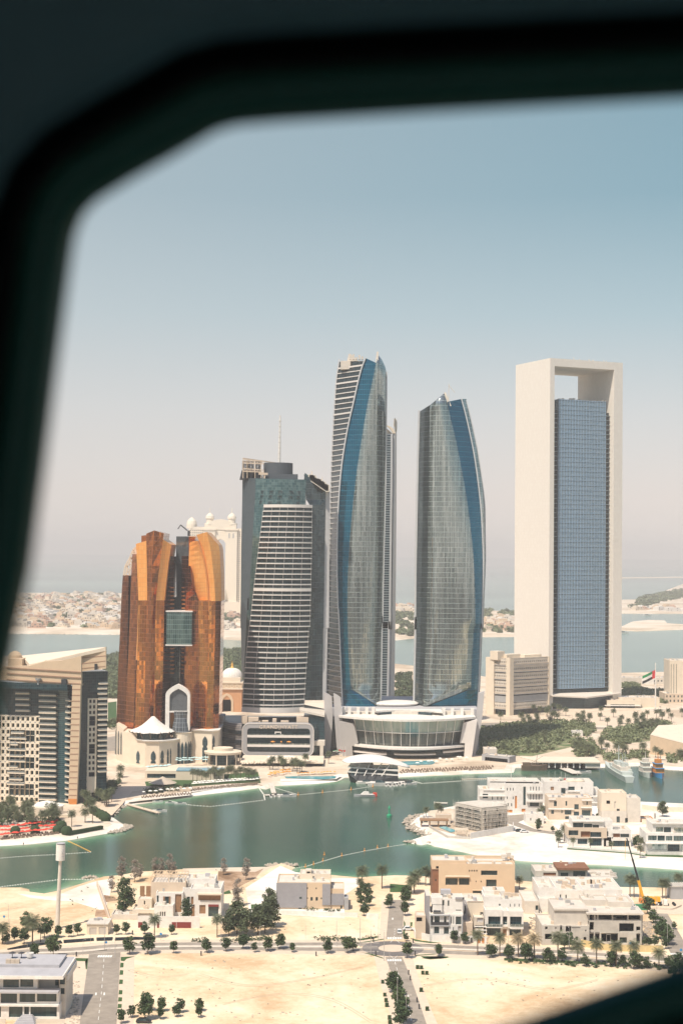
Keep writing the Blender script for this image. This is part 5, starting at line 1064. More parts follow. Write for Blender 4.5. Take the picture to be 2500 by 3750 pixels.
balc(Ft, 530, 755, [715+i*76.5 for i in range(19)], 1.8)
for y, x0, x1 in ((1215,150,322),(1367,145,240),(1522,138,312),(1670,132,238),(1832,126,300),(1290,115,350),(1442,110,345),(1592,110,340),(1745,100,335),(1895,95,330)): balc(Ft, x0, x1, [y], .3)
# dark rounded glass shaft
Fq = Fac(Q(765,1500,YT-1), Q(895,1500,YT-3)); m = MB(); z = Fq.at(zQ.x(800), zQ.y(585))[1]; Fq.box(m, 0, Fq.L, -.2, z, -14, 0); F3_ = Fac(Q(530,1500,YT), Q(765,1500,YT-1)); z2q = F3_.at(zQ.x(700), zQ.y(580))[1]; F3_.box(m, 0, F3_.L, -.2, z2q, -12, -1.0)
m.build('dark_glass_shaft', grid_mat('banded_dark_glass', 3, 1.2, .05, .1, (.008,.04,.05), (.02,.075,.085), (.14,.20,.21), metal=.2, rough=.1, tilt=.02, spec=.8), t)
Fr = Fac(Q(897,1500,YT-2), Q(962,1500,YT-6)); m = MB(); z = Fr.at(zQ.x(930), zQ.y(585))[1]; Fr.box(m, 0, Fr.L, -.2, z, -10, 0); m.build('side_glass', M['stripdark'], t)
balc(Fr, 890, 955, [785+i*78 for i in range(18)], 1.5)
# tall striped pier with the wedge-shaped roof wall
def wedge(pts, Y, d, mi=0, mb=None):
    P = [Q(x, y, Y) for x, y in pts]; n = len(P); a = sum(P[i].x*P[(i+1) % n].z-P[(i+1) % n].x*P[i].z for i in range(n))
    if a < 0: P.reverse()
    B = [p+Vector((0,d,0)) for p in P]; mb.face(P, mi)
    for i in range(n): mb.face([P[i], B[i], B[(i+1) % n], P[(i+1) % n]], mi)
    mb.face(B[::-1], mi)
m = MB(); wedge([(962,570),(1072,570),(1055,1300),(1015,2260),(905,2260),(935,1300)], YT-7, 30, 0, m); m.build('striped_pier', M['tanwall'], t)
st = MB()
for i in range(19):
    y = 632+i*78; xl = 962-(y-570)*.034; xr = 1072-(y-570)*.034; a, b = Q(xl, y, YT-7.05), Q(xr, y, YT-7.05); st.box(a.x, b.x, YT-7.1, YT-6.9, a.z-.28, a.z+.28)
for pts in (((95,345),(1078,405)), ((95,420),(1075,480)), ((90,500),(1070,560)), ((600,255),(1405,187)), ((1085,292),(1400,256)), ((1085,356),(1400,325))):
    Yb = YT-7.1 if pts[1][0] < 1100 else YT+1.9
    a, b = Q(*pts[0], Yb), Q(*pts[1], Yb); st.hexa([(a.x,Yb,a.z-.25),(b.x,Yb,b.z-.25),(b.x,Yb+.5,b.z-.25),(a.x,Yb+.5,a.z-.25)], [(a.x,Yb,a.z+.25),(b.x,Yb,b.z+.25),(b.x,Yb+.5,b.z+.25),(a.x,Yb+.5,a.z+.25)])
st.build('brown_stripe', mat('brown_band', (.36,.22,.15), .8, var=.05), t, split=True)
m = MB(); wedge([(-60,320),(100,330),(400,320),(600,262),(820,250),(1080,190),(1080,570),(960,570),(760,580),(300,535),(-60,500)], YT-6.5, 4, 0, m)
wedge([(560,265),(1000,215),(1405,68),(1408,355),(1078,395),(1076,420),(700,420)], YT+2, 3, 0, m)
m.build('roof_wall', M['tanwall'], t)
m = MB(); a0, a1, a2, a3 = Q(290,185,YT+22), Q(1408,68,YT+26), Q(1405,75,YT+2), Q(400,300,YT-4)
m.hexa([(p.x,p.y,p.z-2) for p in (a3,a2,a1,a0)], [tuple(p) for p in (a3,a2,a1,a0)]); m.build('sloping_roof', M['cream'], t)
m = MB(); a = Q(308,225,YT+6); b = Q(120,225,YT+6); m.box(b.x, a.x, YT+4, YT+20, a.z-8, a.z); m.box(b.x, a.x+8, YT, YT+22, a.z-9, a.z-6.5); p = Q(205,185,YT+14); m.lathe([(4.2,a.z),(4,a.z+1.6),(2.8,a.z+3.2),(1.2,a.z+4),(0,a.z+4.2)], p.x, YT+14, 16); m.build('roof_pavilion', M['tanwall'], t)
m = MB(); a, b = Q(-60,535,YT-6), Q(900,580,YT-8); m.hexa([(a.x,YT-7,a.z-3),(b.x,YT-9,b.z-3),(b.x,YT+4,b.z-3),(a.x,YT+4,a.z-3)], [(a.x,YT-7,a.z+.4),(b.x,YT-9,b.z+.4),(b.x,YT+4,b.z+.4),(a.x,YT+4,a.z+.4)]); m.build('roof_deck', M['hotelglass'], t)
m = MB(); a, b = Q(815,500,YT-8.5), Q(885,580,YT-8.5); m.box(a.x, b.x, YT-8.6, YT-6.7, b.z, a.z); a, b = Q(1260,292,YT+1.5), Q(1288,370,YT+1.5); m.box(a.x, b.x, YT, YT+1.9, b.z, a.z); m.build('rooftop_door', M['dark'], t, split=True)
m = MB(); p = Q(510,535,YT-8); m.tube((p.x,YT-8,p.z-1.5),(p.x,YT-8,p.z+.6),.5,.5); m.lathe([(.3,p.z+.4),(1.6,p.z+1.2),(1.9,p.z+2.4)], p.x, YT-8, 12); m.build('satellite_dish', M['grey'], t)
# right part, bending back
Fw = Fac(Q(1070,1500,YT+1), Q(1430,1500,YT+7)); wq = lambda x, y: Fw.at(zQ.x(x), zQ.y(y))
m = MB(); z1w = wq(1425,360)[1]; Fw.box(m, 0, Fw.L*1.0, -.2, z1w-1.5, -16, -2.1); m.build('right_curtain_glass', M['hotelglass'], t)
m = MB(); holes = []; a_, b_ = wq(1165,0)[0], wq(1300,0)[0]; zt3, zb3 = wq(1230,750)[1], wq(1230,1790)[1]; c2 = (b_-a_)/2.6; nr = 14; d3 = (zt3-zb3)/nr
for r_ in range(nr):
    k_ = (nr-1-r_)
    if k_ % 5 in (3, 4): holes.append((a_+c2*.7, b_-c2*.35, zb3+r_*d3+(.3 if k_ % 5 == 4 else -.01), zb3+(r_+1)*d3-(.6 if k_ % 5 == 3 else -.01)))
    else: holes += [(a_+c2*(.65+i*.95), a_+c2*(1.25+i*.95), zb3+r_*d3+.5, zb3+(r_+1)*d3-.8) for i in range(2)]
Fw.wall(m, a_+.5, b_, zb3, zt3, holes, 1.5); Fw.box(m, a_+.5, b_, 1, zt3, -2, -1.5, 1)
m.build('loggia_lattice', [checker, M['dark']], t)
balc(Fw, 1070, 1150, [775+i*78 for i in range(17)], 1.2); balc(Fw, 1312, 1425, [555+i*68 for i in range(1)], 1.5); balc(Fw, 1300, 1415, [620+i*68.5 for i in range(17)], 1.8)
m = MB(); Fw.box(m, wq(1150,0)[0], wq(1300,0)[0], wq(1200,2000)[1], wq(1230,1790)[1], -.5, .3); 
for x in (1150, 1195, 1225): u = wq(x,0)[0]; Fw.box(m, u, u+.7, 1, wq(1230,1790)[1], -.4, .4)
m.build('side_column', checker, t)
sl_.build('balcony_slab', M['cream'], t, split=True); rl_.build('balcony_rail', grid_mat('balcony_railing', .6, 9, .1, .1, (.12,.14,.14), (.2,.22,.21), (.4,.4,.38), metal=0, rough=.3, tilt=.0), t, split=True)
m = MB(); wedge([(900,2085),(1020,2085),(1018,2250),(958,2250)], YT-7.6, .5, 0, m); m.build('orange_base_panel', M['orange'], t)
# low pavilion at its foot
t = thing('beach_pavilion', 'low cream octagonal pavilion with a pale roof at the foot of the tan hotel', 'pavilion', G(zQ.x(650), zQ.y(2340)))
m = MB(); c = Q(755,2200,YT-18); p = G(zQ.x(750), zQ.y(2340)); w2 = Q(945,2200,YT-20).x-c.x; zt_ = Q(750,2195,p.y+4).z
m.prism([(c.x+w2*1.05*math.cos(math.pi/8+k*math.pi/4), p.y+9+9*math.sin(math.pi/8+k*math.pi/4)) for k in range(8)], 1, zt_); 
l_ = Q(372,2200,YT-20).x; m.box(l_, c.x-w2*.4, p.y+3, p.y+18, 1, zt_-1.5); m.box(c.x+w2*.6, c.x+w2*1.6, p.y+4, p.y+16, 1, zt_-4); m.build('wall', M['cream'], t)
m = MB(); m.lathe([(w2*1.15,zt_),(w2*1.15,zt_+.5),(w2*.5,zt_+2.2),(0,zt_+3)], c.x, p.y+9, 8, 0, 1, .6, math.pi/8); m.build('roof', M['canvas'], t)
m = MB()
for i in range(9): x = l_+1+i*2; m.box(x, x+.3, p.y+2.6, p.y+18, zt_-1.3, zt_-.6)
m.build('pergola_roof', M['bark'], t)
for a_, b_ in ((600,745),(770,900)):
    m = MB(); q1, q2 = Q(a_,2245,p.y), Q(b_,2275,p.y); m.box(q1.x, q2.x, p.y+.1, p.y+.9, q2.z, q1.z); m.build('window', M['bronze_roof'], t)
# ================================================================ villas
def vol(root, z, Y, x0, x1, yt, yb, d, m, wins=(), glass='glass', par=.5, Y1=None, down=False, pname='wall', roofm='offwhite', dp=.45):
    """one block: px outline of its front on the plane at depth Y, d metres deep; windows are real openings with set-back glass"""
    a = V(z.x(x0), z.y((yt+yb)/2), Y); b = V(z.x(x1), z.y((yt+yb)/2), Y if Y1 is None else Y1); F = Fac(a, b)
    zt = F.at(z.x((x0+x1)/2), z.y(yt))[1]; zb = -.3 if down else F.at(z.x((x0+x1)/2), z.y(yb))[1]
    mb = MB(); H = F.wall(mb, 0, F.L, zb, zt, [F.rect(z.x(w_[0]), z.y(w_[1]), z.x(w_[2]), z.y(w_[3])) for w_ in wins], dp)
    c = [F.P(0,0), F.P(F.L,0), F.P(F.L,0,-d), F.P(0,0,-d)]
    for i in (1, 2, 3): p, q = c[i], c[(i+1) % 4]; mb.face([(p.x,p.y,zb),(q.x,q.y,zb),(q.x,q.y,zt),(p.x,p.y,zt)])
    t_ = .35
    if par > 0 and d > 2:
        I = [F.P(t_,0,-t_), F.P(F.L-t_,0,-t_), F.P(F.L-t_,0,-d+t_), F.P(t_,0,-d+t_)]
        for i in range(4):
            p, q, r_, s_ = c[i], c[(i+1) % 4], I[(i+1) % 4], I[i]
            mb.face([(p.x,p.y,zt),(q.x,q.y,zt),(r_.x,r_.y,zt),(s_.x,s_.y,zt)]); mb.face([(s_.x,s_.y,zt),(r_.x,r_.y,zt),(r_.x,r_.y,zt-par),(s_.x,s_.y,zt-par)])
        top = [(p.x,p.y,zt-par) for p in I]
    else: top = [(p.x,p.y,zt) for p in c]
    mb.face([(p.x,p.y,zb) for p in reversed(c)])
    w = mb.build(pname, M[m], root)
    r = MB(); r.face(top); r.build('roof', M[roofm], root)
    if F.L > 7 and d > 6 and pname == 'wall' and zt-zb > 3: # water tanks, air-conditioning units, hatches
        for _ in range(int(F.L*d/60)+1):
            u, o_ = R.uniform(1.5, F.L-2.5), -R.uniform(2, d-2.5); c_ = MB(); h_ = R.uniform(.7,1.6)
            if R.random() < .3: p = F.P(u, 0, o_); c_.tube((p.x,p.y,zt-par-.02),(p.x,p.y,zt-par+1.3),.7,.7,10)
            else: F.box(c_, u, u+R.uniform(.8,2), zt-par-.02, zt-par+h_, o_-R.uniform(.7,1.4), o_)
            c_.build('roof_unit', M[R.choice(('offwhite','roofgrey','beige','metal'))], root)
    for h, spec in zip(H, wins):
        g_ = MB(); k = spec[4] if len(spec) > 4 else glass
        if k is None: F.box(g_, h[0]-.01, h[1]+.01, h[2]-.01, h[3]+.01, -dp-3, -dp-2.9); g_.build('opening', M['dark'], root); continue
        F.box(g_, h[0]-.01, h[1]+.01, h[2]-.01, h[3]+.01, -dp-.08, -dp+.02)
        o = g_.build('window' if k in ('glass','hotelglass') else 'door', M[k], root)
        if k == 'glass' and h[1]-h[0] > 1.2 and (h[3]-h[2]) > 1:
            f_ = MB(); n = max(1, int((h[1]-h[0])/2.2))
            for i in range(1, n): u = h[0]+(h[1]-h[0])*i/n; F.box(f_, u-.06, u+.06, h[2], h[3], -dp+.02, -dp+.12)
            F.box(f_, h[0], h[0]+.1, h[2], h[3], -dp+.02, -dp+.12); F.box(f_, h[1]-.1, h[1], h[2], h[3], -dp+.02, -dp+.12); F.box(f_, h[0]+.1, h[1]-.1, h[2], h[2]+.1, -dp+.02, -dp+.12); F.box(f_, h[0]+.1, h[1]-.1, h[3]-.1, h[3], -dp+.02, -dp+.12)
            f_.build('window_frame', M['darkmetal'], o)
    return F, zb, zt
def slab(root, F, z, x0, x1, y, out, m='white', th=.35, inn=0, name='balcony'):
    a, b = F.at(z.x(x0), z.y(y)), F.at(z.x(x1), z.y(y)); mb = MB(); F.box(mb, a[0], b[0], a[1]-th, a[1]+th*.3, -inn, out); mb.build(name, M[m], root)
def plate(root, F, z, x0, y0, x1, y1, m, out=.12, name='cladding_panel'):
    q = F.rect(z.x(x0), z.y(y0), z.x(x1), z.y(y1)); mb = MB(); F.box(mb, *q, 0.0, out); mb.build(name, M[m], root)
def clutter(root, z, Y, spots, zt, m='offwhite', name='roof_unit'): # air-conditioning boxes and tanks on a roof
    for x, dy, w_, h in spots:
        p = V(z.x(x), 3300, Y+dy); mb = MB(); mb.box(p.x-w_/2, p.x+w_/2, Y+dy, Y+dy+w_*.8, zt-.5, zt-.5+h); mb.build(name, M[m], root)
def house(name, label, z, x, yb, cat='villa', group='villas by the lagoon'):
    p = G(z.x(x), z.y(yb)); return thing(name, label, cat, p, 0, group), p.y
def gY(z, x, y): return G(z.x(x), z.y(y)).y
# nearest villa, bottom left
t, Y = house('villa', 'white three storey villa with grey flat roof in the bottom corner by the road', zI, 250, 1312)
F, zb, zt = vol(t, zI, Y, -190, 490, 1182, 1312, 22, 'white', [(75,1200,188,1290),(200,1195,240,1290,'hotelglass'),(252,1192,468,1285),(-150,1200,10,1290)], down=True)
vol(t, zI, Y+.3, -190, 486, 1072, 1178, 3, 'white', [(8,1094,142,1172),(162,1088,290,1165),(306,1082,466,1160)], par=0)
vol(t, zI, Y+2, -190, 310, 968, 1060, 20, 'white', [(-60,985,0,1045),(28,980,158,1045),(168,976,276,1040)], par=0); vol(t, zI, Y+5, 300, 482, 966, 1050, 17, 'grey', [(455,968,482,1030,'hotelglass')], par=0)
for y, o in ((1068,1.6),(1180,.9)): slab(t, F, zI, -190, 486, y, o, 'white' if y > 1100 else 'roofgrey', .45, 3)
zr = F.at(zI.x(200), zI.y(945))[1]; m = MB(); a = V(zI.x(-200), 3600, Y); b = V(zI.x(526), zI.y(955), Y); m.box(a.x, b.x, Y-1.2, Y+23, zr-.9, zr+.1); m.build('roof_slab', M['white'], t)
m = MB(); m.box(a.x, b.x-.5, Y-.7, Y+23.2, zr+.1, zr+.16); m.build('roof_membrane', M['roofgrey'], t)
m = MB(); b2 = V(zI.x(475), zI.y(880), Y+6); m.box(a.x, b2.x, Y+9, Y+22.5, zr+.12, zr+1.1); m.build('roof_deck', M['roofgrey'], t)
m = MB(); m.box(b.x-1.4, b.x+.4, Y+5, Y+23, zr-3, zr-.95); m.build('side_screen', M['white'], t)
vol(t, zI, Y+4, 486, 540, 950, 1240, 14, 'offwhite', [(492,1050,532,1100,'hotelglass'),(492,960,535,1020,'hotelglass')], down=True, par=0)
for i, x in enumerate((72, 110, 147)): p = V(zI.x(x), 3540, Y+11); m = MB(); m.box(p.x-.7, p.x+.7, Y+10, Y+11.2, zr+1.1, zr+2.4); m.build('vent_box', M['bronze_roof'], t)
for x in (98, 172): p = V(zI.x(x), 3530, Y+16); m = MB(); m.lathe([(1.3,zr+2.8),(0,zr+3.3)], p.x, Y+17, 6); m.tube((p.x,Y+17,zr+1.1),(p.x,Y+17,zr+3),.12); m.build('roof_parasol', M['darkmetal'], t)
p = V(zI.x(247), 3530, Y+17); m = MB(); m.lathe([(.5,zr+1.1),(1.1,zr+1.7),(1.3,zr+2.9),(1.1,zr+2.9),(.9,zr+2)], p.x, Y+17, 16); m.build('roof_dish', M['white'], t)
m = MB(); q = V(zI.x(215), 3720, Y-3)
for i in range(7): m.box(q.x-3.4+i*.3, q.x+3.4-i*.3, Y-6+i*.8, Y-.1, GL-.2, GL+.2+i*.28)
m.build('entrance_steps', M['roofgrey'], t)
m = MB(); q = V(zI.x(400), 3730, Y-4); m.box(q.x-4, q.x+5, Y-4, Y-3.7, GL-.1, GL+1.5); m.box(V(zI.x(-30),3730,Y).x, V(zI.x(70),3730,Y).x, Y-4, Y-3.7, GL-.1, GL+1.5); m.build('garden_wall', M['palecon'], t)
# sand coloured modern villa, centre left
t, Y = house('villa', 'low sand coloured modern villa with timber shutters and terraces behind a white garage wall', zI, 1350, 480)
F, _, _ = vol(t, zI, Y, 1085, 1265, 405, 480, 10, 'cream', [(1135,436,1252,480,'gdoor')], down=True); vol(t, zI, Y-1, 1265, 1420, 372, 482, 12, 'white', [(1312,422,1322,480,None),(1330,422,1340,480,None),(1348,422,1358,480,None)], down=True)
F3, _, z3 = vol(t, zI, Y+4, 1280, 1500, 268, 400, 14, 'white', [(1288,290,1303,345),(1352,298,1387,356),(1437,280,1490,428,'wood')], down=True); plate(t, F3, zI, 1340, 297, 1352, 357, 'wood', .15, 'shutter'); plate(t, F3, zI, 1387, 297, 1400, 357, 'wood', .15, 'shutter')
vol(t, zI, Y+9, 1238, 1525, 182, 300, 16, 'beige', down=True); vol(t, zI, Y+5, 1130, 1245, 318, 400, 8, 'cream', [(1182,332,1192,365,None)], down=True)
m = MB(); Fb = Fac(V(zI.x(1150),3300,Y+12), V(zI.x(1236),3300,Y+12))
q = Fb.rect(zI.x(1150), zI.y(215), zI.x(1236), zI.y(300)); Fb.box(m, q[0], q[0]+1.8, q[2], q[3], -1, 0); Fb.box(m, q[1]-1.8, q[1], q[2], q[3], -1, 0); m.build('timber_screen', M['wood'], t, split=True)
m = MB(); a, b = V(zI.x(1238), zI.y(180), Y+9), V(zI.x(1525), zI.y(180), Y+9)
for i in range(12): x = a.x+(b.x-a.x)*i/11; m.box(x-.12, x+.12, Y+9.2, Y+22, a.z+1.8, a.z+2)
for yy in (Y+9.3, Y+15, Y+21.5): m.box(a.x, b.x, yy, yy+.25, a.z+2.0, a.z+2.3)
for x in (a.x, (a.x+b.x)/2, b.x-.3):
    for yy in (Y+9.3, Y+21.5): m.box(x, x+.25, yy, yy+.25, a.z, a.z+1.8)
m.build('roof_pergola', M['tanwall'], t)
Fx, _, _ = vol(t, zJ, Y+3, 0-8, 215, 205, 420, 16, 'white', [(52,238,212,290,'wood'),(-2,262,18,330,'wood'),(0,318,26,412,'wood'),(60,322,104,385,'wood'),(124,330,196,405,'glass')], down=True); plate(t, Fx, zJ, 124, 318, 198, 332, 'maroon', .5, 'awning'); slab(t, Fx, zJ, 48, 222, 236, 1.6, 'cream', .5, 2, 'roof_overhang')
vol(t, zI, Y+8, 1500, 1640, 225, 330, 14, 'white', [(1532,300,1600,358)], down=True); vol(t, zJ, Y+13, -100, 175, 133, 240, 10, 'white', down=True)
for x0, x1 in ((915,1130),): 
    F, _, _ = vol(t, zI, Y-2.5, x0, x1, 445, 552, 9, 'offwhite', [(948,490,970,552,'gdoor'),(1010,488,1056,552,'gdoor'),(1090,488,1112,552,'gdoor')], down=True)
t, Y = house('boundary_wall', 'white and maroon boundary wall along the pavement before the sand coloured villa', zI, 1350, 556, 'wall', 'garden walls')
m = MB(); a, b = V(zI.x(1130),3395,Y), V(zI.x(1640),3395,Y); m.box(a.x, b.x, Y, Y+.4, GL-.2, GL+4.6); m.build('wall_body', M['white'], t); F = Fac(a, b)
for x0, x1 in ((1135,1170),(1290,1306),(1410,1446),(1450,1568)): plate(t, F, zI, x0, 508, x1, 556, 'maroon', .08, 'gate_panel')
t, Y = house('boundary_wall', 'long low sand wall running from the garage building to the beach', zI, 905, 555, 'wall', 'garden walls')
m = MB(); a, b = G(*zI(912,552)), G(*zI(798,212)); m.bar((a.x,a.y,GL+1.1),(b.x,b.y,GL+1.1),.5,2.4); m.build('wall_body', M['beige'], t)
# small substation kiosk
t, Y = house('utility_kiosk', 'small cream kiosk with two metal double doors on the sand by the pavement', zI, 800, 612, 'kiosk', None)
F, _, zt = vol(t, zI, Y, 714, 888, 528, 612, 9, 'cream', [(736,552,795,612,'gdoor'),(812,550,872,610,'gdoor')], down=True, dp=.2, par=0); m = MB(); a, b = V(zI.x(710),3380,Y), V(zI.x(892),3380,Y); m.box(a.x,b.x,Y-.4,Y+9.4,zt,zt+.4); m.build('roof_slab', M['palecon'], t)
# grey and tan villa
t, Y = house('villa', 'tan and grey stone villa with small square windows facing the open sand', zJ, 850, 352)
F, _, zt = vol(t, zJ, Y, 615, 1000, 160, 352, 18, 'tanwall', [(768,340,792,352),(830,195,838,208),(893,197,901,210),(856,265,872,292),(893,265,909,292),(930,268,938,282),(830,268,838,278)], down=True, roofm='offwhite')
plate(t, F, zJ, 611, 163, 829, 340, 'greystone', .35); plate(t, F, zJ, 941, 171, 998, 322, 'greystone', .35); m = MB(); q = F.rect(zJ.x(776), zJ.y(262), zJ.x(794), zJ.y(276)); F.box(m, *q, .3, .42); m.build('window', M['glass'], t)
F, _, _ = vol(t, zJ, Y+.8, 1000, 1096, 205, 352, 14, 'tanwall', [(1070,325,1084,350)], down=True); plate(t, F, zJ, 996, 240, 1094, 322, 'greystone', .35)
F, _, zt = vol(t, zJ, Y+9, 780, 1000, 98, 170, 10, 'cream', [(872,115,882,132)]); vol(t, zJ, Y+10, 822, 862, 72, 100, 4, 'cream', [(830,82,854,96,None)], par=0); clutter(t, zJ, Y+12, [(905,0,1.4,1.2),(955,1,1,1)], zt)
m = MB(); a, b = V(zJ.x(1098),3300,Y-3), V(zJ.x(1128),3300,Y-3); m.box(a.x, b.x, Y-1, Y+6, GL, GL+5); m.build('porch', M['grey'], t)
t, Y = house('boundary_wall', 'long white plot wall in front of the tan and grey villa', zJ, 870, 402, 'wall', 'garden walls')
m = MB(); 
for (x0,y0),(x1,y1) in (((478,385),(1195,410)),((1255,415),(1342,418)),((292,305),(380,302)),((478,385),(500,348))):
    a, b = G(*zJ(x0,y0)), G(*zJ(x1,y1)); m.bar((a.x,a.y,GL+.7),(b.x,b.y,GL+.7),.4,2.2)
m.build('wall_body', M['white'], t)
# big tan villa
t, Y = house('villa', 'large plain tan villa with long dark windows and a brown side strip by the water', zK, 360, 300)
F, _, zt = vol(t, zK, Y, 165, 602, 100, 300, 20, 'tanwall', [(204,182,274,222),(281,182,341,222),(408,138,502,166),(437,190,497,231),(338,134,345,145),(352,134,359,145),(366,134,373,145),(380,134,387,145),(377,196,382,206),(406,196,411,206),(360,250,420,278)], down=True, dp=.9, par=1)
vol(t, zK, Y+.8, 130, 166, 130, 290, 16, 'brownst', [(145,186,152,200)], down=True); F4, _, z4 = vol(t, zK, Y+.4, 126, 325, 80, 131, 12, 'tanwall', [(150,113,165,128,None),(188,117,280,126,'brownst')], par=.4)
vol(t, zK, Y+10, 325, 602, 82, 102, 8, 'tanwall'); clutter(t, zK, Y+11, [(540,0,2.5,1.2),(565,2,2.2,1.6),(585,-1,1.6,1)], z4); slab(t, F, zK, 203, 342, 168, 1.1, 'cream', .25, 0, 'window_hood'); slab(t, F, zK, 358, 428, 248, .8, 'tanwall', .3, 0, 'window_hood')
# white villa with grey frames
t, Y = house('villa', 'white three storey villa with dark grey frame walls beside the roundabout', zS, 420, 770)
F, _, _ = vol(t, zS, Y, 232, 605, 585, 770, 14, 'white', [(278,608,336,688),(390,612,446,692),(494,610,503,690),(552,600,590,668,'gdoor'),(393,712,445,717,'orange')], down=True)
F, _, z2 = vol(t, zS, Y+.5, 228, 606, 465, 590, 14, 'white', [(242,476,264,570),(282,482,341,570),(391,486,418,575),(472,488,481,572),(496,488,505,575),(525,490,590,583)]); slab(t, F, zS, 228, 458, 586, 1.0, 'grey', .3); slab(t, F, zS, 228, 458, 470, .8, 'grey', .3); plate(t, F, zS, 228, 465, 240, 590, 'grey', .7); plate(t, F, zS, 446, 465, 458, 590, 'grey', .7); plate(t, F, zS, 593, 484, 606, 700, 'grey', .6)
m = MB(); q = F.rect(zS.x(240), zS.y(548), zS.x(446), zS.y(582)); F.box(m, q[0], q[1], q[2], q[3], .8, .86); m.build('balcony_rail', M['darkmetal'], t)
F, _, z3 = vol(t, zS, Y+4, 265, 612, 285, 480, 10, 'white', [(370,302,394,362),(433,306,452,370),(525,412,590,424)]); plate(t, F, zS, 520, 268, 622, 292, 'greystone', .5); plate(t, F, zS, 606, 268, 622, 420, 'greystone', .5)
vol(t, zS, Y+2.5, 262, 368, 362, 440, 4, 'white', [(270,418,355,440,'grey')]); vol(t, zS, Y+3, 245, 370, 275, 352, 5, 'white', par=.3)
vol(t, zS, Y+5, 184, 232, 252, 660, 12, 'greystone', [], down=True, par=0); vol(t, zS, Y+9, 612, 656, 352, 470, 8, 'greystone', [(622,368,642,460)], down=True)
vol(t, zS, Y+2, 70, 180, 480, 560, 8, 'beige', [(75,500,140,548,None)], down=True)
clutter(t, zS, Y+8, [(310,0,1.6,1.2),(410,1,1.3,1),(450,0,1,1.3)], z3)
p = V(zS.x(410), 3260, Y+12); m = MB(); a = V(zS.x(352),3270,Y+13); b = V(zS.x(468),3270,Y+13); m.box(a.x,b.x,Y+12,Y+15,z3,z3+1.6); m.build('solar_tank', M['roofgrey'], t)
t, Y = house('boundary_wall', 'white garden wall curving round the corner villa at the roundabout', zS, 300, 782, 'wall', 'garden walls')
m = MB(); L_ = [(50,690,),(60,735),(235,775),(600,790),(700,788),(880,800)]
for (x0,y0),(x1,y1) in zip(L_, L_[1:]): a, b = G(*zS(x0,y0)), G(*zS(x1,y1)); m.bar((a.x,a.y,GL+1),(b.x,b.y,GL+1),.35,3)
m.build('wall_body', M['white'], t)
F = Fac(G(*zS(600,790)), G(*zS(880,800)))
for x0, x1, mm in ((694,716,'darkmetal'),(778,804,'orange'),(824,851,'orange')): plate(t, F, zS, x0, 735, x1, 788, mm, .3, 'gate_panel')
# low tan courtyard between
t, Y = house('villa', 'low cream house with a flat roof terrace between the two white villas', zS, 690, 770)
F, _, z1 = vol(t, zS, Y+2, 608, 720, 560, 760, 20, 'beige', down=True, roofm='paving'); vol(t, zS, Y+10, 735, 845, 500, 640, 12, 'palecon', [(770,505,840,552,'roofgrey'),(745,592,840,630,None)], down=True); vol(t, zS, Y+16, 620, 845, 320, 500, 16, 'cream', [(665,312,840,330,'orange'),(806,440,842,482)], down=True)
m = MB(); a, b = V(zS.x(740),3400,Y+4), V(zS.x(880),3400,Y+4)
for i in range(4): z = GL+4.5-i*1.1; m.box(a.x+i*.3, b.x, Y+4-i*1.2, Y+4.8-i*1.2, z-.12, z+.12)
m.build('shade_slat', M['white'], t)
# white villa with blue glass
t, Y = house('villa', 'white cubic villa with big teal windows and glass balconies along the palm road', zS, 1080, 715)
F, _, _ = vol(t, zS, Y+.8, 875, 1290, 605, 720, 15, 'white', [(880,616,1040,712,'hotelglass'),(1140,622,1272,712,'hotelglass'),(1066,636,1110,718,'wood')], down=True)
F, _, _ = vol(t, zS, Y-.4, 862, 1062, 415, 610, 14, 'white', [(898,490,1040,585,'hotelglass')], dp=1.2); F, _, z2 = vol(t, zS, Y, 1062, 1125, 425, 610, 14, 'white', [(1068,490,1116,588,'hotelglass')], dp=1); F, _, z2 = vol(t, zS, Y-.4, 1125, 1302, 430, 625, 14, 'white', [(1148,492,1282,595,'hotelglass')], dp=1.2)
for x0, x1 in ((862,1058),(1148,1300)): slab(t, F, zS, x0, x1, 606 if x0 < 900 else 620, 1.0, 'white', .3); m = MB(); q = F.rect(zS.x(x0), zS.y(572), zS.x(x1), zS.y(602)); F.box(m, *q, .9, .96); m.build('glass_rail', M['paleglass'], t)
F, _, z3 = vol(t, zS, Y+6, 850, 1050, 260, 430, 12, 'white', [(1020,345,1040,368)]); F, _, z3 = vol(t, zS, Y+6, 1050, 1285, 292, 440, 12, 'white', [(1146,344,1156,380),(1197,344,1207,380),(1247,344,1257,380)]); vol(t, zS, Y+13, 850, 1090, 195, 290, 8, 'white', par=.4)
clutter(t, zS, Y+12, [(1000,0,2.2,2.4),(1103,0,1.4,1.8),(1142,0,1.4,1.8),(1197,2,1.2,1.2),(1228,2,1.2,1.2)], z3, 'beige')
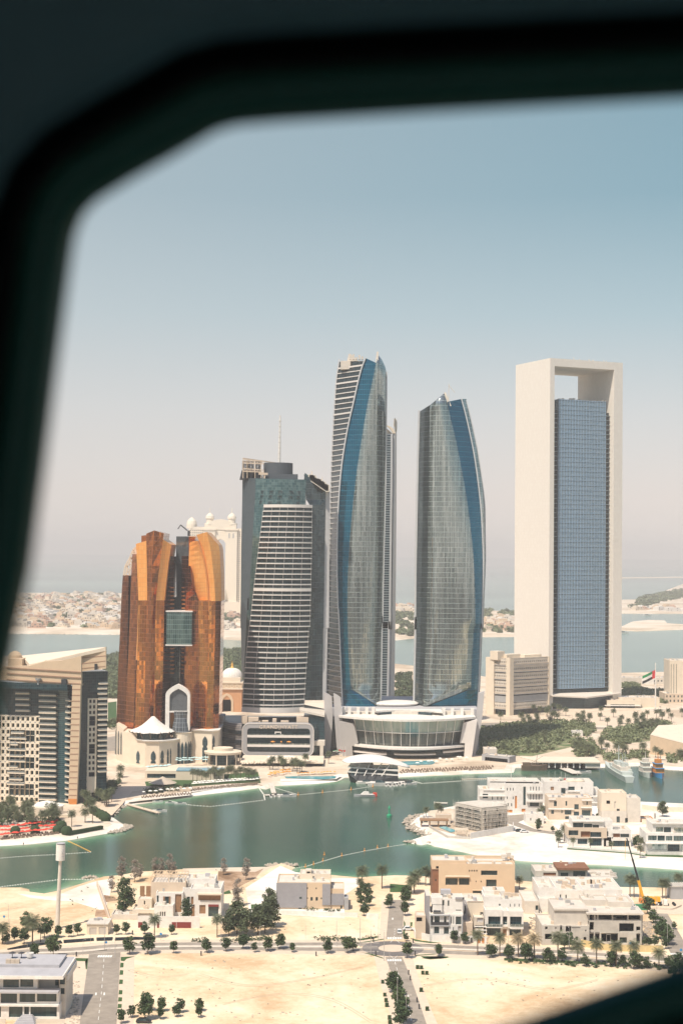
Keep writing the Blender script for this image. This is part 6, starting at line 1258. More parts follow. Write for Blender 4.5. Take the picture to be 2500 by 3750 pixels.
# big white villa
t, Y = house('villa', 'large white windowless villa wall with two tall slit windows rising above the concrete shell', zR, 560, 430)
Y += 14
F, _, z1 = vol(t, zR, Y, 352, 608, 158, 430, 24, 'white', [(387,198,399,304),(441,200,453,258),(441,288,453,308),(340,285,352,304),(530,292,579,314)], down=True); F, _, z2 = vol(t, zR, Y+1, 182, 354, 130, 430, 22, 'white', [(340,284,351,304)], down=True, par=2); vol(t, zR, Y-3, 188, 345, 235, 430, 6, 'white', down=True); F, _, z3 = vol(t, zR, Y+2, 606, 985, 150, 330, 22, 'white', [(530,292,560,312)] and [], down=True); vol(t, zR, Y-1, 820, 935, 210, 262, 8, 'white'); vol(t, zR, Y+20, 250, 930, 82, 150, 12, 'white', [(280,70,335,88,None)] and [], down=True); vol(t, zR, Y+20, 800, 930, 118, 190, 8, 'white', [(870,128,925,152,'grey')])
clutter(t, zR, Y+10, [(395,6,2,1.6),(440,0,2.4,2.2),(470,-2,1.6,1.3),(510,4,2,2.2),(500,-4,1.5,1.1),(672,6,2,1.6),(700,6,2,1.6),(420,-4,1.5,1.2)], z1, 'beige')
vol(t, zR, Y-6, 50, 185, 262, 400, 22, 'offwhite', [(108,386,148,430,'gdoor'),(155,302,182,348)], down=True); vol(t, zR, Y-9, 150, 212, 380, 440, 4, 'offwhite', [(168,382,206,430,None)], down=True)
# concrete shells
t, Y = house('unfinished_villa', 'grey bare concrete villa shell with open floors and a blockwork upper room, behind the palms', zR, 690, 680, 'villa', 'villas by the lagoon')
F, _, z1 = vol(t, zR, Y, 665, 1170, 565, 690, 22, 'concrete', [(674,562,712,655,None),(724,562,768,640,None),(783,565,944,655,None),(958,608,1030,665,'glass'),(1118,568,1155,668,None),(835,582,875,650,None)], down=True, dp=1)
F, _, z2 = vol(t, zR, Y+.3, 668, 1168, 452, 566, 21, 'concrete', [(672,462,712,540,None),(955,474,1096,555,None),(1118,505,1158,545,None)], dp=1)
F, _, z3 = vol(t, zR, Y+.6, 660, 1172, 370, 455, 20, 'concrete', [(672,388,714,444,None),(728,380,742,436,None),(757,382,884,440,None),(898,384,1032,444,None),(1046,388,1156,440,None)], dp=1); slab(t, F, zR, 640, 1188, 372, 1.2, 'palecon', .5, 12, 'roof_slab')
F, _, _ = vol(t, zR, Y-1, 215, 668, 495, 635, 20, 'concrete', [(247,505,270,532,None),(342,510,355,528,None),(390,492,409,556,None),(444,496,495,556,None),(246,574,311,628,None),(537,600,562,642,None),(614,606,641,650,None),(630,534,641,552,None),(500,512,584,520,None),(330,590,343,612,None)], down=True, dp=.6)
F, _, z4 = vol(t, zR, Y+2, 332, 655, 330, 500, 18, 'palecon', down=False, par=.5, roofm='palecon'); slab(t, F, zR, 328, 655, 335, .6, 'palecon', .5, 16, 'roof_slab'); vol(t, zR, Y+12, 608, 850, 250, 340, 10, 'palecon', roofm='palecon'); vol(t, zR, Y+10, 850, 1080, 270, 350, 12, 'palecon', [(815,305,825,330,None),(840,305,850,330,None)], roofm='palecon'); vol(t, zR, Y+1, 1168, 1180, 380, 690, 20, 'concrete', down=True, par=0)
vol(t, zR, Y+14, 1030, 1095, 265, 370, 14, 'white', [(1050,285,1060,320,None)], down=True)
t, Y = house('hoarding_fence', 'long pale yellow hoarding fence along the road before the concrete shell', zR, 1000, 735, 'fence', None)
m = MB(); L_ = [(590,690),(700,715),(860,738),(1040,745),(1378,752)]
for (x0,y0),(x1,y1) in zip(L_, L_[1:]):
    a, b = G(*zR(x0,y0)), G(*zR(x1,y1)); n = 6
    for i in range(n): p, q = a.lerp(b, i/n), a.lerp(b, (i+.97)/n); m.bar((p.x,p.y,GL+1.2),(q.x,q.y,GL+1.2),.15,2.6)
m.build('fence_board', mat('hoarding_yellow', (.62,.48,.24), .7, var=.12, scale=.3), t)
t, Y = house('unfinished_villa', 'weathered concrete villa shell with rusty top storey at the water edge', zK, 950, 225, 'villa', 'villas by the lagoon')
Y += 24
F, _, _ = vol(t, zK, Y, 720, 1190, 172, 300, 18, 'concrete', [(732,198,774,235,None),(782,176,795,190,None),(1015,185,1105,200,'palecon')], down=True); F, _, _ = vol(t, zK, Y+.6, 718, 850, 140, 178, 16, 'palecon', [(724,168,730,178,None),(765,150,838,168,'brownst')], roofm='palecon'); F, _, _ = vol(t, zK, Y+1, 848, 1018, 122, 178, 14, 'concrete', [(864,150,908,182,'glass'),(936,142,1006,172,'glass')], roofm='brownst'); slab(t, F, zK, 842, 1026, 122, 1.5, 'brownst', .8, 13, 'rusty_deck'); F, _, _ = vol(t, zK, Y+.8, 1014, 1188, 176, 205, 15, 'palecon', [(1105,190,1112,204,None)]); vol(t, zK, Y-4, 700, 722, 196, 296, 12, 'dark', down=True, par=0)
m = MB()
for i in range(26): p = V(zK.x(R.uniform(760,1180)), 3200, Y+R.uniform(1,12)); h = V(zK.x(800), zK.y(172), Y+.8).z; m.box(p.x-.5, p.x+R.uniform(.3,1.4), p.y, p.y+.8, h-1, h+R.uniform(.1,.9))
m.build('stacked_blocks', M['concrete'], t, split=True)
# ---- peninsula villas
t, Y = house('scaffolded_villa', 'concrete villa wrapped in scaffolding at the tip of the peninsula', zH, 350, 462, 'villa', 'villas by the lagoon')
Y -= 2; a, b, c = G(*zH(262,440)), G(*zH(412,466)), G(*zH(545,430)); a = Vector((a.x,b.y+18,GL)); c = Vector((c.x,b.y+9,GL))
def ang(root, a, b, zt, z, hol, m='concrete', d=14):
    F = Fac(a, b); mb = MB(); H = F.wall(mb, 0, F.L, -.2, zt, [F.rect(z.x(w_[0]), z.y(w_[1]), z.x(w_[2]), z.y(w_[3])) for w_ in hol], .8); mb.build('wall', M[m], root)
    for h in H: g_ = MB(); F.box(g_, h[0], h[1], h[2], h[3], -1, -.8); g_.build('window', M['glass'], root)
    return F
zt = V(zH.x(412), zH.y(326), b.y).z
F = ang(t, a, b, zt, zH, [(272,320,310,352),(315,325,352,360),(356,332,400,368),(270,358,308,385),(315,365,352,395),(358,372,402,402),(268,395,312,430),(318,400,352,440),(358,412,404,455)]); Fb = ang(t, b, c, zt, zH, [(428,340,440,372),(496,328,512,345),(428,385,440,418),(498,362,524,375),(480,408,530,450),(428,425,440,455)])
m = MB(); dd = a+(c-b); m.prism([(p.x,p.y) for p in (a, b, c, dd)], zt-.5, zt); m.prism([(p.x,p.y) for p in (a+Vector((1,3,0)), b+Vector((0,2,0)), c+Vector((-1,2,0)), dd)], GL-1, zt-.6); m.build('roof_slab', M['palecon'], t)
m = MB()
for F_, u0 in ((F, 0), (Fb, 0)):
    n = int(F_.L/2.2)
    for i in range(n+1):
        u = F_.L*i/n; m.bar(F_.P(u,GL-.2,1.6), F_.P(u,zt+1.2+R.random(),1.6), .11); m.bar(F_.P(u,GL-.2,.6), F_.P(u,zt+.6,.6), .1)
    for k in range(6): z = GL+2+k*(zt-2)/6; m.bar(F_.P(0,z,1.6), F_.P(F_.L,z,1.6), .11); F_.box(m, 0, F_.L, z-.9, z-.8, .6, 1.5)
    for k in range(5):
        u = F_.L*k/5; m.bar(F_.P(u,GL,1.7), F_.P(u+F_.L/5,zt,1.7), .1)
m.build('scaffolding', M['offwhite'], t)
def simple(label, z, x, yb, vols, group='villas by the lagoon', dy=0, name='villa'):
    t, Y = house(name, label, z, x, yb, 'villa', group); Y += dy
    for v in vols:
        a = dict(v[6]) if len(v) > 6 and isinstance(v[6], dict) else {}
        off, x0, x1, yt, yb_, d = v[:6]; wins = a.pop('w', ()); m_ = a.pop('m', 'white'); sl = a.pop('s', ())
        F, zb, zt = vol(t, z, Y+off, x0, x1, yt, yb_, d, m_, wins, **a)
        for (p, q, y, o) in sl: slab(t, F, z, p, q, y, o, 'white', .45)
    return t, Y, zt
gw = lambda xs, y0, y1, w_=8: [(x, y0, x+w_, y1) for x in xs]
t, Y, zt = simple('white four storey villa with curved balcony bands and one tall dark blue window strip', zH, 600, 360, [
 (0,400,545,290,362,16,dict(w=gw((470,500,520,548),300,330,6),down=True)), (0,543,762,190,355,18,dict(w=[(650,205,664,312),(602,258,614,330,'orange'),(688,294,740,318)]+gw((690,706,722,738),205,228,5)+gw((556,574,590),212,228,5)+gw((556,590),262,278,5)+gw((690,706,722,738),248,280,5)+gw((560,580),300,318,6)+[(552,338,588,354,'orange'),(640,332,662,350,'orange')],down=True)),
 (1,400,548,220,292,15,dict(w=[(417,246,448,272)]+gw((470,500,520),258,280,6),s=((396,552,296,1.6),(396,552,255,1.2)))), (2,455,548,182,222,14,dict(w=gw((520,540),212,226,5),s=((420,552,220,1.6),))), (4,455,745,172,192,14,dict(w=[(460,177,740,186,'darkmetal')]))])
m = MB(); F = Fac(V(zH.x(668),2900,Y-.2), V(zH.x(762),2900,Y-.2))
for y in (240, 288): z = F.at(zH.x(700), zH.y(y))[1]; F.box(m, 0, F.L, z-.5, z+.5, 0, 1.4)
m.build('balcony', M['white'], t, split=True); m = MB(); p = V(zH.x(580), zH.y(170), Y+6); m.tube(p, (p.x,p.y,V(zH.x(578),zH.y(85),Y+6).z), .18, .12); m.build('roof_mast', M['white'], t)
t, Y, zt = simple('white flat roofed villa with domed vents flying a flag on its roof', zH, 930, 335, [(0,775,1085,255,340,20,dict(w=[(1005,255,1048,272),(1060,290,1080,300)],down=True,s=((1000,1090,258,1.5),(1000,1090,292,1.5)))), (2,772,1052,178,260,18,dict(w=[(807,205,826,226,'wood'),(867,213,892,248),(908,205,945,226),(982,206,990,220)],s=((905,970,228,1.6),))), (5,1040,1083,215,260,8)], dy=14)
clutter(t, zH, Y+10, [(842,0,2,1),(870,0,2,1),(905,0,2,1)], zt)
for x in (928, 968): p = V(zH.x(x), zH.y(170), Y+8); m = MB(); m.lathe([(2.4,p.z-2.5),(2.4,p.z-.6),(3.4,p.z-.5),(3.4,p.z+.3),(0,p.z+1)], p.x, p.y, 12); m.build('roof_vent', M['cream'], t)
t, Y, zt = simple('beige three storey villa with dark tall stair window in front of the domed vent villa', zH, 870, 395, [(0,795,1045,335,398,16,dict(m='beige',w=[(810,332,826,362),(888,334,926,366),(868,340,875,358),(986,338,1036,372),(940,348,970,385,'hotelglass'),(890,375,930,392)],down=True)), (.5,793,1043,268,336,15,dict(m='beige',w=[(826,288,842,318),(892,288,902,315),(943,306,968,340),(1012,290,1020,310)],s=((793,940,330,1.3),(795,835,275,.8),(980,1048,322,1.5),(985,1050,280,1.2))))])
t, Y, zt = simple('half built cream villa with a stepped roof and no glass in its windows', zH, 1200, 412, [(0,1100,1242,345,414,14,dict(m='offwhite',w=[(1185,376,1204,412),(1234,385,1248,412)],down=True)), (.5,1098,1242,240,350,14,dict(m='cream',w=[(1127,285,1148,304,None),(1186,332,1203,360),(1172,290,1182,330,'offwhite')],roofm='cream')), (1,1240,1322,270,414,14,dict(m='offwhite',w=[(1234,385,1250,412)],down=True)), (3,1320,1400,390,414,10,dict(m='orange',down=True))])
t, Y, zt = simple('long modern white and beige villa with full glass ground floor facing the beach', zH, 1080, 548, [(0,912,1268,495,552,16,dict(m='white',w=[(962,505,1018,535,'hotelglass'),(1030,500,1100,545,'hotelglass'),(1158,515,1258,552,'hotelglass')],down=True)), (-.6,905,1130,440,500,16,dict(m='beige',w=[(910,456,966,486),(980,462,1034,495,'brownst'),(1034,466,1098,500,'hotelglass')],dp=1)), (0,1112,1165,440,552,14,dict(w=[(1128,462,1138,490),(1125,515,1140,545)],down=True)), (-.3,1155,1268,452,516,14,dict(w=[(1158,474,1206,503,'brownst'),(1207,476,1258,507)],dp=.8)), (2,932,1112,395,445,13,dict(w=[(935,412,995,440),(998,418,1046,445),(1048,424,1084,448)],s=((928,1110,400,1.2),))), (3,1110,1162,400,445,10)])
t, Y, zt = simple('white villa with three layers of pale green glazing at the right edge above the beach', zH, 1480, 598, [(0,1362,1700,530,600,18,dict(w=[(1390,533,1475,568,'paleglass'),(1478,530,1547,576,'hotelglass'),(1552,532,1640,578,'paleglass')],down=True)), (-.4,1355,1700,472,534,18,dict(w=[(1366,486,1416,514,'paleglass'),(1420,486,1462,516),(1468,488,1506,516,'paleglass'),(1512,488,1640,518,'paleglass')],s=((1350,1700,526,1.6),))), (2,1388,1700,418,474,15,dict(w=[(1412,436,1454,466,'paleglass'),(1456,438,1498,468),(1514,440,1640,472,'paleglass')],s=((1382,1700,470,1.4),(1386,1700,412,1.2))))])
t, Y, zt = simple('small white gatehouse on the peninsula between the scaffolded villa and the beige villa', zH, 715, 418, [(0,662,768,362,420,8,dict(w=[(690,385,696,400)],down=True))])
t, Y, zt = simple('small white poolside house with a brown pergola at the peninsula tip', zH, 110, 418, [(0,62,232,392,418,8,dict(m='offwhite',w=[(68,398,74,418),(80,394,102,410)],down=True)), (2,150,238,365,395,6,dict(m='beige'))])
m = MB(); p = G(*zH(140,438)); 
for a in (-7, -2.4, 2.4, 7):
    for b in (0, 5): m.box(p.x+a-.2, p.x+a+.2, p.y+b, p.y+b+.4, GL, GL+3.4)
m.box(p.x-7.8, p.x+7.8, p.y-.6, p.y+6, GL+3.4, GL+3.9); o = m.build('timber_pergola', M['wood'], None, loc=p); tag(o, 'brown timber pergola beside the pool at the peninsula tip', 'pergola')
m = MB(); p = G(*zH(297,495))
for a in (-3, 3):
    for b in (0, 5): m.box(p.x+a-.2, p.x+a+.2, p.y+b, p.y+b+.4, GL, GL+3.6)
for i in range(7): m.box(p.x-3.6, p.x+3.6, p.y-.4+i, p.y+i, GL+3.6, GL+3.9)
o = m.build('timber_pergola', M['cream'], None, loc=p); tag(o, 'pale slatted pergola on the sand below the scaffolded villa', 'pergola')
for lab, pts, h, m_ in (('white plot wall dividing the white beach from the scaffolded villa', [zH(348,505),zH(592,462),zH(592,442)], 3.4, 'white'), ('low cream wall along the street behind the beige villa', [zH(1330,420),zH(1400,425),zH(1400,360)], 3., 'cream'), ('long cream wall at the back of the peninsula beside the round tree', [zH(1330,335),zH(1400,345),zH(1490,350),zH(1568,352),zH(1640,354)], 3., 'cream'), ('low white terrace wall between the long modern villa and the beach', [zH(905,558),zH(1268,585),zH(1350,600)], 1.2, 'white'), ('low grey wall around the pool court beside the scaffolding', [zH(110,440),zH(215,500),zH(345,508)], 1.5, 'concrete')):
    p = G(*pts[0]); t = thing('boundary_wall', lab, 'wall', p, 0, 'garden walls'); m = MB()
    for a, b in zip(pts, pts[1:]): a, b = G(*a), G(*b); m.bar((a.x,a.y,GL+h/2-.2),(b.x,b.y,GL+h/2-.2),.4,h)
    m.build('wall_body', M[m_], t)
# ---- buildings on the coast at the right
t, Y, zt = simple('tall cream stone building at the right edge behind the flagpole', zE, 1530, 740, [(0,1490,1650,500,700,30,dict(m='cream',w=gw((1497,1512,1527),520,690,3),down=True)), (-8,1462,1700,690,755,30,dict(m='beige',w=gw((1470,1490,1512,1535,1556),700,712,8)+gw((1470,1490,1512,1535,1556),725,738,8),down=True))], None, name='stone_building')
t, Y, zt = simple('long low cream building behind the trees on the far shore near the flag', zE, 1300, 635, [(0,1205,1490,598,640,18,dict(m='offwhite',w=gw(range(1340,1480,20),612,622,8),down=True)), (-2,1330,1400,605,635,10,dict(down=True))], None, name='low_building')
t, Y, zt = simple('low cream entrance hall with a thin canopy at the foot of the frame tower', zE, 1250, 772, [(0,1130,1325,728,775,20,dict(m='cream',w=[(1150,752,1290,772,'hotelglass')],down=True,s=((1115,1320,756,4),))), (6,1200,1432,712,768,24,dict(m='cream',down=True))], None, name='entrance_hall')
t = thing('warehouse', 'beige warehouse with a plain sloped pale roof at the right edge of the park', 'warehouse', G(*zE(1500,1075))); p = G(*zE(1420,1068)); zt = V(zE.x(1400), zE.y(945), p.y+10).z; m = MB(); xa, xb_ = V(zE.x(1378),2750,p.y+30).x, V(zE.x(1700),2750,p.y).x
m.hexa([(xa,p.y+30,GL-.2),(xa+34,p.y-8,GL-.2),(xb_,p.y+16,GL-.2),(xb_,p.y+70,GL-.2),(xa+14,p.y+70,GL-.2)], [(xa,p.y+30,zt),(xa+34,p.y-8,zt-6),(xb_,p.y+16,zt-6),(xb_,p.y+70,zt+4),(xa+14,p.y+70,zt+3)]); m.build('wall', M['tanwall'], t); m = MB(); m.face([(xa,p.y+30,zt+.2),(xa+34,p.y-8,zt-5.8),(xb_,p.y+16,zt-5.8),(xb_,p.y+70,zt+4.2),(xa+14,p.y+70,zt+3.2)]); m.face([(xa+14,p.y+70,zt+3.1),(xb_,p.y+70,zt+4.1),(xb_,p.y+16,zt-5.9),(xa+34,p.y-8,zt-5.9),(xa,p.y+30,zt+.1)]); m.build('roof', M['cream'], t)
t, Y, zt = simple('long grey roofed beach house on the shore right of the glass podium', zE, 490, 1075, [(0,412,570,1045,1092,9,dict(m='grey',w=[(430,1060,560,1085,None)],down=True,Y1=G(*zE(570,1090)).y)), (10,428,500,1008,1050,14,dict(m='offwhite',down=True))], None, name='beach_house')
t, Y, zt = simple('small white storehouse among the trees left of the frame tower', zE, 965, 935, [(0,932,992,905,938,8,dict(down=True)), (-40,755,784,968,992,5,dict(down=True))], None, name='storehouse')
# ================================================================ roads and paving
def road(name, z, pts, w, m, dz, ext=None):
    P = [G(*z(x, y)) for x, y in pts]; Q_ = [P[0]]
    for i in range(len(P)-1):                    # smooth the line
        p0, p1, p2, p3 = P[max(0,i-1)], P[i], P[i+1], P[min(len(P)-1,i+2)]
        for k in range(1, 7): t = k/6; Q_.append(.5*(2*p1+(p2-p0)*t+(2*p0-5*p1+4*p2-p3)*t*t+(3*p1-p0-3*p2+p3)*t**3))
    mb = MB(); mb.strip(Q_, w, GL+dz); return kind(mb.build(name, m), 'structure')
def patch(name, z, pts, m, dz=.06): return poly_sheet(name, [z(x, y) for x, y in pts], M[m] if isinstance(m, str) else m, dz)
ID = lambda x, y: (x, y)
M['parkgrass'] = sandmat('park_grass', (.10,.15,.06), (.22,.23,.12), (.48,.38,.26), .05, .3)
up = [(-300,3508),(0,3496),(100,3484),(268,3478),(420,3465),(560,3460),(700,3458),(1000,3459),(1300,3458),(1385,3461)]
lo_ = [(-300,3520),(0,3508),(110,3499),(268,3492),(420,3482),(560,3474),(700,3473),(1000,3475),(1300,3479),(1385,3479)]
upr = [(1490,3462),(1600,3466),(1900,3479),(2100,3490),(2300,3505),(2500,3521),(2800,3548)]; lor = [(1490,3483),(1600,3487),(1900,3500),(2100,3512),(2300,3528),(2500,3545),(2800,3574)]
for nm, c_ in (('pavement', [(x, y-9) for x, y in up]), ('pavement', [(x, y+9) for x, y in lo_]), ('pavement', [(x, y-9) for x, y in upr]), ('pavement', [(x, y+10) for x, y in lor])): road(nm, ID, c_, 7.5, M['paving'], .02)
for c_ in (up, lo_, upr, lor): road('road', ID, c_, 5.4, M['asphalt'], .06)
for c_ in (up, upr): road('median_strip', ID, [(x, y+8) for x, y in c_[:-1]], 2.6, M['kerb'], .12)
for c_ in (up, lo_, upr, lor):
    for o in (-2.75, 2.75):
        P = [G(x, y) for x, y in c_]; mb = MB()
        for p, q in zip(P, P[1:]): d = (q-p).normalized(); n_ = Vector((-d.y, d.x, 0))*o; mb.bar((p.x+n_.x,p.y+n_.y,GL+.07), (q.x+n_.x,q.y+n_.y,GL+.07), .22, .16)
        kind(mb.build('kerb', M['kerb']), 'structure')
road('pavement', ID, [(384,3488),(374,3600),(360,3752),(350,3900)], 22, M['paving'], .025)
road('road', ID, [(385,3486),(374,3600),(360,3752),(350,3900)], 11.5, M['asphalt'], .065)
road('pavement', ID, [(1448,3300),(1447,3360),(1443,3440)], 12, M['paving'], .025); road('pavement', ID, [(1438,3500),(1466,3600),(1505,3710),(1540,3800)], 14, M['paving'], .025)
road('road', ID, [(1452,3296),(1449,3350),(1442,3440)], 6.2, M['asphalt'], .065); road('road', ID, [(1441,3505),(1470,3580),(1497,3660),(1525,3750),(1550,3820)], 6.2, M['asphalt'], .065)
road('road', zR, [(1330,380),(1380,470),(1450,590),(1530,740),(1570,800)], 7.5, M['asphalt'], .065)
patch('car_park', zR, [(1180,330),(1300,260),(1568,235),(1900,240),(1900,380),(1420,390),(1300,400)], 'paving', .03)
cR = G(*zM(735,487)); mb = MB()
for r0, r1, dz in ((0, 11.6, .08),): mb.face([(cR.x+r1*math.cos(k*math.pi/24), cR.y+r1*math.sin(k*math.pi/24), GL+dz) for k in range(48)])
kind(mb.build('roundabout_road', M['asphalt2']), 'structure')
mb = MB(); mb.lathe([(5.4,GL+.08),(5.4,GL+.22),(4.6,GL+.26),(0,GL+.3)], cR.x, cR.y, 40); kind(mb.build('roundabout_island', M['beige']), 'structure')
mk = MB()                                        # painted markings
def dash(z, pts, w=.18, n=1, gap=.5):
    P = [G(*z(x, y)) for x, y in pts]
    for a, b in zip(P, P[1:]):
        for i in range(n): p, q = a.lerp(b, i/n), a.lerp(b, (i+1-gap*(n > 1))/n); mk.strip([p, q], w, GL+.1)
def zebra(z, x0, x1, y, n, L): 
    for i in range(n): p = G(*z(x0+(x1-x0)*i/(n-1), y)); mk.strip([p-Vector((0,L/2,0)), p+Vector((0,L/2,0))], .75, GL+.1)
zebra(zM, 670, 848, 339, 6, 3.0); zebra(zM, 668, 845, 655, 6, 3.0); zebra(zI, 812, 912, 790, 6, 3.); zebra(zR, 1455, 1568, 770, 8, 3.)
dash(zM, [(765,200),(755,345)], n=4); dash(zM, [(755,345),(700,400)]); dash(zM, [(755,345),(830,405)]); dash(zM, [(748,635),(700,590)]); dash(zM, [(755,635),(800,592)]); dash(zM, [(765,680),(860,1000),(950,1300),(1010,1560)], n=4); dash(zI, [(855,810),(835,1080),(805,1340)], n=5)
for x, y in ((790,1098),(858,1098)): dash(zI, [(x,y-10),(x-2,y+12)], .5)
for z, x, y in ((zM,957,1165),(zM,733,60)): dash(z, [(x,y-14),(x,y+14)], .5)
kind(mk.build('road_markings', M['paint']), 'structure')
for z, pts, m in ((zI,[(722,805),(705,895),(717,895),(726,806),(600,803),(480,800),(478,812),(600,828),(700,830)],'lawn'),(zI,[(775,800),(785,802),(765,1000),(742,1002)],'lawn'),(zI,[(738,1040),(750,1040),(722,1250),(705,1344),(692,1344)],'lawn'),(zI,[(940,795),(950,795),(932,1030),(918,1030)],'lawn'),(zI,[(992,795),(1110,790),(1040,810),(1020,830),(992,826)],'lawn'),
    (zI,[(680,740),(880,733),(880,741),(690,750)],'lawn'),(zM,[(230,350),(530,310),(530,325),(300,368)],'lawn'),(zM,[(240,400),(610,346),(600,358),(250,412)],'lawn'),(zM,[(200,530),(420,560),(600,620),(598,632),(480,595),(300,545)],'lawn'),(zM,[(1060,578),(1360,560),(1360,568),(1060,592)],'lawn'),(zM,[(1140,622),(1340,598),(1550,606),(1500,625),(1270,642)],'lawn'),(zM,[(975,335),(1150,372),(1430,405),(1270,408),(1060,380)],'lawn'),(zM,[(1040,405),(1420,442),(1410,450),(1050,412)],'lawn'),
    (zJ,[(1425,170),(1558,180),(1558,230),(1425,230)],'lawn'),(zJ,[(430,318),(495,318),(495,345),(430,348)],'lawn'),(zM,[(985,108),(1018,108),(1010,170),(988,165)],'lawn'),(zM,[(882,230),(910,230),(905,300),(880,305)],'lawn'),(zM,[(892,80),(915,120),(915,170),(893,170)],'lawn'),(zI,[(850,285),(940,300),(960,330),(870,345)],'mud'),(zI,[(790,410),(870,405),(880,465),(780,462)],'mud'),
    (zJ,[(225,235),(275,215),(290,240),(240,245)],'lawn'),(zK,[(60,630),(220,632),(180,645),(90,645)],'lawn'),(zK,[(540,640),(1120,665),(1120,680),(540,655)],'lawn'),
    (zG,[(0,130+150),(480,250),(500,330),(300,330),(0,350)],'lawn'),(zF,[(1190,365),(1568,330),(1568,400),(1200,400)],'lawn'),(zA,[(690,1172),(745,1165),(745,1310),(690,1318)],'lawn'),(zE,[(390,900),(620,870),(900,900),(1000,980),(700,1050),(390,1040)],'parkgrass'),(zE,[(1090,930),(1300,890),(1390,960),(1180,985)],'parkgrass')): patch('lawn', z, pts, m)
for i in range(8): y = [842,903,980,1066,1125,1180,1222][min(i,6)]; patch('lawn', zI, [(990-i*4,y),(1016-i*3,y+2),(1014-i*3,y+38-i),(986-i*4,y+40-i)], 'lawn') if i < 7 else None
for pts in ([(60,732),(200,700),(365,684),(372,695),(230,718),(62,738)], [(367,680),(500,663),(515,684),(372,697)], [(522,660),(770,643),(771,664),(524,683)], [(793,640),(928,636),(920,661),(793,664)], [(948,640),(1110,634),(1250,640),(1262,650),(1100,656),(940,662)]): patch('planting_bed', zI, pts, 'netting', .3)
patch('scrub_ground', zJ, [(195,80),(460,85),(520,60),(460,130),(330,200),(230,235),(190,160)], M['mud'], .05); patch('scrub_ground', zJ, [(-60,60),(540,48),(600,38),(470,110),(200,75),(-50,95)], M['ground'], .045)
patch('white_beach', zJ, [(640,40),(745,85),(1010,125),(1200,130),(1200,185),(1100,250),(1100,420),(420,380),(390,200),(500,130)], M['whitesand'], .04); patch('white_beach', zI, [(150,275),(370,300),(480,285),(650,215),(800,170),(930,150),(900,300),(860,420),(600,340),(420,330),(250,310)], M['whitesand'], .04)
patch('white_beach', zF, [(1040,535),(1568,475),(1568,455),(1100,500)], M['whitesand'], .04); patch('white_beach', zG, [(0,395),(300,352),(478,330),(478,320),(300,335),(0,370)], M['whitesand'], .04); patch('white_beach', zG, [(640,318),(1040,300),(1080,275),(900,285),(640,300)], M['whitesand'], .04)
patch('terrace_paving', zH, [(905,552),(1268,575),(1350,590),(1568,600),(1568,612),(1340,604),(1260,590),(900,565)], 'lawn', .07); patch('forecourt', zH, [(660,415),(790,400),(850,450),(830,470),(720,448)], 'paving', .05); patch('forecourt', zH, [(1270,480),(1360,470),(1350,590),(1290,560)], 'paving', .05); patch('pool', zH, [(165,440),(235,470),(270,462),(205,435)], 'pool', .3)
patch('site_ground', zH, [(100,345),(230,330),(560,420),(600,455),(340,500),(110,440)], M['ground'], .05); patch('street', zH, [(540,372),(660,362),(850,352),(860,362),(680,385),(620,410),(720,450),(850,470),(850,482),(690,462),(560,415)], 'asphalt', .06)
patch('coast_road', zA, [(680,1395),(745,1385),(745,1480),(680,1480)], 'asphalt', .06); patch('beach_path', zF, [(800,640),(920,640),(1010,545),(1130,385),(1030,390),(900,500),(820,570)], 'paving', .05)
patch('coast_road', zE, [(410,860),(700,850),(1000,880),(1568,900),(1568,912),(1000,892),(700,862),(410,872)], 'asphalt', .07); patch('plaza', zE, [(800,800),(1250,790),(1450,800),(1568,840),(1568,880),(1000,870),(700,840)], 'paving', .05)
for z, pts in ((zF,[(1445,262),(1640,240),(1640,325),(1445,332)]),(zG,[(670,282),(1040,280),(1035,296),(950,304),(680,296)]),(zP,[(700,735),(1020,722),(1045,745),(1010,760),(760,765)])): patch('pool', z, pts, 'pool', .25)
rk = MB()
def rocks(z, pts, n, w=3.):
    P = [G(*z(x, y), 0) for x, y in pts]; L = [(b-a).length for a, b in zip(P, P[1:])]; T = sum(L)
    for _ in range(n):
        s = R.random()*T; k = 0
        while s > L[k] and k < len(L)-1: s -= L[k]; k += 1
        c = P[k].lerp(P[k+1], s/L[k])+Vector((R.uniform(-w,w), R.uniform(-w,w), R.uniform(0,.9))); r = R.uniform(.5,1.3)
        v = [c+Vector((x*r*R.uniform(.6,1.1), y*r*R.uniform(.6,1.1), z_*r*R.uniform(.5,.9))) for x, y, z_ in ((1,0,0),(0,1,0),(-1,0,0),(0,-1,0),(0,0,1),(0,0,-1))]
        for a, b, d in ((0,1,4),(1,2,4),(2,3,4),(3,0,4),(1,0,5),(2,1,5),(3,2,5),(0,3,5)): rk.face([v[a], v[b], v[d]])
rocks(zH, [(60,368),(20,392),(0,410),(20,450),(80,478),(150,485),(70,528),(0,528)], 420, 4); rocks(zJ, [(560,48),(640,36),(740,44)], 110, 2.5); rocks(zF, [(920,640),(950,600),(1000,575)], 130, 2.5); rocks(zF, [(900,790),(1000,770),(1065,742),(1045,722)], 140, 2); rocks(zI, [(690,150),(810,150)], 40, 1.5)
rocks(ID, [(0,2321),(430,2325),(800,2342)], 150, 6); kind(rk.build('shore_rocks', M['rock']), 'stuff')

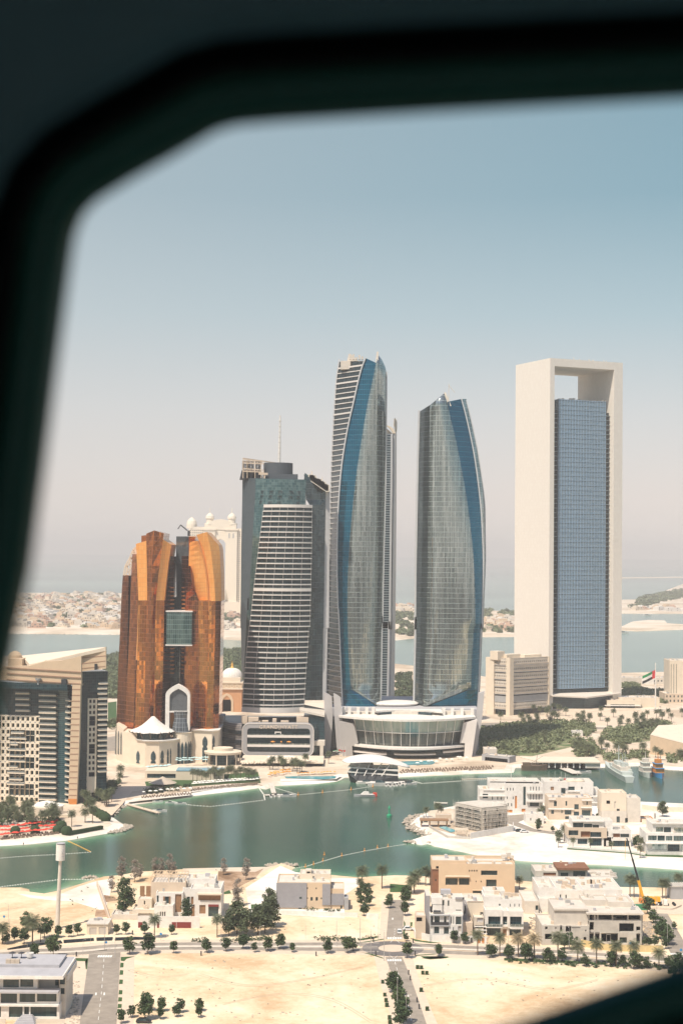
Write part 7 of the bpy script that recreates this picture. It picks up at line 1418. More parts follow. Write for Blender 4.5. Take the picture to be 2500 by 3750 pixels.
# ================================================================ planting
def leaves(mb, c, r, n, s, flat=1., mi=0):
    for _ in range(n):
        while True:
            d = Vector((R.uniform(-1,1), R.uniform(-1,1), R.uniform(-1,1)))
            if .25 < d.length < 1: break
        p = Vector(c)+Vector((d.x*r, d.y*r, d.z*r*flat)); a = Vector((R.gauss(0,1), R.gauss(0,1), R.gauss(0,.6))).normalized(); b = a.cross(Vector((R.gauss(0,1), R.gauss(0,1), R.gauss(0,1)))).normalized(); k = s*R.uniform(.6,1.3)
        mb.face([p-a*k-b*k*.6, p+a*k-b*k*.6, p+a*k*.7+b*k*.7, p-a*k*.8+b*k*.6], mi)
def make_tree(name, cat, h, cw, trunk, m, n=34, seed=1, dens_=26, ls=.22, base=.35, sub=True):
    R.seed(seed); root = proto(name, 'x y z w', cat); mb = MB()
    for _ in range(n):
        t = R.random(); a = R.random()*6.283; rr = cw/2*math.sqrt(R.random())*math.sin(math.pi*min(1,max(.12,t*.85+.12)))**.5*.85; zc = h*(base+(.96-base)*t)
        leaves(mb, (rr*math.cos(a), rr*math.sin(a), zc), cw*R.uniform(.13,.22), dens_, ls, .8)
    tr = MB(); tr.tube((0,0,-.2), (R.uniform(-.1,.1),R.uniform(-.1,.1),h*base), trunk, trunk*.7, 6)
    for k in range(5): a = k*1.26+R.random(); tr.tube((0,0,h*base*.85), (cw*.3*math.cos(a), cw*.3*math.sin(a), h*R.uniform(base+.15,.8)), trunk*.5, trunk*.15, 5)
    mb.build('crown', m, root); tr.build('trunk', M['bark'], root); return Stock(root)
T1 = make_tree('street_tree', 'tree', 5.2, 3.9, .12, M['leaf'], 38, 1); T2 = make_tree('street_tree', 'tree', 5.2, 4.3, .13, M['leaf'], 40, 2); TB = make_tree('broad_tree', 'tree', 12, 9, .3, M['leaf2'], 60, 3, 34, .34, .22); TC = make_tree('tall_tree', 'tree', 16, 9.5, .35, M['leaf'], 75, 4, 34, .36, .12); TD = make_tree('dry_tree', 'tree', 12, 5.5, .2, M['leafgrey'], 46, 5, 26, .24, .22)
def make_palm(h, seed, m, fl=2.6, nf=30):
    R.seed(seed); root = proto('palm_tree', 'x y z w', 'palm'); mb = MB(); tr = MB(); bend = R.uniform(-.3,.3); tr.tube((0,0,-.2),(bend*.4,0,h*.5),.24,.19,7); tr.tube((bend*.4,0,h*.5),(bend,0,h),.19,.22,7)
    for k in range(nf):
        a = k*2.399; el = 1.25-1.75*(k/nf); L = fl*R.uniform(.85,1.1); p = Vector((bend,0,h)); d = Vector((math.cos(a)*math.cos(el), math.sin(a)*math.cos(el), math.sin(el))); sd = Vector((-math.sin(a), math.cos(a), 0))
        for s in range(7):
            q = p+d*(L/7); w = .85*math.sin(math.pi*(s+.8)/8.2)*fl/2.6
            for sg in (-1, 1):
                for j in range(2): b0 = p.lerp(q, j*.5); b1 = p.lerp(q, j*.5+.27); tip = b1+sd*sg*w+d*w*.45-Vector((0,0,w*.45)); mb.face([b0, b1, tip, tip-(b1-b0)*.7])
            p = q; d = (d-Vector((0,0,.20))).normalized()
    mb.build('crown', m, root); tr.build('trunk', M['bark'], root); return Stock(root)
PA = make_palm(7.5, 11, M['frond'], 3.1, 36); PB = make_palm(6., 12, M['frond'], 3.3, 34); PD = make_palm(6.5, 14, leafmat('dry_frond', (.20,.16,.09), (.34,.28,.17)), 3)
R.seed(77)
def put(stock, z, spots, h0, tmpl, grp):
    o_ = []
    for s in spots:
        x, y, k = s if len(s) == 3 else (*s, 1); p = G(*z(x, y)); o_.append(stock[R.randrange(len(stock))].put(p, R.random()*6.28, k*R.uniform(.93,1.07)))
    ordered(o_, tmpl, grp); return o_
S = [T1, T2]
put(S, zJ, [(115,665),(250,655,.9),(372,638,1.05),(455,662,.75),(550,655,.95),(640,638,1.1),(725,662,.7),(980,670),(1122,668,1.1),(1163,652,.9)], 0, '{} round street tree from the left in the row above the central sand lot', 'round street trees by the central lot')
put(S, zI, [(640,620,.85),(568,632,.85),(478,636,.85),(957,612,.75),(1030,610,.9),(1185,606,.85),(1410,612,.75)], 0, '{} small street tree from the left along the far pavement near the kiosk', 'street trees on the far pavement')
put(S, zI, [(200,690,1.2),(125,668,1),(215,575,1.35),(45,690,.8),(368,640,1.5)], 0, '{} dark bushy tree from the left beside the planting beds at the left edge', 'trees by the left edge')
put(S, zI, [(285,803,1.0),(440,797,1.45),(1065,772,1.3),(1215,772,1.35),(1425,765,.9)], 0, '{} large round tree from the left on the near verge', 'trees on the near verge')
put(S, zI, [(1075,1292,.75),(1190,1310,1.35),(1200,1240,1.1),(1328,1240,.9),(1318,1305,.8),(1470,1250,.85),(1452,1285,.75),(995,1340,.85)]+[((zJ.x(x)), (zJ.y(y))) and ((zJ.x(x)-0)*2.24, (zJ.y(y)-3150)*2.24, .75) for x, y in ((62,1085),(55,1130))], 0, '{} roadside tree from the left at the foot of the sand lot, lower edge', 'trees at the lower edge')
put(S, zM, [(945,625,1.2),(1390,600,.75),(735,1115,1.25),(770,1120,1.15),(790,1165,1.15),(800,1290,1.15),(850,1380,1.3),(885,1560,1.4),(830,1620,1.2),(930,380,.6)], 0, '{} dark street tree from the left around the roundabout and lower street', 'trees around the roundabout')
put(S, zJ, [(1265,275,1.2),(1410,345,1.0),(1425,310,.8),(1535,325,1.3),(1530,400,1.05),(1545,290,1.2),(1240,400,1.0),(1265,330,1.0),(1200,270,.8),(1215,330,.9),(1225,220,.7)], 0, '{} garden tree from the left along the short street north of the roundabout', 'trees by the short street')
put(S, zK, [(165,628,.8),(455,640,1),(475,632,.9),(565,650,1),(560,640,.8),(665,662,1.2),(685,655,1.1),(790,665,1),(815,668,.8),(875,662,.9),(1000,688,.8),(1150,690,1.1),(1165,680,1),(1220,690,.8),(1285,705,1.2),(1310,700,1),(1360,700,.8),(1490,705,.9),(1512,745,.8),(1545,720,1.2),(915,590,1.2),(885,588,1.0),(255,557,.9),(318,560,.8)], 0, '{} leafy tree from the left in the hedge line under the roadside palms', 'trees under the roadside palms')
put(S, zR, [(1222,385,1.3),(1280,475,1.1),(1335,580,1.35),(1345,620,1.3),(1385,650,1.3),(1420,680,1.3),(1395,720,.9),(1478,530,.6),(1240,700,.7),(1290,700,.8),(1200,690,.7)], 0, '{} tree from the left along the side street right of the concrete shell', 'trees by the right side street')
put([TB], zJ, [(270,545,.75),(330,530,1.05),(395,545,.85),(530,525,.9),(570,480,1.05),(480,535,.95),(560,350,.7)], 0, '{} tall tree from the left in the grove by the sand villa', 'grove by the sand coloured villa')
put([TC], zI, [(1025,442,.86),(1530,495,.52)], 0, '{} dense dark tree from the left beside the sand coloured villa', 'dense garden trees')
put([TB], zH, [(1450,378,.72)], 0, '{} and only large round tree standing alone on the peninsula', 'lone tree')
put([TD], zI, [(1000,168,.85),(1105,180,.85),(1150,160,.6),(1275,140,.8),(1320,140,.75),(1390,138,.95),(1430,140,.6),(915,265,.62)], 0, '{} bare grey brown tree from the left along the near shore', 'dry trees on the near shore')
o_ = put([TD], zJ, [(232,108,.68),(395,142,.85),(335,330,.9)], 0, '{} dry grey tree from the left on the brown scrub by the water', 'dry trees on the scrub')
palm = [PA, PB]
put(palm, zK, [(388,625),(515,632),(848,655,1.1),(962,668,1.05),(1070,678,1.05),(1183,688),(1285,650,.9),(1428,700)], 0, '{} green palm from the left in the row along the right road', 'palms along the right road')
put([PD], zK, [(622,635,1.15),(715,648,1.15)], 0, '{} brownish dry palm from the left in the row along the right road', 'dry palms along the right road')
put(palm, zI, [(22,690,1),(268,690,1.3),(335,672,.6),(1268,640,1)], 0, '{} palm from the left on the pavement near the planting beds', 'palms near the planting beds')
put(palm, zJ, [(187,555,1),(1225,190,1.1),(1368,205,1.15),(1210,215,.7)], 0, '{} palm from the left between the grove and the garden lawn', 'palms between grove and garden')
put(palm, zK, [(25,265,1.2),(8,275,1),(45,220,.9),(90,225,1),(115,222,.9),(628,245,.7),(1262,290,1),(1285,292,1),(1448,298,.9),(1468,300,.9),(1540,265,1)], 0, '{} palm from the left beside the water behind the near villas', 'palms by the water')
put(palm, zH, [(93,380,.75),(160,385,.9),(178,385,.7),(745,395,.8),(760,370,.7),(850,555,.6),(935,560,.6),(1035,565,.6),(1155,572,.6),(1320,615,.7),(1325,580,.8),(885,520,.9),(860,530,.8),(535,18,1)], 0, '{} palm from the left on the peninsula', 'palms on the peninsula')
put(S, zH, [(680,415,.7),(740,440,.9),(735,458,.8),(745,412,.7),(1110,545,.5),(1290,555,1),(1310,540,.9),(1080,390,.6),(820,465,.6),(855,510,.9)], 0, '{} small tree from the left among the peninsula villas', 'small trees on the peninsula')
# palms and trees of the park and of the hotel grounds
sp = [(660+i*27+R.uniform(-6,6), 800+R.uniform(-8,10)) for i in range(8)]+[(R.uniform(640,1568), R.uniform(815,885)) for _ in range(42)]+[(R.uniform(1180,1568), R.uniform(880,905)) for _ in range(8)]
put(palm, zE, sp, 0, '{} palm from the left in the rows before the frame tower', 'palms at the foot of the frame tower'); 
sp = [(520,862,1.2),(640,858,1.2),(955,1045,1.4),(770,985,1.2),(680,1015,1.1),(1030,1050,1.1),(1335,1060,1.3),(1050,1060,1),(985,1030,.9),(535,1030,.8),(1185,1040,1.1)]+[(R.uniform(960,1568), R.uniform(1000,1075)) for _ in range(14)]
put(palm, zE, sp, 0, '{} palm from the left among the park bushes behind the boats', 'palms in the park')
sp = [(700+R.uniform(0,230), 420+R.uniform(0,170)) for _ in range(26)]+[(760,610),(735,600),(690,560),(985,380),(990,330),(700,700),(760,705),(590,735),(100,600),(85,590)]
put(palm, zF, sp, 0, '{} palm from the left beside the tan hotel and its beach path', 'palms by the tan hotel')
sp = [(R.uniform(0,480), R.uniform(640,735)) for _ in range(24)]; put(palm, zF, sp, 0, '{} palm from the left in the garden behind the red parasols', 'palms behind the red parasols')
sp = [(15+i*31+R.uniform(-6,6), 325+R.uniform(-8,8)-i*1.2) for i in range(15)]+[(R.uniform(560,800), R.uniform(228,262)) for _ in range(9)]+[(985,190),(1420-1420+640,210),(820,215)]
put(palm, zG, sp, 0, '{} palm from the left on the hotel beach behind the white parasols', 'palms on the hotel beach')
def bush_field(name, z, polys, n, s, m, hmax=4.5, clump=9):
    mb = MB()
    for poly in polys:
        P = [G(*z(x, y)) for x, y in poly]; xs_ = [p.x for p in P]; ys_ = [p.y for p in P]; k = 0; cnt = 0
        A = abs(sum(P[i].x*P[(i+1) % len(P)].y-P[(i+1) % len(P)].x*P[i].y for i in range(len(P))))/2
        N_ = int(A/n); 
        while cnt < N_ and k < N_*20:
            k += 1; x, y = R.uniform(min(xs_), max(xs_)), R.uniform(min(ys_), max(ys_)); c = False
            for i in range(len(P)):
                a, b = P[i], P[(i+1) % len(P)]
                if (a.y > y) != (b.y > y) and x < (b.x-a.x)*(y-a.y)/(b.y-a.y)+a.x: c = not c
            if c: cnt += 1; h = R.uniform(.45,1)*hmax; leaves(mb, (x, y, GL+h*.45), h*.75, clump, s, .7)
    o = mb.build(name, m); return kind(o, 'stuff')
bush_field('mangrove_bushes', zE, [[(400,900),(560,870),(760,860),(980,850),(1060,870),(1060,930),(900,950),(800,1020),(600,1050),(395,1050)], [(1090,915),(1300,870),(1480,860),(1568,900),(1568,930),(1380,950),(1220,985),(1110,960)], [(900,970),(1040,960),(1100,1040),(960,1060)],[(1110,1040),(1370,1030),(1370,1075),(1120,1085)],[(1480,1045),(1700,1030),(1700,1085),(1480,1090)],[(1205,630),(1320,640),(1310,720),(1220,710)],[(1320,660),(1470,680),(1470,750),(1330,730)]], 19, .75, M['mangrove'], 4.8, 24)
bush_field('woodland_behind', zA, [[(680,885),(752,875),(752,1150),(690,1160)], [(1400,850),(1545,845),(1545,985),(1400,1000)], [(690,1318),(745,1310),(745,1345),(690,1345)],[(1500,1000),(1560,1000),(1560,1040),(1500,1040)]], 30, 1.3, M['mangrove'], 8, 30)
bush_field('woodland_by_the_creek', zC, [[(1445,840),(1568,830),(1568,890),(1445,890)], [(1445,905),(1600,895),(1600,950),(1445,945)], [(1440,975),(1600,965),(1600,1015),(1440,1020)]], 26, 1.1, M['leaf2'], 6, 26)
bush_field('hotel_garden_shrubs', zF, [[(230,680),(480,660),(500,730),(240,745)], [(0,590),(220,600),(230,690),(0,720)],[(690,450),(850,390),(1000,350),(960,420),(860,500),(740,560),(690,600)],[(1180,440),(1420,415),(1560,400),(1568,420),(1400,450),(1200,465)]], 9, .45, M['leaf'], 3.4, 22)
bush_field('lot_hedges', zJ, [[(870,565),(1020,560),(1150,572),(1155,585),(870,580)], [(10,575),(125,575),(125,590),(15,592)],[(165,585),(330,570),(530,560),(600,575),(330,595)],[(1195,575),(1340,548),(1340,556),(1200,582)],[(810,355),(910,360),(910,368),(810,362)],[(950,360),(1090,365),(1090,372),(950,370)]], 1.6, .25, M['leaf'], 1.8, 14)
bush_field('roadside_hedges', zK, [[(540,650),(1120,665),(1568,700),(1568,720),(1120,700),(540,668)],[(1430,460),(1480,540),(1470,560),(1410,470)],[(860,545),(1300,585),(1300,592),(860,552)]], 3.5, .3, M['leaf'], 1.6, 14)
bush_field('far_greenery', zA, [[(115,520),(760,560),(760,650),(100,640)], [(100,660),(760,690),(760,706),(100,690)], [(120,495),(760,480),(760,540),(120,540)], [(1410,640),(1535,640),(1535,700),(1410,690)]], 5200, 4, M['mangrove'], 11, 26)
bush_field('far_trees_by_the_creek', zC, [[(1455,330),(1600,330),(1600,520),(1455,500)],[(-5,340),(180,350),(180,390),(-5,390)]], 700, 3, M['mangrove'], 10, 26); bush_field('far_island_trees', zE, [[(395,215),(470,210),(470,262),(395,262)],[(505,222),(610,220),(610,250),(505,248)],[(1255,200),(1320,140),(1568,90),(1568,140),(1440,165),(1300,205)],[(395,315),(605,320),(605,345),(395,340)]], 700, 3, M['mangrove'], 11, 26)
bush_field('dry_scrub_plants', zI, [[(500,300),(800,200),(900,300),(870,460),(560,360)],[(860,280),(940,290),(940,420),(880,430)],[(560,830),(700,830),(680,960),(560,980)]], 75, .16, M['leaf2'], .9, 14); bush_field('lot_scrub', zJ, [[(150,60),(460,90),(300,230),(190,160)],[(0,700),(1280,720),(1300,1170),(0,1170)],[(420,400),(1330,430),(1300,560),(640,540)]], 190, .12, M['leafgrey'], .6, 12); bush_field('lot_scrub', zK, [[(40,660),(1400,760),(1000,900),(600,960),(60,900)]], 190, .12, M['leafgrey'], .6, 12)
rb_ = MB()
for z, (x0, y0, x1, y1), n in ((zI,(570,990,650,1340),150),(zR,(1180,460,1310,650),260),(zR,(100,420,210,600),90),(zK,(60,680,1300,860),40),(zJ,(20,700,1280,1160),55),(zI,(1030,830,1568,1170),30),(zH,(230,420,340,470),110)):
    for _ in range(n): p = G(*z(R.uniform(x0,x1), R.uniform(y0,y1))); s = R.uniform(.12,.55)*(1.6 if z is zR else 1); q = R.uniform(-1,1); rb_.hexa([(p.x-s,p.y-s*.5,GL-.05),(p.x+s*.8,p.y-s*.6+q*.2,GL-.05),(p.x+s,p.y+s*.5,GL-.05),(p.x-s*.7,p.y+s*.6,GL-.05)],[(p.x-s*.8,p.y-s*.4,GL+s*.5),(p.x+s*.5,p.y-s*.4,GL+s*.7),(p.x+s*.6,p.y+s*.3,GL+s*.4),(p.x-s*.5,p.y+s*.4,GL+s*.6)])
kind(rb_.build('rubble', M['rock']), 'stuff')
tk_ = MB()                                       # tyre tracks across the empty lots
for z, pts in ((zJ,[(60,820),(400,900),(800,860),(1250,760)]),(zJ,[(1290,1160),(1000,1000),(640,960),(200,1040)]),(zK,[(80,800),(400,760),(800,820),(1100,760)]),(zI,[(1060,900),(1300,960),(1568,930)]),(zI,[(0,420),(250,380),(430,440)]),(zR,[(1200,350),(1300,330),(1450,340),(1560,300)])):
    P = [G(*z(x, y)) for x, y in pts]; Q_ = []
    for i in range(len(P)-1):
        for k in range(8): t = k/8; p0, p1, p2, p3 = P[max(0,i-1)], P[i], P[i+1], P[min(len(P)-1,i+2)]; Q_.append(.5*(2*p1+(p2-p0)*t+(2*p0-5*p1+4*p2-p3)*t*t+(3*p1-p0-3*p2+p3)*t**3))
    for o in (-.9, .9): tk_.strip([q+Vector((o*.3,o,0)) for q in Q_], .35, GL+.03)
kind(tk_.build('tyre_tracks', mat('track_sand', (.56,.42,.28), .95, var=.15, scale=.3)), 'structure')
# clipped cube bushes and topiary domes
cb = MB(); cb.box(-.9,.9,-.8,.8,0,1.9); cbo = cb.build('clipped_bush', M['hedge']); cbS = Stock(tag(cbo, 'x', 'bush')); o_ = []
for z, x, y in ((zM,590,985),(zM,620,1170),(zM,638,1250),(zM,650,1320),(zM,688,1500),(zM,695,1568),(zM,1090,775),(zM,1145,778),(zM,1222,858),(zM,1165,855),(zM,1142,1105),(zM,1228,1375),(zK,1490,728),(zK,1518,750)): o_.append(cbS.put(G(*z(x, y)), R.uniform(-.1,.1), R.uniform(.55,.75)))
ordered(o_, '{} clipped cube bush from the left on the sand beside the lower street', 'clipped cube bushes')
dm = MB(); dm.lathe([(2.6,0),(3.1,1.6),(2.8,3),(1.7,4.1),(0,4.5)],0,0,14); do = dm.build('topiary_dome', M['hedge'], smooth=True); dS = Stock(tag(do,'x','bush')); o_ = []
for x, y, k in ((775,625,.9),(800,640,.9),(825,655,.95),(850,670,1),(868,684,1),(505,750,1),(548,795,1),(475,782,.9),(290,785,.9),(128,790,.9)): o_.append(dS.put(G(*zF(x, y)), 0, k))
ordered(o_, '{} dome shaped clipped bush from the left on the tan hotel waterfront', 'clipped domes')
hg = MB(); a, b = G(*zF(560,800)), G(*zF(838,750)); hg.bar((a.x,a.y,GL+.8),(b.x,b.y,GL+.8),2,1.8); o = hg.build('clipped_hedge', M['hedge'], None, loc=a); tag(o, 'long clipped green hedge above the beach left of the rocky point', 'hedge')
# ================================================================ far villas
M['farshade'] = mat('far_window_tone', (.20,.17,.15), .7, var=.1)
def far_house(seed, w_, d_, h, m):
    R.seed(seed); mb = MB(); F = Fac((-w_/2,-d_/2),(w_/2,-d_/2)); H = []
    for k in range(4):
        for zz in (1.2, 4.9): 
            if R.random() < .75: H.append((1+k*w_/4.2, 1+k*w_/4.2+R.uniform(1.4,3), zz, zz+2))
    H = F.wall(mb, 0, w_, -.3, h, H, .7, 0, 1)
    for q in H: mb.face([F.P(q[0],q[2],-.7), F.P(q[1],q[2],-.7), F.P(q[1],q[3],-.7), F.P(q[0],q[3],-.7)], 1)
    x0, x1, y0, y1 = -w_/2, w_/2, -d_/2, d_/2
    mb.face([(x1,y0,-.3),(x1,y1,-.3),(x1,y1,h),(x1,y0,h)]); mb.face([(x0,y1,-.3),(x0,y0,-.3),(x0,y0,h),(x0,y1,h)]); mb.face([(x1,y1,-.3),(x0,y1,-.3),(x0,y1,h),(x1,y1,h)]); mb.face([(x0,y0,h),(x1,y0,h),(x1,y1,h),(x0,y1,h)], 2)
    mb.box(x0+w_*.15, x0+w_*R.uniform(.5,.8), y0+d_*.2, y1-1, h, h+R.uniform(1.5,3.4)); mb.box(x1, x1+w_*.25, y0+2, y1, -.3, h*.5); mb.box(x0-6,x0-5.6,y0-8,y1+4,-.3,2.2); mb.box(x0-6,x1+7,y0-8,y0-7.6,-.3,2.2)
    o = mb.build('far_villa', [m, M['farshade'], M['offwhite']]); tag(o, 'x', 'villa'); return Stock(o)
FH = [far_house(1,20,15,8.5,M['cream']), far_house(2,25,16,8,M['tanwall']), far_house(3,18,16,10,M['offwhite']), far_house(4,28,18,7.5,M['white']), far_house(5,17,14,9,mat('pink_render', (.55,.37,.27), .85, var=.06))]
def scatter(z, poly, n, lab, grp, gap=26):
    P = []; k = 0; pts = [z(x, y) for x, y in poly]
    while len(P) < n and k < n*60:
        k += 1; x = R.uniform(min(p[0] for p in pts), max(p[0] for p in pts)); y = R.uniform(min(p[1] for p in pts), max(p[1] for p in pts)); c = False
        for i in range(len(pts)):
            a, b = pts[i], pts[(i+1) % len(pts)]
            if (a[1] > y) != (b[1] > y) and x < (b[0]-a[0])*(y-a[1])/(b[1]-a[1])+a[0]: c = not c
        g_ = G(x, y)
        if c and all((g_-q).length > gap for q in P): P.append(g_); FH[R.randrange(5)].put(g_, R.choice((0,.2,-.25,.5,-.5,1.4)), R.uniform(.85,1.35), lab, grp)
R.seed(5)
scatter(zA, [(100,500),(300,482),(560,478),(765,475),(765,700),(95,695)], 235, 'low flat roofed villa in the dense far quarter across the water at the left', 'far villas on the left island', 25)
scatter(zC, [(2,230),(180,235),(180,480),(2,480)], 14, 'pale low house on the far shore between the orange hotel and the slate tower', 'far houses under the arch hotel', 30)
scatter(zC, [(1455,265),(1570,265),(1570,330),(1455,330)], 8, 'pale low house on the far shore between the two glass towers', 'far houses between the glass towers', 30)
scatter(zE, [(420,262),(600,250),(600,330),(420,330)], 26, 'small white house in the far marina quarter left of the frame tower', 'far houses left of the frame tower', 22)
scatter(zE, [(1300,205),(1568,190),(1568,222),(1300,222)], 8, 'tiny pale building on the dune island at the right edge', 'buildings on the dune island', 25)
# ================================================================ beach life
def stock_mesh(name, cat, fn, mats, smooth=False): mb = MB(); fn(mb); return Stock(tag(mb.build(name, mats, smooth=smooth), 'x', cat))
def par(mb): mb.lathe([(1.75,2.2),(.9,2.65),(0,3)],0,0,8); mb.tube((0,0,-.1),(0,0,2.4),.06,.05,5,1)
def lounger(mb): mb.box(-.35,.35,-.9,.5,.25,.4); mb.hexa([(-.35,.5,.25),(.35,.5,.25),(.35,1.05,.65),(-.35,1.05,.65)],[(-.35,.45,.4),(.35,.45,.4),(.35,1.0,.85),(-.35,1.0,.85)]); mb.box(-.3,-.2,-.8,-.7,-.1,.25); mb.box(.2,.3,-.8,-.7,-.1,.25); mb.box(-.3,-.2,.4,.5,-.1,.25); mb.box(.2,.3,.4,.5,-.1,.25)
PW_ = stock_mesh('parasol', 'parasol', par, [M['canvas'], M['bark']]); PR = stock_mesh('parasol', 'parasol', par, [M['red'], M['bark']]); PO = stock_mesh('parasol', 'parasol', par, [M['sandc'], M['bark']]); PT = stock_mesh('parasol', 'parasol', par, [M['teal'], M['bark']]); LD = stock_mesh('sun_lounger', 'lounger', lounger, [M['bark']]); LW = stock_mesh('sun_lounger', 'lounger', lounger, [M['cream']])
def row(stock, z, a, b, n, lab, grp, jit=3, k=1, rows=1, dy=8, dz=0, ordn=True):
    o_ = []
    for r_ in range(rows):
        for i in range(n): t = (i+.5*(r_ % 2))/max(1,n-1); p = G(*z(a[0]+(b[0]-a[0])*t+R.uniform(-jit,jit), a[1]+(b[1]-a[1])*t-r_*dy+R.uniform(-jit,jit)*.6), GL+dz); o_.append(stock.put(p, R.uniform(-.4,.4), k))
    if ordn: ordered(o_, lab, grp)
    else:
        for o in o_: o['label'] = lab; o['group'] = grp
row(PW_, zG, (15,352), (475,318), 20, '{} white parasol from the left on the hotel beach', 'white parasols on the hotel beach', 2, .8, 2, 11)
row(LD, zG, (5,385), (470,338), 30, 'dark sun lounger in the rows below the white parasols on the hotel beach', 'loungers on the hotel beach', 2, 1.2, 2, 8, 0, False)
row(PR, zF, (5,828), (460,778), 14, '{} red parasol from the left on the beach below the tan hotel', 'red parasols on the beach', 9, .95, 3, 30)
row(LD, zF, (20,838), (480,792), 24, 'brown lounger among the red parasols on the tan hotel beach', 'loungers among the red parasols', 5, 1.2, 2, 12, 0, False)
row(PO, zG, (560,285), (700,262), 9, '{} orange parasol from the left beside the palms by the round pool', 'orange parasols by the palms', 7, .8, 2, 14); row(PO, zG, (770,275), (1025,262), 12, '{} orange parasol from the left along the far side of the curved pool', 'orange parasols along the pool', 4, .7, 1)
row(PW_, zF, (1180,470), (1560,440), 9, '{} white parasol from the left at the club beach near the wooden pier', 'white parasols at the club beach', 8, .85); row(LD, zF, (1170,500), (1560,470), 18, 'dark lounger on the club beach near the wooden pier', 'loungers on the club beach', 3, 1.1, 2, 8, 0, False)
row(PT, zN, (860,2068), (1240,2052), 12, '{} pale teal parasol from the left on the arched podium pool deck', 'teal parasols on the pool deck', 12, .75, 2, 26, 4); row(PT, zF, (1215,272), (1390,258), 6, '{} pale teal parasol from the left along the cream terrace wall', 'teal parasols on the terrace wall', 4, 1.1, 1, 8, 4)
row(PW_, zO, (720,812), (1010,805), 8, '{} white parasol from the left below the framed hotel podium', 'white parasols below the podium', 6, .95, 1, 8, 3); row(LW, zO, (370,865), (1300,840), 36, 'pale chair on the crowded deck below the framed hotel podium', 'chairs on the podium deck', 8, 1.2, 3, 12, 3, False)
row(LD, zP, (730,835), (1560,800), 34, 'dark lounger on the beach right of the canopy pavilion', 'loungers right of the canopy pavilion', 4, 1.4, 2, 16, 0, False); row(PW_, zP, (880,765), (1330,705), 11, '{} white parasol from the left beside the pool before the glass podium', 'white parasols before the glass podium', 20, .85, 1)
row(LW, zG, (770,270), (1025,258), 24, 'tan lounger beside the curved pool edge', 'loungers along the curved pool', 2, 1.1, 1, 8, 0, False)
# deck under the podium, pool wall, terrace
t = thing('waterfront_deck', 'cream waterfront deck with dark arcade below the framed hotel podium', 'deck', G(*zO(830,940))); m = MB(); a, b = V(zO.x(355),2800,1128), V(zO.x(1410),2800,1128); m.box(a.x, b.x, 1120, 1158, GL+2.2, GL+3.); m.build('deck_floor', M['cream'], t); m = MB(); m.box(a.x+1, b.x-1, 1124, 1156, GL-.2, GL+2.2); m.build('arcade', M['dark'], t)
t = thing('pool_terrace', 'cream pool terrace with window band and raised blue pool before the arched podium', 'terrace', G(*zF(1300,355))); m = MB(); Yp = gY(zF,1300,350); a, b, c = V(zF.x(1190),2850,Yp), V(zF.x(1445),2850,Yp), V(zG.x(235),2850,Yp); F = Fac(a, c); zt = F.at(zF.x(1300), zF.y(275))[1]
H = F.wall(m, 0, F.L, GL-.2, zt, [F.rect(zF.x(1208),zF.y(300),zF.x(1442),zF.y(335))], .8); m.face([F.P(0,zt), F.P(F.L,zt), F.P(F.L,zt,-26), F.P(0,zt,-26)]); m.build('wall', M['cream'], t); m = MB(); F.box(m, *H[0], -1, -.8); m.build('window', M['hotelglass'], t); m = MB(); F.box(m, (b-a).length, F.L-.5, zt+.02, zt+.6, -14, .2); m.build('raised_pool', mat('blue_pool_tile', (.22,.42,.52), .2, var=.1), t)
t = thing('beach_hut_row', 'round cream pool bar with a flat disc roof below the podium', 'pool bar', G(*zO(110,900))); p = G(*zO(110,890)); m = MB(); m.lathe([(13,GL+7.5),(13.4,GL+9),(7,GL+9.6),(7,GL+11.5),(6,GL+11.5),(0,GL+10.5)], p.x, p.y+12, 24); m.build('roof', M['cream'], t); m = MB(); m.lathe([(9,GL-.2),(9,GL+7.4)], p.x, p.y+12, 16); m.build('bar_wall', M['hotelglass'], t); m = MB()
for k in range(10): q = k*.628; m.tube((p.x+12*math.cos(q),p.y+12+12*math.sin(q),GL-.2),(p.x+12*math.cos(q),p.y+12+12*math.sin(q),GL+7.6),.4)
m.build('column', M['cream'], t, split=True)
p = G(*zF(1335,398)); m = MB(); m.lathe([(9,GL+2),(5,GL+3.6),(0,GL+6)], p.x, p.y, 14); m.tube((p.x,p.y,GL-.1),(p.x,p.y,GL+3),.4); o = m.build('thatched_shelter', M['bronze_roof'], None, loc=p); tag(o, 'wide cone shaped thatched shelter behind the club beach', 'shelter')
# canopy restaurant on the water
YR = gY(zP, 450, 910); t = thing('canopy_restaurant', 'black boat shaped waterfront restaurant under a swooping white oval canopy', 'restaurant', (V(zP.x(480),2860,YR).x, YR, 0))
xr = lambda x, Y=YR: V(zP.x(x), 2860, Y).x; zr = lambda y, Y=YR: V(1380, zP.y(y), Y).z
m = MB(); m.hexa([(xr(350),YR-2,-.3),(xr(700),YR-1,-.3),(xr(700),YR+16,-.3),(xr(290),YR+18,-.3),(xr(262),YR+4,-.3)], [(xr(232),YR+2,zr(838)),(xr(700),YR-1,zr(862)),(xr(700),YR+16,zr(862)),(xr(290),YR+18,zr(838)),(xr(232),YR+8,zr(838))]); m.build('hull', M['hull'], t)
m = MB(); m.box(xr(265), xr(700), YR+1, YR+16, zr(862), zr(790)); m.build('glass_storey', M['hotelglass'], t)
m = MB(); 
for y, h in ((860,.8),(818,.9)): m.hexa([(xr(232),YR+1,zr(y-24)),(xr(702),YR-1.5,zr(y)),(xr(702),YR+16,zr(y)),(xr(262),YR+17,zr(y-24))], [(xr(232),YR+1,zr(y-24)+h),(xr(702),YR-1.5,zr(y)+h),(xr(702),YR+16,zr(y)+h),(xr(262),YR+17,zr(y-24)+h)])
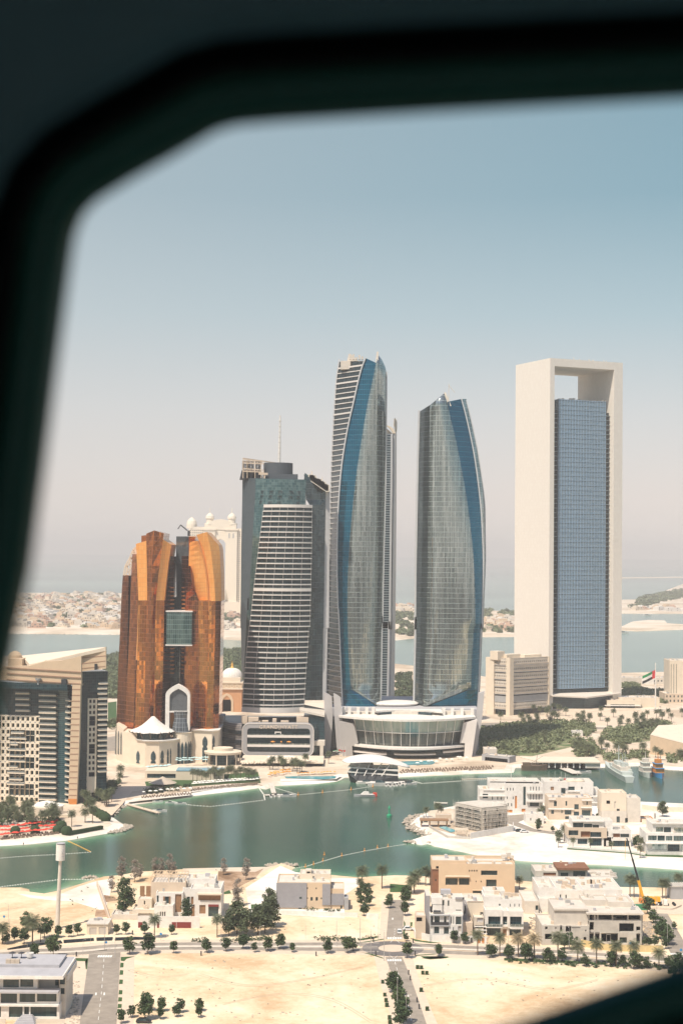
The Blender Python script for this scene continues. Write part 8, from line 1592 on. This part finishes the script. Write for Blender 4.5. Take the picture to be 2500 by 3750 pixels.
m.box(xr(400), xr(760), YR-7, YR+2, .5, 1.3); m.build('deck_band', M['white'], t)
rows = []
for k in range(0, 17):
    u = k/16; X_ = xr(185)+(xr(812)-xr(185))*u; w2 = 1+11*math.sin(math.pi*min(1,u**.7))**.6; zc = zr(742)+(zr(770)-zr(742))*u+3.5*math.sin(math.pi*u*1.0)-1.6*u; rows.append([(X_, YR+8+w2*math.cos(a_), zc+.7*math.sin(a_)+ (w2*.18)*(-math.cos(a_))*-.6) for a_ in [j*math.pi/6 for j in range(12)]])
m = MB()
for a_, b_ in zip(rows, rows[1:]):
    for j in range(12): m.face([a_[j], b_[j], b_[(j+1) % 12], a_[(j+1) % 12]])
m.face(rows[0]); m.face(rows[-1][::-1]); m.build('canopy', M['white'], t, True)
m = MB()
for x0, x1 in ((300,355),(385,445),(455,560),(545,640)): m.tube((xr(x0),YR-3,zr(860)),(xr(x1),YR+2,zr(738)),.3)
m.build('mast', M['slab'], t, split=True)
m = MB(); m.lathe([(7,zr(800)),(6.2,zr(760)),(4,zr(742)),(0,zr(735))], xr(365), YR+10, 16, 0, 1.2, .8); m.build('dome_room', M['slab'], t)
# jetties, boats, ships
def plank(name, lab, pts, w_, z=.9, m_='paving', cat='jetty'):
    P = [G(x, y, z) for x, y in pts]; m = MB()
    for a, b in zip(P, P[1:]): m.bar(a, b, w_, .35); m.tube((a.x,a.y,-1),(a.x,a.y,z+.7),.2,.2,6); m.tube((b.x,b.y,-1),(b.x,b.y,z+.7),.2,.2,6)
    o = m.build(name, M[m_], None, loc=P[0]); tag(o, lab, cat)
plank('wooden_pier', 'straight wooden pier reaching into the lagoon from the club beach', [zF(1045,548),zF(1180,585),zF(1305,620)], 2.8); plank('gangway', 'curved pale gangway leading to the jet ski dock', [zG(570,330),zG(582,360),zG(592,400)], 3, 1.2, 'offwhite', 'gangway'); plank('floating_dock', 'pale floating dock at the end of the curved gangway', [zG(530,415),zG(600,412),zG(690,418)], 4, .5, 'offwhite', 'dock'); plank('breakwater', 'thin pale floating barrier on the water before the glass podium beach', [zH(300,163),zH(560,155)], 1.2, .3, 'cream', 'barrier'); plank('jetty', 'short concrete jetty beside the open boathouse', [zH(885,100),zH(960,130)], 7, 1, 'offwhite'); plank('jetty', 'small white jetty on the tip of the scaffolded peninsula', [zH(140,296),zH(215,300)], 3, 1, 'offwhite')
def hullm(mb, L, B, h, mi=0, bow=.35, z0=-.3):
    s = []
    for u, k, f in ((0,.8,0),(.3,1,0),(.65,.9,0),(.88,.45,.12),(1,.02,.3)): x = (u-.5)*L; s.append([(x,-B/2*k*.7,z0),(x,B/2*k*.7,z0),(x,B/2*k,h*(1+f)),(x,-B/2*k,h*(1+f))])
    for a, b in zip(s, s[1:]):
        for j in range(4): mb.face([a[j], a[(j+1) % 4], b[(j+1) % 4], b[j]][::-1], mi)
    mb.face(s[0]); mb.face(s[-1][::-1])
def boat(name, lab, cat, p, rz, fn, mats, k=1):
    mb = MB(); fn(mb); o = mb.build(name, mats); o.location = p; o.rotation_euler = (0,0,rz); o.scale = (k,)*3; tag(o, lab, cat); return o
def speed(mb): hullm(mb, 7, 2.2, .9); mb.hexa([(-1.5,-.8,.9),(1.2,-.7,.9),(1.2,.7,.9),(-1.5,.8,.9)],[(-1.3,-.6,1.5),(.4,-.5,1.5),(.4,.5,1.5),(-1.3,.6,1.5)],1)
def jets(mb): hullm(mb, 3, 1.1, .5); mb.box(-.9,.2,-.25,.25,.5,.9,1); mb.box(.3,.5,-.4,.4,.8,1.1,1)
J = stock_mesh('jet_ski', 'jet ski', jets, [M['white'], M['darkmetal']]); o_ = []
for z, x, y in ((zG,572,430),(zG,612,425),(zG,640,428),(zP,330,928),(zP,380,935),(zP,590,958),(zP,625,962),(zP,660,958),(zP,690,955),(zP,715,950),(zP,745,945),(zP,770,945)): o_.append(J.put(G(*z(x, y), 0), R.uniform(-.6,.6)+1.2, 1.6))
ordered(o_, '{} moored jet ski from the left along the hotel waterfront', 'moored jet skis')
for lab, z, x, y, rz, k in (('white motorboat moored at the right end of the gangway dock',zG,685,428,.1,1.7),('white speedboat moored before the canopy restaurant',zP,540,955,-.1,2.4),('small white motorboat moored left of the restaurant stern',zP,410,938,-.2,1.8),('small white motorboat at the right end of the jet ski row',zP,805,945,.1,1.4),('small boat tied to the outer end of the wooden pier',zF,1312,612,0,1.2),('small motorboat nearest the club beach',zF,1295,533,.1,.9),('small motorboat in the middle of the buoy line off the club beach',zF,1398,542,.1,.9),('small motorboat farthest right off the club beach',zF,1480,550,.1,1.0),('white motorboat moored beside the concrete jetty',zH,995,128,.1,1.6),('tiny boat on the far channel below the sandbar island',zE,1225,345,.1,3),('dark boat off the dune island at the right',zE,1360,243,.1,3)): boat('motorboat', lab, 'boat', G(*z(x, y), 0), rz, speed, [M['white'], M['glass']], k)
def patrol(mb): hullm(mb, 15, 3.4, 1.3, 2); mb.box(-6,3,-1.5,1.5,1.3,1.6); mb.hexa([(-2.5,-1.1,1.6),(3,-1.1,1.6),(3,1.1,1.6),(-2.5,1.1,1.6)],[(-2,-.9,3.2),(1.2,-.9,3.2),(1.2,.9,3.2),(-2,.9,3.2)]); mb.box(-.2,0,-.1,.1,3.2,5,0); mb.box(-7.4,-6.2,-1.5,1.5,.2,2.4,1); mb.box(-6.2,-5,-1,1,1.5,2.6,1)
boat('patrol_boat', 'white and grey patrol boat with a red stern in the middle of the lagoon', 'boat', G(*zG(1250,425), 0), math.pi+.05, patrol, [M['white'], M['red'], M['grey']], .95)
def ship(mb):
    hullm(mb, 62, 10, 5, 0, .4, -.5); mb.box(-24,6,-4,4,5,7.5); mb.box(-18,2,-3.5,3.5,7.5,10.5,1); mb.box(-8,0,-3,3,10.5,13.5); mb.box(-16,-12,-1.5,1.5,10.5,14); mb.tube((-4,0,13.5),(-4,0,27),.5,.2,6); mb.tube((-14,0,14),(-14,0,21),.4,.2,6); mb.bar((-4,-3,20),(-4,3,20),.3); mb.box(12,16,-1.5,1.5,6,8)
    for i in range(8): mb.box(-22+i*3.4,-20.6+i*3.4,-4.15,-4,5.6,6.6,2)
p0_, p1_ = G(*zH(1120,98), 0), G(*zH(1260,183), 0); d_ = p0_-p1_; cS = (p0_+p1_)/2
boat('patrol_ship', 'large pale grey ship moored nearest in the creek beside the boathouse', 'ship', cS, math.atan2(d_.y, d_.x), ship, [M['ship'], M['offwhite'], M['dark']], d_.length/62).scale = (d_.length/62, .8, .78)
boat('patrol_ship', 'second pale grey ship moored behind the large one', 'ship', G(*zH(1310,150), 0)+Vector((-6,20,0)), math.atan2(d_.y, d_.x), ship, [M['ship'], M['offwhite'], M['dark']], .55)
def tug(mb): hullm(mb, 20, 7, 3, 1); mb.box(-7,4,-3,3,3,6); mb.box(-5,2,-2.6,2.6,6.2,9); mb.box(-3,1,-2,2,9.2,12); mb.tube((-1,0,12),(-1,0,17),.3,.1,6); mb.box(-7.5,5,-3.2,3.2,6,6.25,1); mb.box(-5.5,3,-3,3,9,9.25,1)
boat('work_boat', 'white work boat with stacked decks moored left of the blue boat', 'ship', G(*zH(1365,153), 0)+Vector((0,8,0)), -1.5, tug, [M['offwhite'], M['ship']]); boat('work_boat', 'orange and blue painted wooden boat at the right end of the moorings', 'ship', G(*zH(1438,158), 0)+Vector((0,8,0)), -1.5, tug, [M['orange'], M['blue']])
def dhow(mb): hullm(mb, 18, 5, 3.5); mb.box(-8,-3,-2,2,3.5,5.5); mb.tube((1,0,3),(2,0,11),.2,.12,6); mb.bar((-4,0,4),(6,0,10),.15)
boat('wooden_dhow', 'dark wooden dhow moored left of the open boathouse', 'boat', G(*zH(718,116), 0)+Vector((0,4,0)), .1, dhow, [M['bark']], 1)
t = thing('boathouse', 'long open boathouse with a flat cream roof on columns by the creek', 'boathouse', G(*zH(900,98))); Yb = gY(zH,870,96); a, b, c = V(zH.x(762),2800,Yb), V(zH.x(1010),2800,Yb), V(zH.x(1092),2800,Yb); zt = V(2000, zH.y(64), Yb).z
m = MB(); m.hexa([(a.x-3,Yb-1,zt-.5),(c.x,Yb-1,zt-.5),(c.x,Yb+24,zt),(a.x-14,Yb+24,zt)], [(a.x-3,Yb-1,zt+.3),(c.x,Yb-1,zt+.3),(c.x,Yb+24,zt+.8),(a.x-14,Yb+24,zt+.8)]); m.build('roof', M['cream'], t); m = MB(); m.box(b.x, c.x, Yb+.2, Yb+22, GL-.2, zt-.55); m.build('wall', M['offwhite'], t); m = MB(); m.box(a.x, b.x, Yb+18, Yb+20, GL-.2, zt-.5); m.build('back_wall', M['dark'], t); m = MB()
for i in range(8): x = a.x+(b.x-a.x)*i/7; m.box(x-.4, x+.4, Yb, Yb+.8, GL-.2, zt-.5)
m.build('column', M['white'], t, split=True)
# buoys and floating lines
def line(lab, z, pts, n, r, m_, cat='buoy line'):
    P = [G(*z(x, y), .1) for x, y in pts]; m = MB(); T = sum((b-a).length for a, b in zip(P, P[1:])); st_ = T/n
    for a, b in zip(P, P[1:]):
        m.tube(a, b, .05, .05, 4, 1); k = max(1, int((b-a).length/st_))
        for i in range(k+1): c = a.lerp(b, i/k); m.lathe([(0,c.z-r*.8),(r*.8,c.z-r*.3),(r,c.z+.05),(r*.7,c.z+r*.55),(0,c.z+r*.8)], c.x, c.y, 6)
    o = m.build('buoy_line', [M[m_], M['canvas']], None, loc=P[0]); tag(o, lab, cat)
line('dotted buoy line curving from the rocky groin towards the peninsula', zG, [(745,940),(820,928),(945,890),(1080,850),(1243,817),(1411,787),(1540,768)], 90, .24, 'canvas'); line('white buoy line in front of the red parasol beach', zF, [(0,992),(200,975),(460,962),(745,942)], 34, .3, 'canvas'); line('yellow buoy line running out from the left beach corner', zF, [(562,852),(655,895),(745,940)], 26, .35, 'yellow'); line('white buoy line off the near left shore', zF, [(0,1228),(300,1192),(500,1166),(770,1166)], 36, .36, 'canvas'); line('white buoy line round the hotel bathing beach', zG, [(-150,458),(0,487),(140,497),(330,475),(530,450),(520,410),(490,368)], 60, .42, 'canvas'); line('thin buoy line between the gangway and the patrol boat', zG, [(600,362),(770,413),(1150,375),(1305,352)], 70, .28, 'canvas'); line('white buoy line before the beach of the glass podium', zH, [(0,168),(70,187),(300,172),(660,152)], 60, .42, 'canvas')
def buoy(mb): mb.lathe([(.9,-.3),(1,.5),(.9,.8),(.35,1),(.3,2.4),(.55,2.5),(0,3.4)],0,0,8)
BY = stock_mesh('marker_buoy', 'buoy', buoy, [M['sandc']]); o_ = []
for x, y in ((955,845),(820,932),(878,914),(945,890),(1080,852),(1243,817),(1335,795),(1411,787)): o_.append(BY.put(G(*zG(x, y), 0), 0, .5))
ordered(o_, '{} yellow marker buoy from the left by the dotted line', 'yellow marker buoys'); o_ = []
for x, y in ((768,415),(942,398),(1147,377),(1303,355)): o_.append(BY.put(G(*zG(x, y), 0), 0, .6))
ordered(o_, '{} orange float from the left on the thin line by the gangway', 'orange floats'); mb = MB(); buoy(mb); p = G(*zG(1420,576), 0); o = mb.build('marker_buoy', mat('green_buoy', (.03,.30,.15), .5)); o.location = p; o.scale = (1.5,1.5,2.1); tag(o, 'tall green marker buoy alone in the middle of the lagoon', 'buoy')
# ================================================================ masts, flags, lamps 
t = thing('telecom_mast', 'tall white mast with a big drum head standing by the kiosk', 'mast', G(*zI(471,560))); b = Vector(t.location); Ym = b.y; h0 = V(*zF(497,1008), Ym); h1 = V(*zF(501,878), Ym); m = MB(); m.tube(b-Vector((0,0,.3)), h0, .95, .6, 16); m.build('pole', M['offwhite'], t); m = MB(); r_ = (V(*zF(538,940), Ym).x-V(*zF(463,940), Ym).x)/2; m.tube(h0, h1, r_, r_, 24); m.build('drum_head', M['white'], t)
m = MB()
for k in range(12): a_ = k*math.pi/6; m.box(h1.x+(r_-.4)*math.cos(a_)-.15, h1.x+(r_-.4)*math.cos(a_)+.15, Ym+(r_-.4)*math.sin(a_)-.15, Ym+(r_-.4)*math.sin(a_)+.15, h1.z, h1.z+.35)
m.tube(h1+Vector((0,0,.34)), h1+Vector((0,0,.5)), r_, r_, 24); m.build('drum_cap', M['roofgrey'], t)
m = MB(); c = V(*zF(520,935), Ym); ry = Ym-math.sqrt(max(.1, r_**2-(c.x-h0.x)**2))-.12
for a_, b_ in (((-.5,.9),(-.3,.1)),((-.3,.1),(-.6,-.5)),((.1,1.1),(.2,.2)),((.2,.2),(-.1,-.6)),((.45,1.2),(.5,.0)),((-.1,-.6),(.5,-.3)),((-.8,-.2),(-.6,-.5))): m.bar((c.x+a_[0],ry,c.z+a_[1]),(c.x+b_[0],ry,c.z+b_[1]),.16)
for i in range(7): m.box(c.x-.8+i*.24, c.x-.65+i*.24, ry-.05, ry, c.z-1.9, c.z-1.65)
m.build('emblem', M['grey'], t)
def lamp(mb): mb.tube((0,0,-.2),(0,0,9.6),.11,.06,6); mb.bar((0,0,9.5),(1.3,0,9.8),.08); mb.box(1.0,1.7,-.15,.15,9.72,9.86,1)
LP = stock_mesh('street_lamp', 'street lamp', lamp, [M['metal'], M['offwhite']]); o_ = []
for z, x, y, k in ((zI,70,530,.85),(zI,80,655,.85),(zI,225,802,.55),(zI,682,782,.6),(zI,858,738,1.05),(zI,945,800,.85),(zI,605,632,.6),(zI,743,685,.6),(zM,418,602,1),(zM,610,662,1.1),(zM,685,940,1),(zM,798,1400,1.1),(zM,265,458,1.1),(zM,925,1600,1),(zM,1270,390,1),(zM,528,360,.8),(zJ,1042,620,1.0),(zJ,820,565,.6),(zJ,1212,622,.7),(zJ,215,608,.85),(zR,1313,450,1),(zR,475,770,1),(zR,1415,722,1),(zK,275,590,.7),(zK,565,555,.8),(zJ,490,660,1)): o_.append(LP.put(G(*z(x, y)), R.choice((0,math.pi/2,math.pi,1.5)), k))
ordered(o_, '{} slim grey street lamp from the left along the near roads', 'street lamps')
def bollard(mb): mb.box(-.2,.2,-.2,.2,-.1,1.5)
BO = stock_mesh('utility_post', 'post', bollard, [M['darkmetal']]); o_ = []
for z, x, y in ((zI,628,790),(zM,490,580),(zM,1055,585),(zM,457,390),(zM,1025,402),(zJ,72,685),(zJ,896,688),(zI,1088,612),(zM,962,860),(zM,987,940),(zM,1082,1258),(zM,1112,1355)): o_.append(BO.put(G(*z(x, y)), 0, 1.1))
ordered(o_, '{} short dark post from the left along the pavements', 'short dark posts')
def sgn(mb): mb.tube((0,0,-.1),(0,0,2.6),.05,.05,5); mb.lathe([(0,-.02),(.42,-.02),(.42,.04),(0,.04)],0,0,12,1); 
def sign_mesh(mb):
    mb.tube((0,0,-.1),(0,0,3),.05,.05,5,0)
    for i in range(10): a, b = i*.628, (i+1)*.628; mb.face([(0,-.08,2.8),(.5*math.cos(a),-.08,2.8+.5*math.sin(a)),(.5*math.cos(b),-.08,2.8+.5*math.sin(b))], 1); mb.face([(0,-.05,2.8),(.5*math.cos(b),-.05,2.8+.5*math.sin(b)),(.5*math.cos(a),-.05,2.8+.5*math.sin(a))], 0)
SG = stock_mesh('road_sign', 'road sign', sign_mesh, [M['metal'], M['blue']]); o_ = [SG.put(G(*z(x, y)), 0, 1) for z, x, y in ((zI,1320,665),(zI,36,520),(zI,872,735),(zR,1062,735),(zR,1545,800))]; ordered(o_, '{} round blue road sign from the left', 'round blue road signs')
def flag(lab, z, x, yb, yt, fx, fy0, fy1, pole=.25, cat='flagpole'):
    p = G(*z(x, yb)) if isinstance(yb, (int, float)) else yb; t = thing('flagpole', lab, cat, p); Y = p.y; top = V(z.x(x), z.y(yt), Y); m = MB(); m.tube(p, (p.x,p.y,top.z), pole, pole*.5, 8); m.build('pole', M['white'], t)
    def pt(u, v): # hanging flag, folded towards the fly
        x_ = p.x+(V(z.x(fx), 0, Y).x-p.x)*u; za, zb = V(0, z.y(fy0), Y).z, V(0, z.y(fy1), Y).z; H_ = za-zb; return (x_, p.y-.3+math.sin(u*7)*H_*.05, za-H_*(.0+.45*u)-H_*(.55)*v*(1-.0*u))
    m = MB()
    for i in range(8):
        u0, u1 = .0+i/8, (i+1)/8
        if u1 <= .26: m.face([pt(u0,1), pt(u1,1), pt(u1,0), pt(u0,0)], 0); continue
        for k, mi in ((0,1),(1,2),(2,3)): m.face([pt(u0,(k+1)/3), pt(u1,(k+1)/3), pt(u1,k/3), pt(u0,k/3)], mi)
    m.build('flag', [mat('flag_red', (.50,.03,.03)), mat('flag_green', (.01,.22,.07)), M['white'], mat('flag_black', (.02,.02,.02))], t)
flag('tall flagpole with a large drooping red green white and black flag in the park', zE, 1408, 792, 513, 1348, 520, 603, .8)
p = G(*zH(905,330)); p = Vector((p.x, p.y+10, V(0, zH.y(172), p.y+10).z-1)); flag('small flag flying from the roof of the domed vent villa', zH, 905, p, 125, 880, 127, 145, .15)
for i, (x, y0) in enumerate(((165,585),(185,590),(212,590))): flag('%s of three slender flagpoles beside the left podium fin' % ('left', 'middle', 'right')[i], zP, x, 720, y0, x-6, y0+4, y0+34, .2)
# crane and vehicles
pc = G(*zR(1190,300)); t = thing('mobile_crane', 'yellow mobile crane with a long black and yellow boom raised over the far villas', 'crane', pc); Yk = pc.y; m = MB(); x0, x1 = V(zR.x(1120),3310,Yk).x, V(zR.x(1310),3310,Yk).x
m.box(x0+3, x1-3.4, Yk-1.2, Yk+1.4, GL+.9, GL+1.7); m.box(x0+4, x0+10, Yk-1.2, Yk+1.2, GL+1.7, GL+3.6); m.hexa([(x1-3.4,Yk-1.2,GL+.7),(x1-.4,Yk-1.2,GL+.7),(x1-.4,Yk+1.2,GL+.7),(x1-3.4,Yk+1.2,GL+.7)],[(x1-3.4,Yk-1.2,GL+2.8),(x1-1.2,Yk-1.2,GL+2.8),(x1-1.2,Yk+1.2,GL+2.8),(x1-3.4,Yk+1.2,GL+2.8)]); m.build('chassis', M['yellow'], t); m = MB()
for i in range(5):
    for s_ in (-1.3, 1.1): x = x0+4+i*3; m.tube((x,Yk+s_,GL+.6),(x,Yk+s_+.35,GL+.6),.65,.65,12)
m.build('wheel', M['hull'], t, split=True)
j0, j1, j2 = V(*zR(1192,268), Yk), V(*zR(1138,62), Yk), V(*zH(1243,500), Yk); m = MB(); m.bar(j0, j1, 1.1, 1.2); m.build('lower_boom', M['yellow'], t); m = MB(); m.bar(j1, j1.lerp(j2,.5), .75, .8); m.bar(j1.lerp(j2,.5), j2, .5, .6); m.build('upper_boom', M['hull'], t); m = MB(); q = V(*zR(1153,255), Yk); m.bar(q, V(*zR(1150,120), Yk), .35); m.bar((j2.x-.6,Yk,j2.z),(j2.x-.6,Yk,j2.z-9),.12); m.build('hoist_line', M['yellow'], t); m = MB(); m.box(x0+1.2, x0+3.8, Yk-1.4, Yk+1.4, GL+1.2, GL+2.8); m.build('counterweight', M['orange'], t)
m = MB(); p = G(*zR(1145,342)); m.box(p.x-3.2,p.x+3.2,p.y-1.2,p.y+1.2,GL,GL+2.1); o = m.build('site_container', mat('green_container', (.05,.22,.12), .6), None, loc=p); tag(o, 'green skip container below the yellow crane', 'container')
def car_stock(col, h=1.45, L=4.5, van=False):
    t = proto('parked_car', 'a b c d', 'car'); b = MB(); w = .9
    prof = [(-L/2,.35),(L/2,.35),(L/2,.75),(L/2-1.1,.92),(L/2-1.8,h),(-L/2+.9,h),(-L/2+.1,.95),(-L/2,.8)] if not van else [(-L/2,.35),(L/2,.35),(L/2,1.0),(L/2-.7,1.2),(L/2-1.2,h),(-L/2+.1,h),(-L/2,1.0),(-L/2,.8)]
    k_ = [w]*4+[w*.82]*2+[w]*2; b.hexa([(x,-kk,z) for (x,z),kk in zip(prof,k_)], [(x,kk,z) for (x,z),kk in zip(prof,k_)]); b.build('body', col, t)
    g = MB(); xr_, xf = (-L/2+.75, L/2-1.75)
    for s in (-1,1): g.hexa([(xr_+.1,s*.88,.98),(xf+.35,s*.88,.98),(xf+.0,s*.8,h-.12),(xr_+.35,s*.8,h-.12)],[(xr_+.1,s*.92,.98),(xf+.35,s*.92,.98),(xf,s*.84,h-.12),(xr_+.35,s*.84,h-.12)])
    g.hexa([(xf+.12,-.7,h-.14),(xf+.12,.7,h-.14),(xf+.72,.8,.98),(xf+.72,-.8,.98)],[(xf+.2,-.7,h-.1),(xf+.2,.7,h-.1),(xf+.8,.8,1.02),(xf+.8,-.8,1.02)]); g.hexa([(-L/2+.75,-.7,h-.1),(-L/2+.75,.7,h-.1),(-L/2+.06,.8,1.0),(-L/2+.06,-.8,1.0)],[(-L/2+.8,-.7,h-.1),(-L/2+.8,.7,h-.1),(-L/2+.12,.8,1.0),(-L/2+.12,-.8,1.0)])
    g.build('car_window', M['glass'], t, split=True); wh = MB()
    for x in (-L/2+.85, L/2-.85):
        for s in (-.93,.73): wh.tube((x,s,.33),(x,s+.2,.33),.33,.33,12)
    wh.build('wheel', M['hull'], t, split=True); return Stock(t)
cw_ = car_stock(mat('white_car_paint', (.75,.75,.74), .25, var=.02, spec=.6), 1.6); cb_ = car_stock(mat('black_car_paint', (.02,.02,.022), .25, var=.02, spec=.6), 1.6, 4.8); cv = car_stock(M['white'], 2.2, 5, True)
for st_, z, x, y, rz, k, lab in ((cw_,zM,830,262,math.pi/2,1,'white car driving away on the short street above the roundabout'),(cw_,zM,955,222,0,1,'white car parked sideways beside the corner villa gate'),(cw_,zH,655,468,0,1.05,'white car parked on the peninsula street'),(cb_,zH,630,464,0,1,'black car parked beside the white one on the peninsula street'),(cb_,zI,1180,1335,0,1,'black car under the tree at the lower edge of the photo'),(cw_,zR,1343,296,1.4,1,'white car parked right of the yellow crane'),(cv,zR,1398,298,1.4,1,'white van parked right of the white car near the crane'),(cb_,zR,1240,282,0,1,'dark car hidden behind the yellow crane')): st_.put(G(*z(x, y)), rz, k, lab)
t = thing('sand_shed', 'small slatted grey shed at the right edge by the water', 'shed', G(*zR(1490,245))); p = G(*zR(1490,245)); m = MB(); m.box(p.x-2,p.x+9,p.y,p.y+8,GL-.1,GL+5.5); m.build('wall', M['grey'], t); m = MB()
for i in range(12): m.box(p.x-2.5+i, p.x-2+i, p.y-.6, p.y+8.4, GL+5.5, GL+5.8)
m.build('roof', M['palecon'], t)
# people
def person(lab, p, pose, col1, col2):
    me = bpy.data.meshes.new('person'); s = pose
    V_ = [(0,0,.95),(0,0,1.2),(0,0,1.42),(0,0,1.52),(0,0,1.7),(.2,0,1.42),(.28,.03*s,1.12),(.3,.12*s,.86),(-.2,0,1.42),(-.28,-.03*s,1.12),(-.3,-.1*s,.86),(.1,0,.88),(.11,.12*s,.48),(.11,.02,.06),(.11,-.14,.04),(-.1,0,.88),(-.11,-.1*s,.48),(-.11,.0,.06),(-.11,-.15,.04)]
    E_ = [(0,1),(1,2),(2,3),(3,4),(2,5),(5,6),(6,7),(2,8),(8,9),(9,10),(0,11),(11,12),(12,13),(13,14),(0,15),(15,16),(16,17),(17,18)]
    r_ = [.15,.15,.15,.06,.105,.07,.05,.035,.07,.05,.035,.1,.065,.05,.04,.1,.065,.05,.04]
    me.from_pydata(V_, E_, []); o = bpy.data.objects.new('person', me); COL.objects.link(o); md = o.modifiers.new('s', 'SKIN')
    for v, k in zip(me.skin_vertices[0].data, r_): v.radius = (k, k)
    me.skin_vertices[0].data[0].use_root = True; o.modifiers.new('d', 'SUBSURF').levels = 1
    dg = bpy.context.evaluated_depsgraph_get(); m2 = bpy.data.meshes.new_from_object(o.evaluated_get(dg)); o.modifiers.clear(); o.data = m2
    for m_ in (col1, col2, M['wood']): m2.materials.append(m_)
    for pl_ in m2.polygons: pl_.material_index = 2 if pl_.center.z > 1.5 else (0 if pl_.center.z > .92 else 1)
    o.location = p; o.rotation_euler = (0,0,R.random()*6.28); tag(o, lab, 'person')
for z, x, y, lab, a, b in ((zI,520,1222,'person in dark clothes standing left of another beside the corner villa','dark','dark'),(zI,538,1218,'person in dark clothes standing right of another beside the corner villa','dark','hull'),(zI,562,1178,'person in dark blue clothes walking behind the corner villa','blue','dark'),(zF,638,838,'person in dark clothes standing at the waterline of the left beach','dark','bark'),(zF,195,890,'person standing at the waterline below the red parasols','bark','bark')): person(lab, G(*z(x, y)), R.choice((-1,1)), M[a], M[b])
for o in list(bpy.data.objects):
    if '_o' in o: del o['_o']
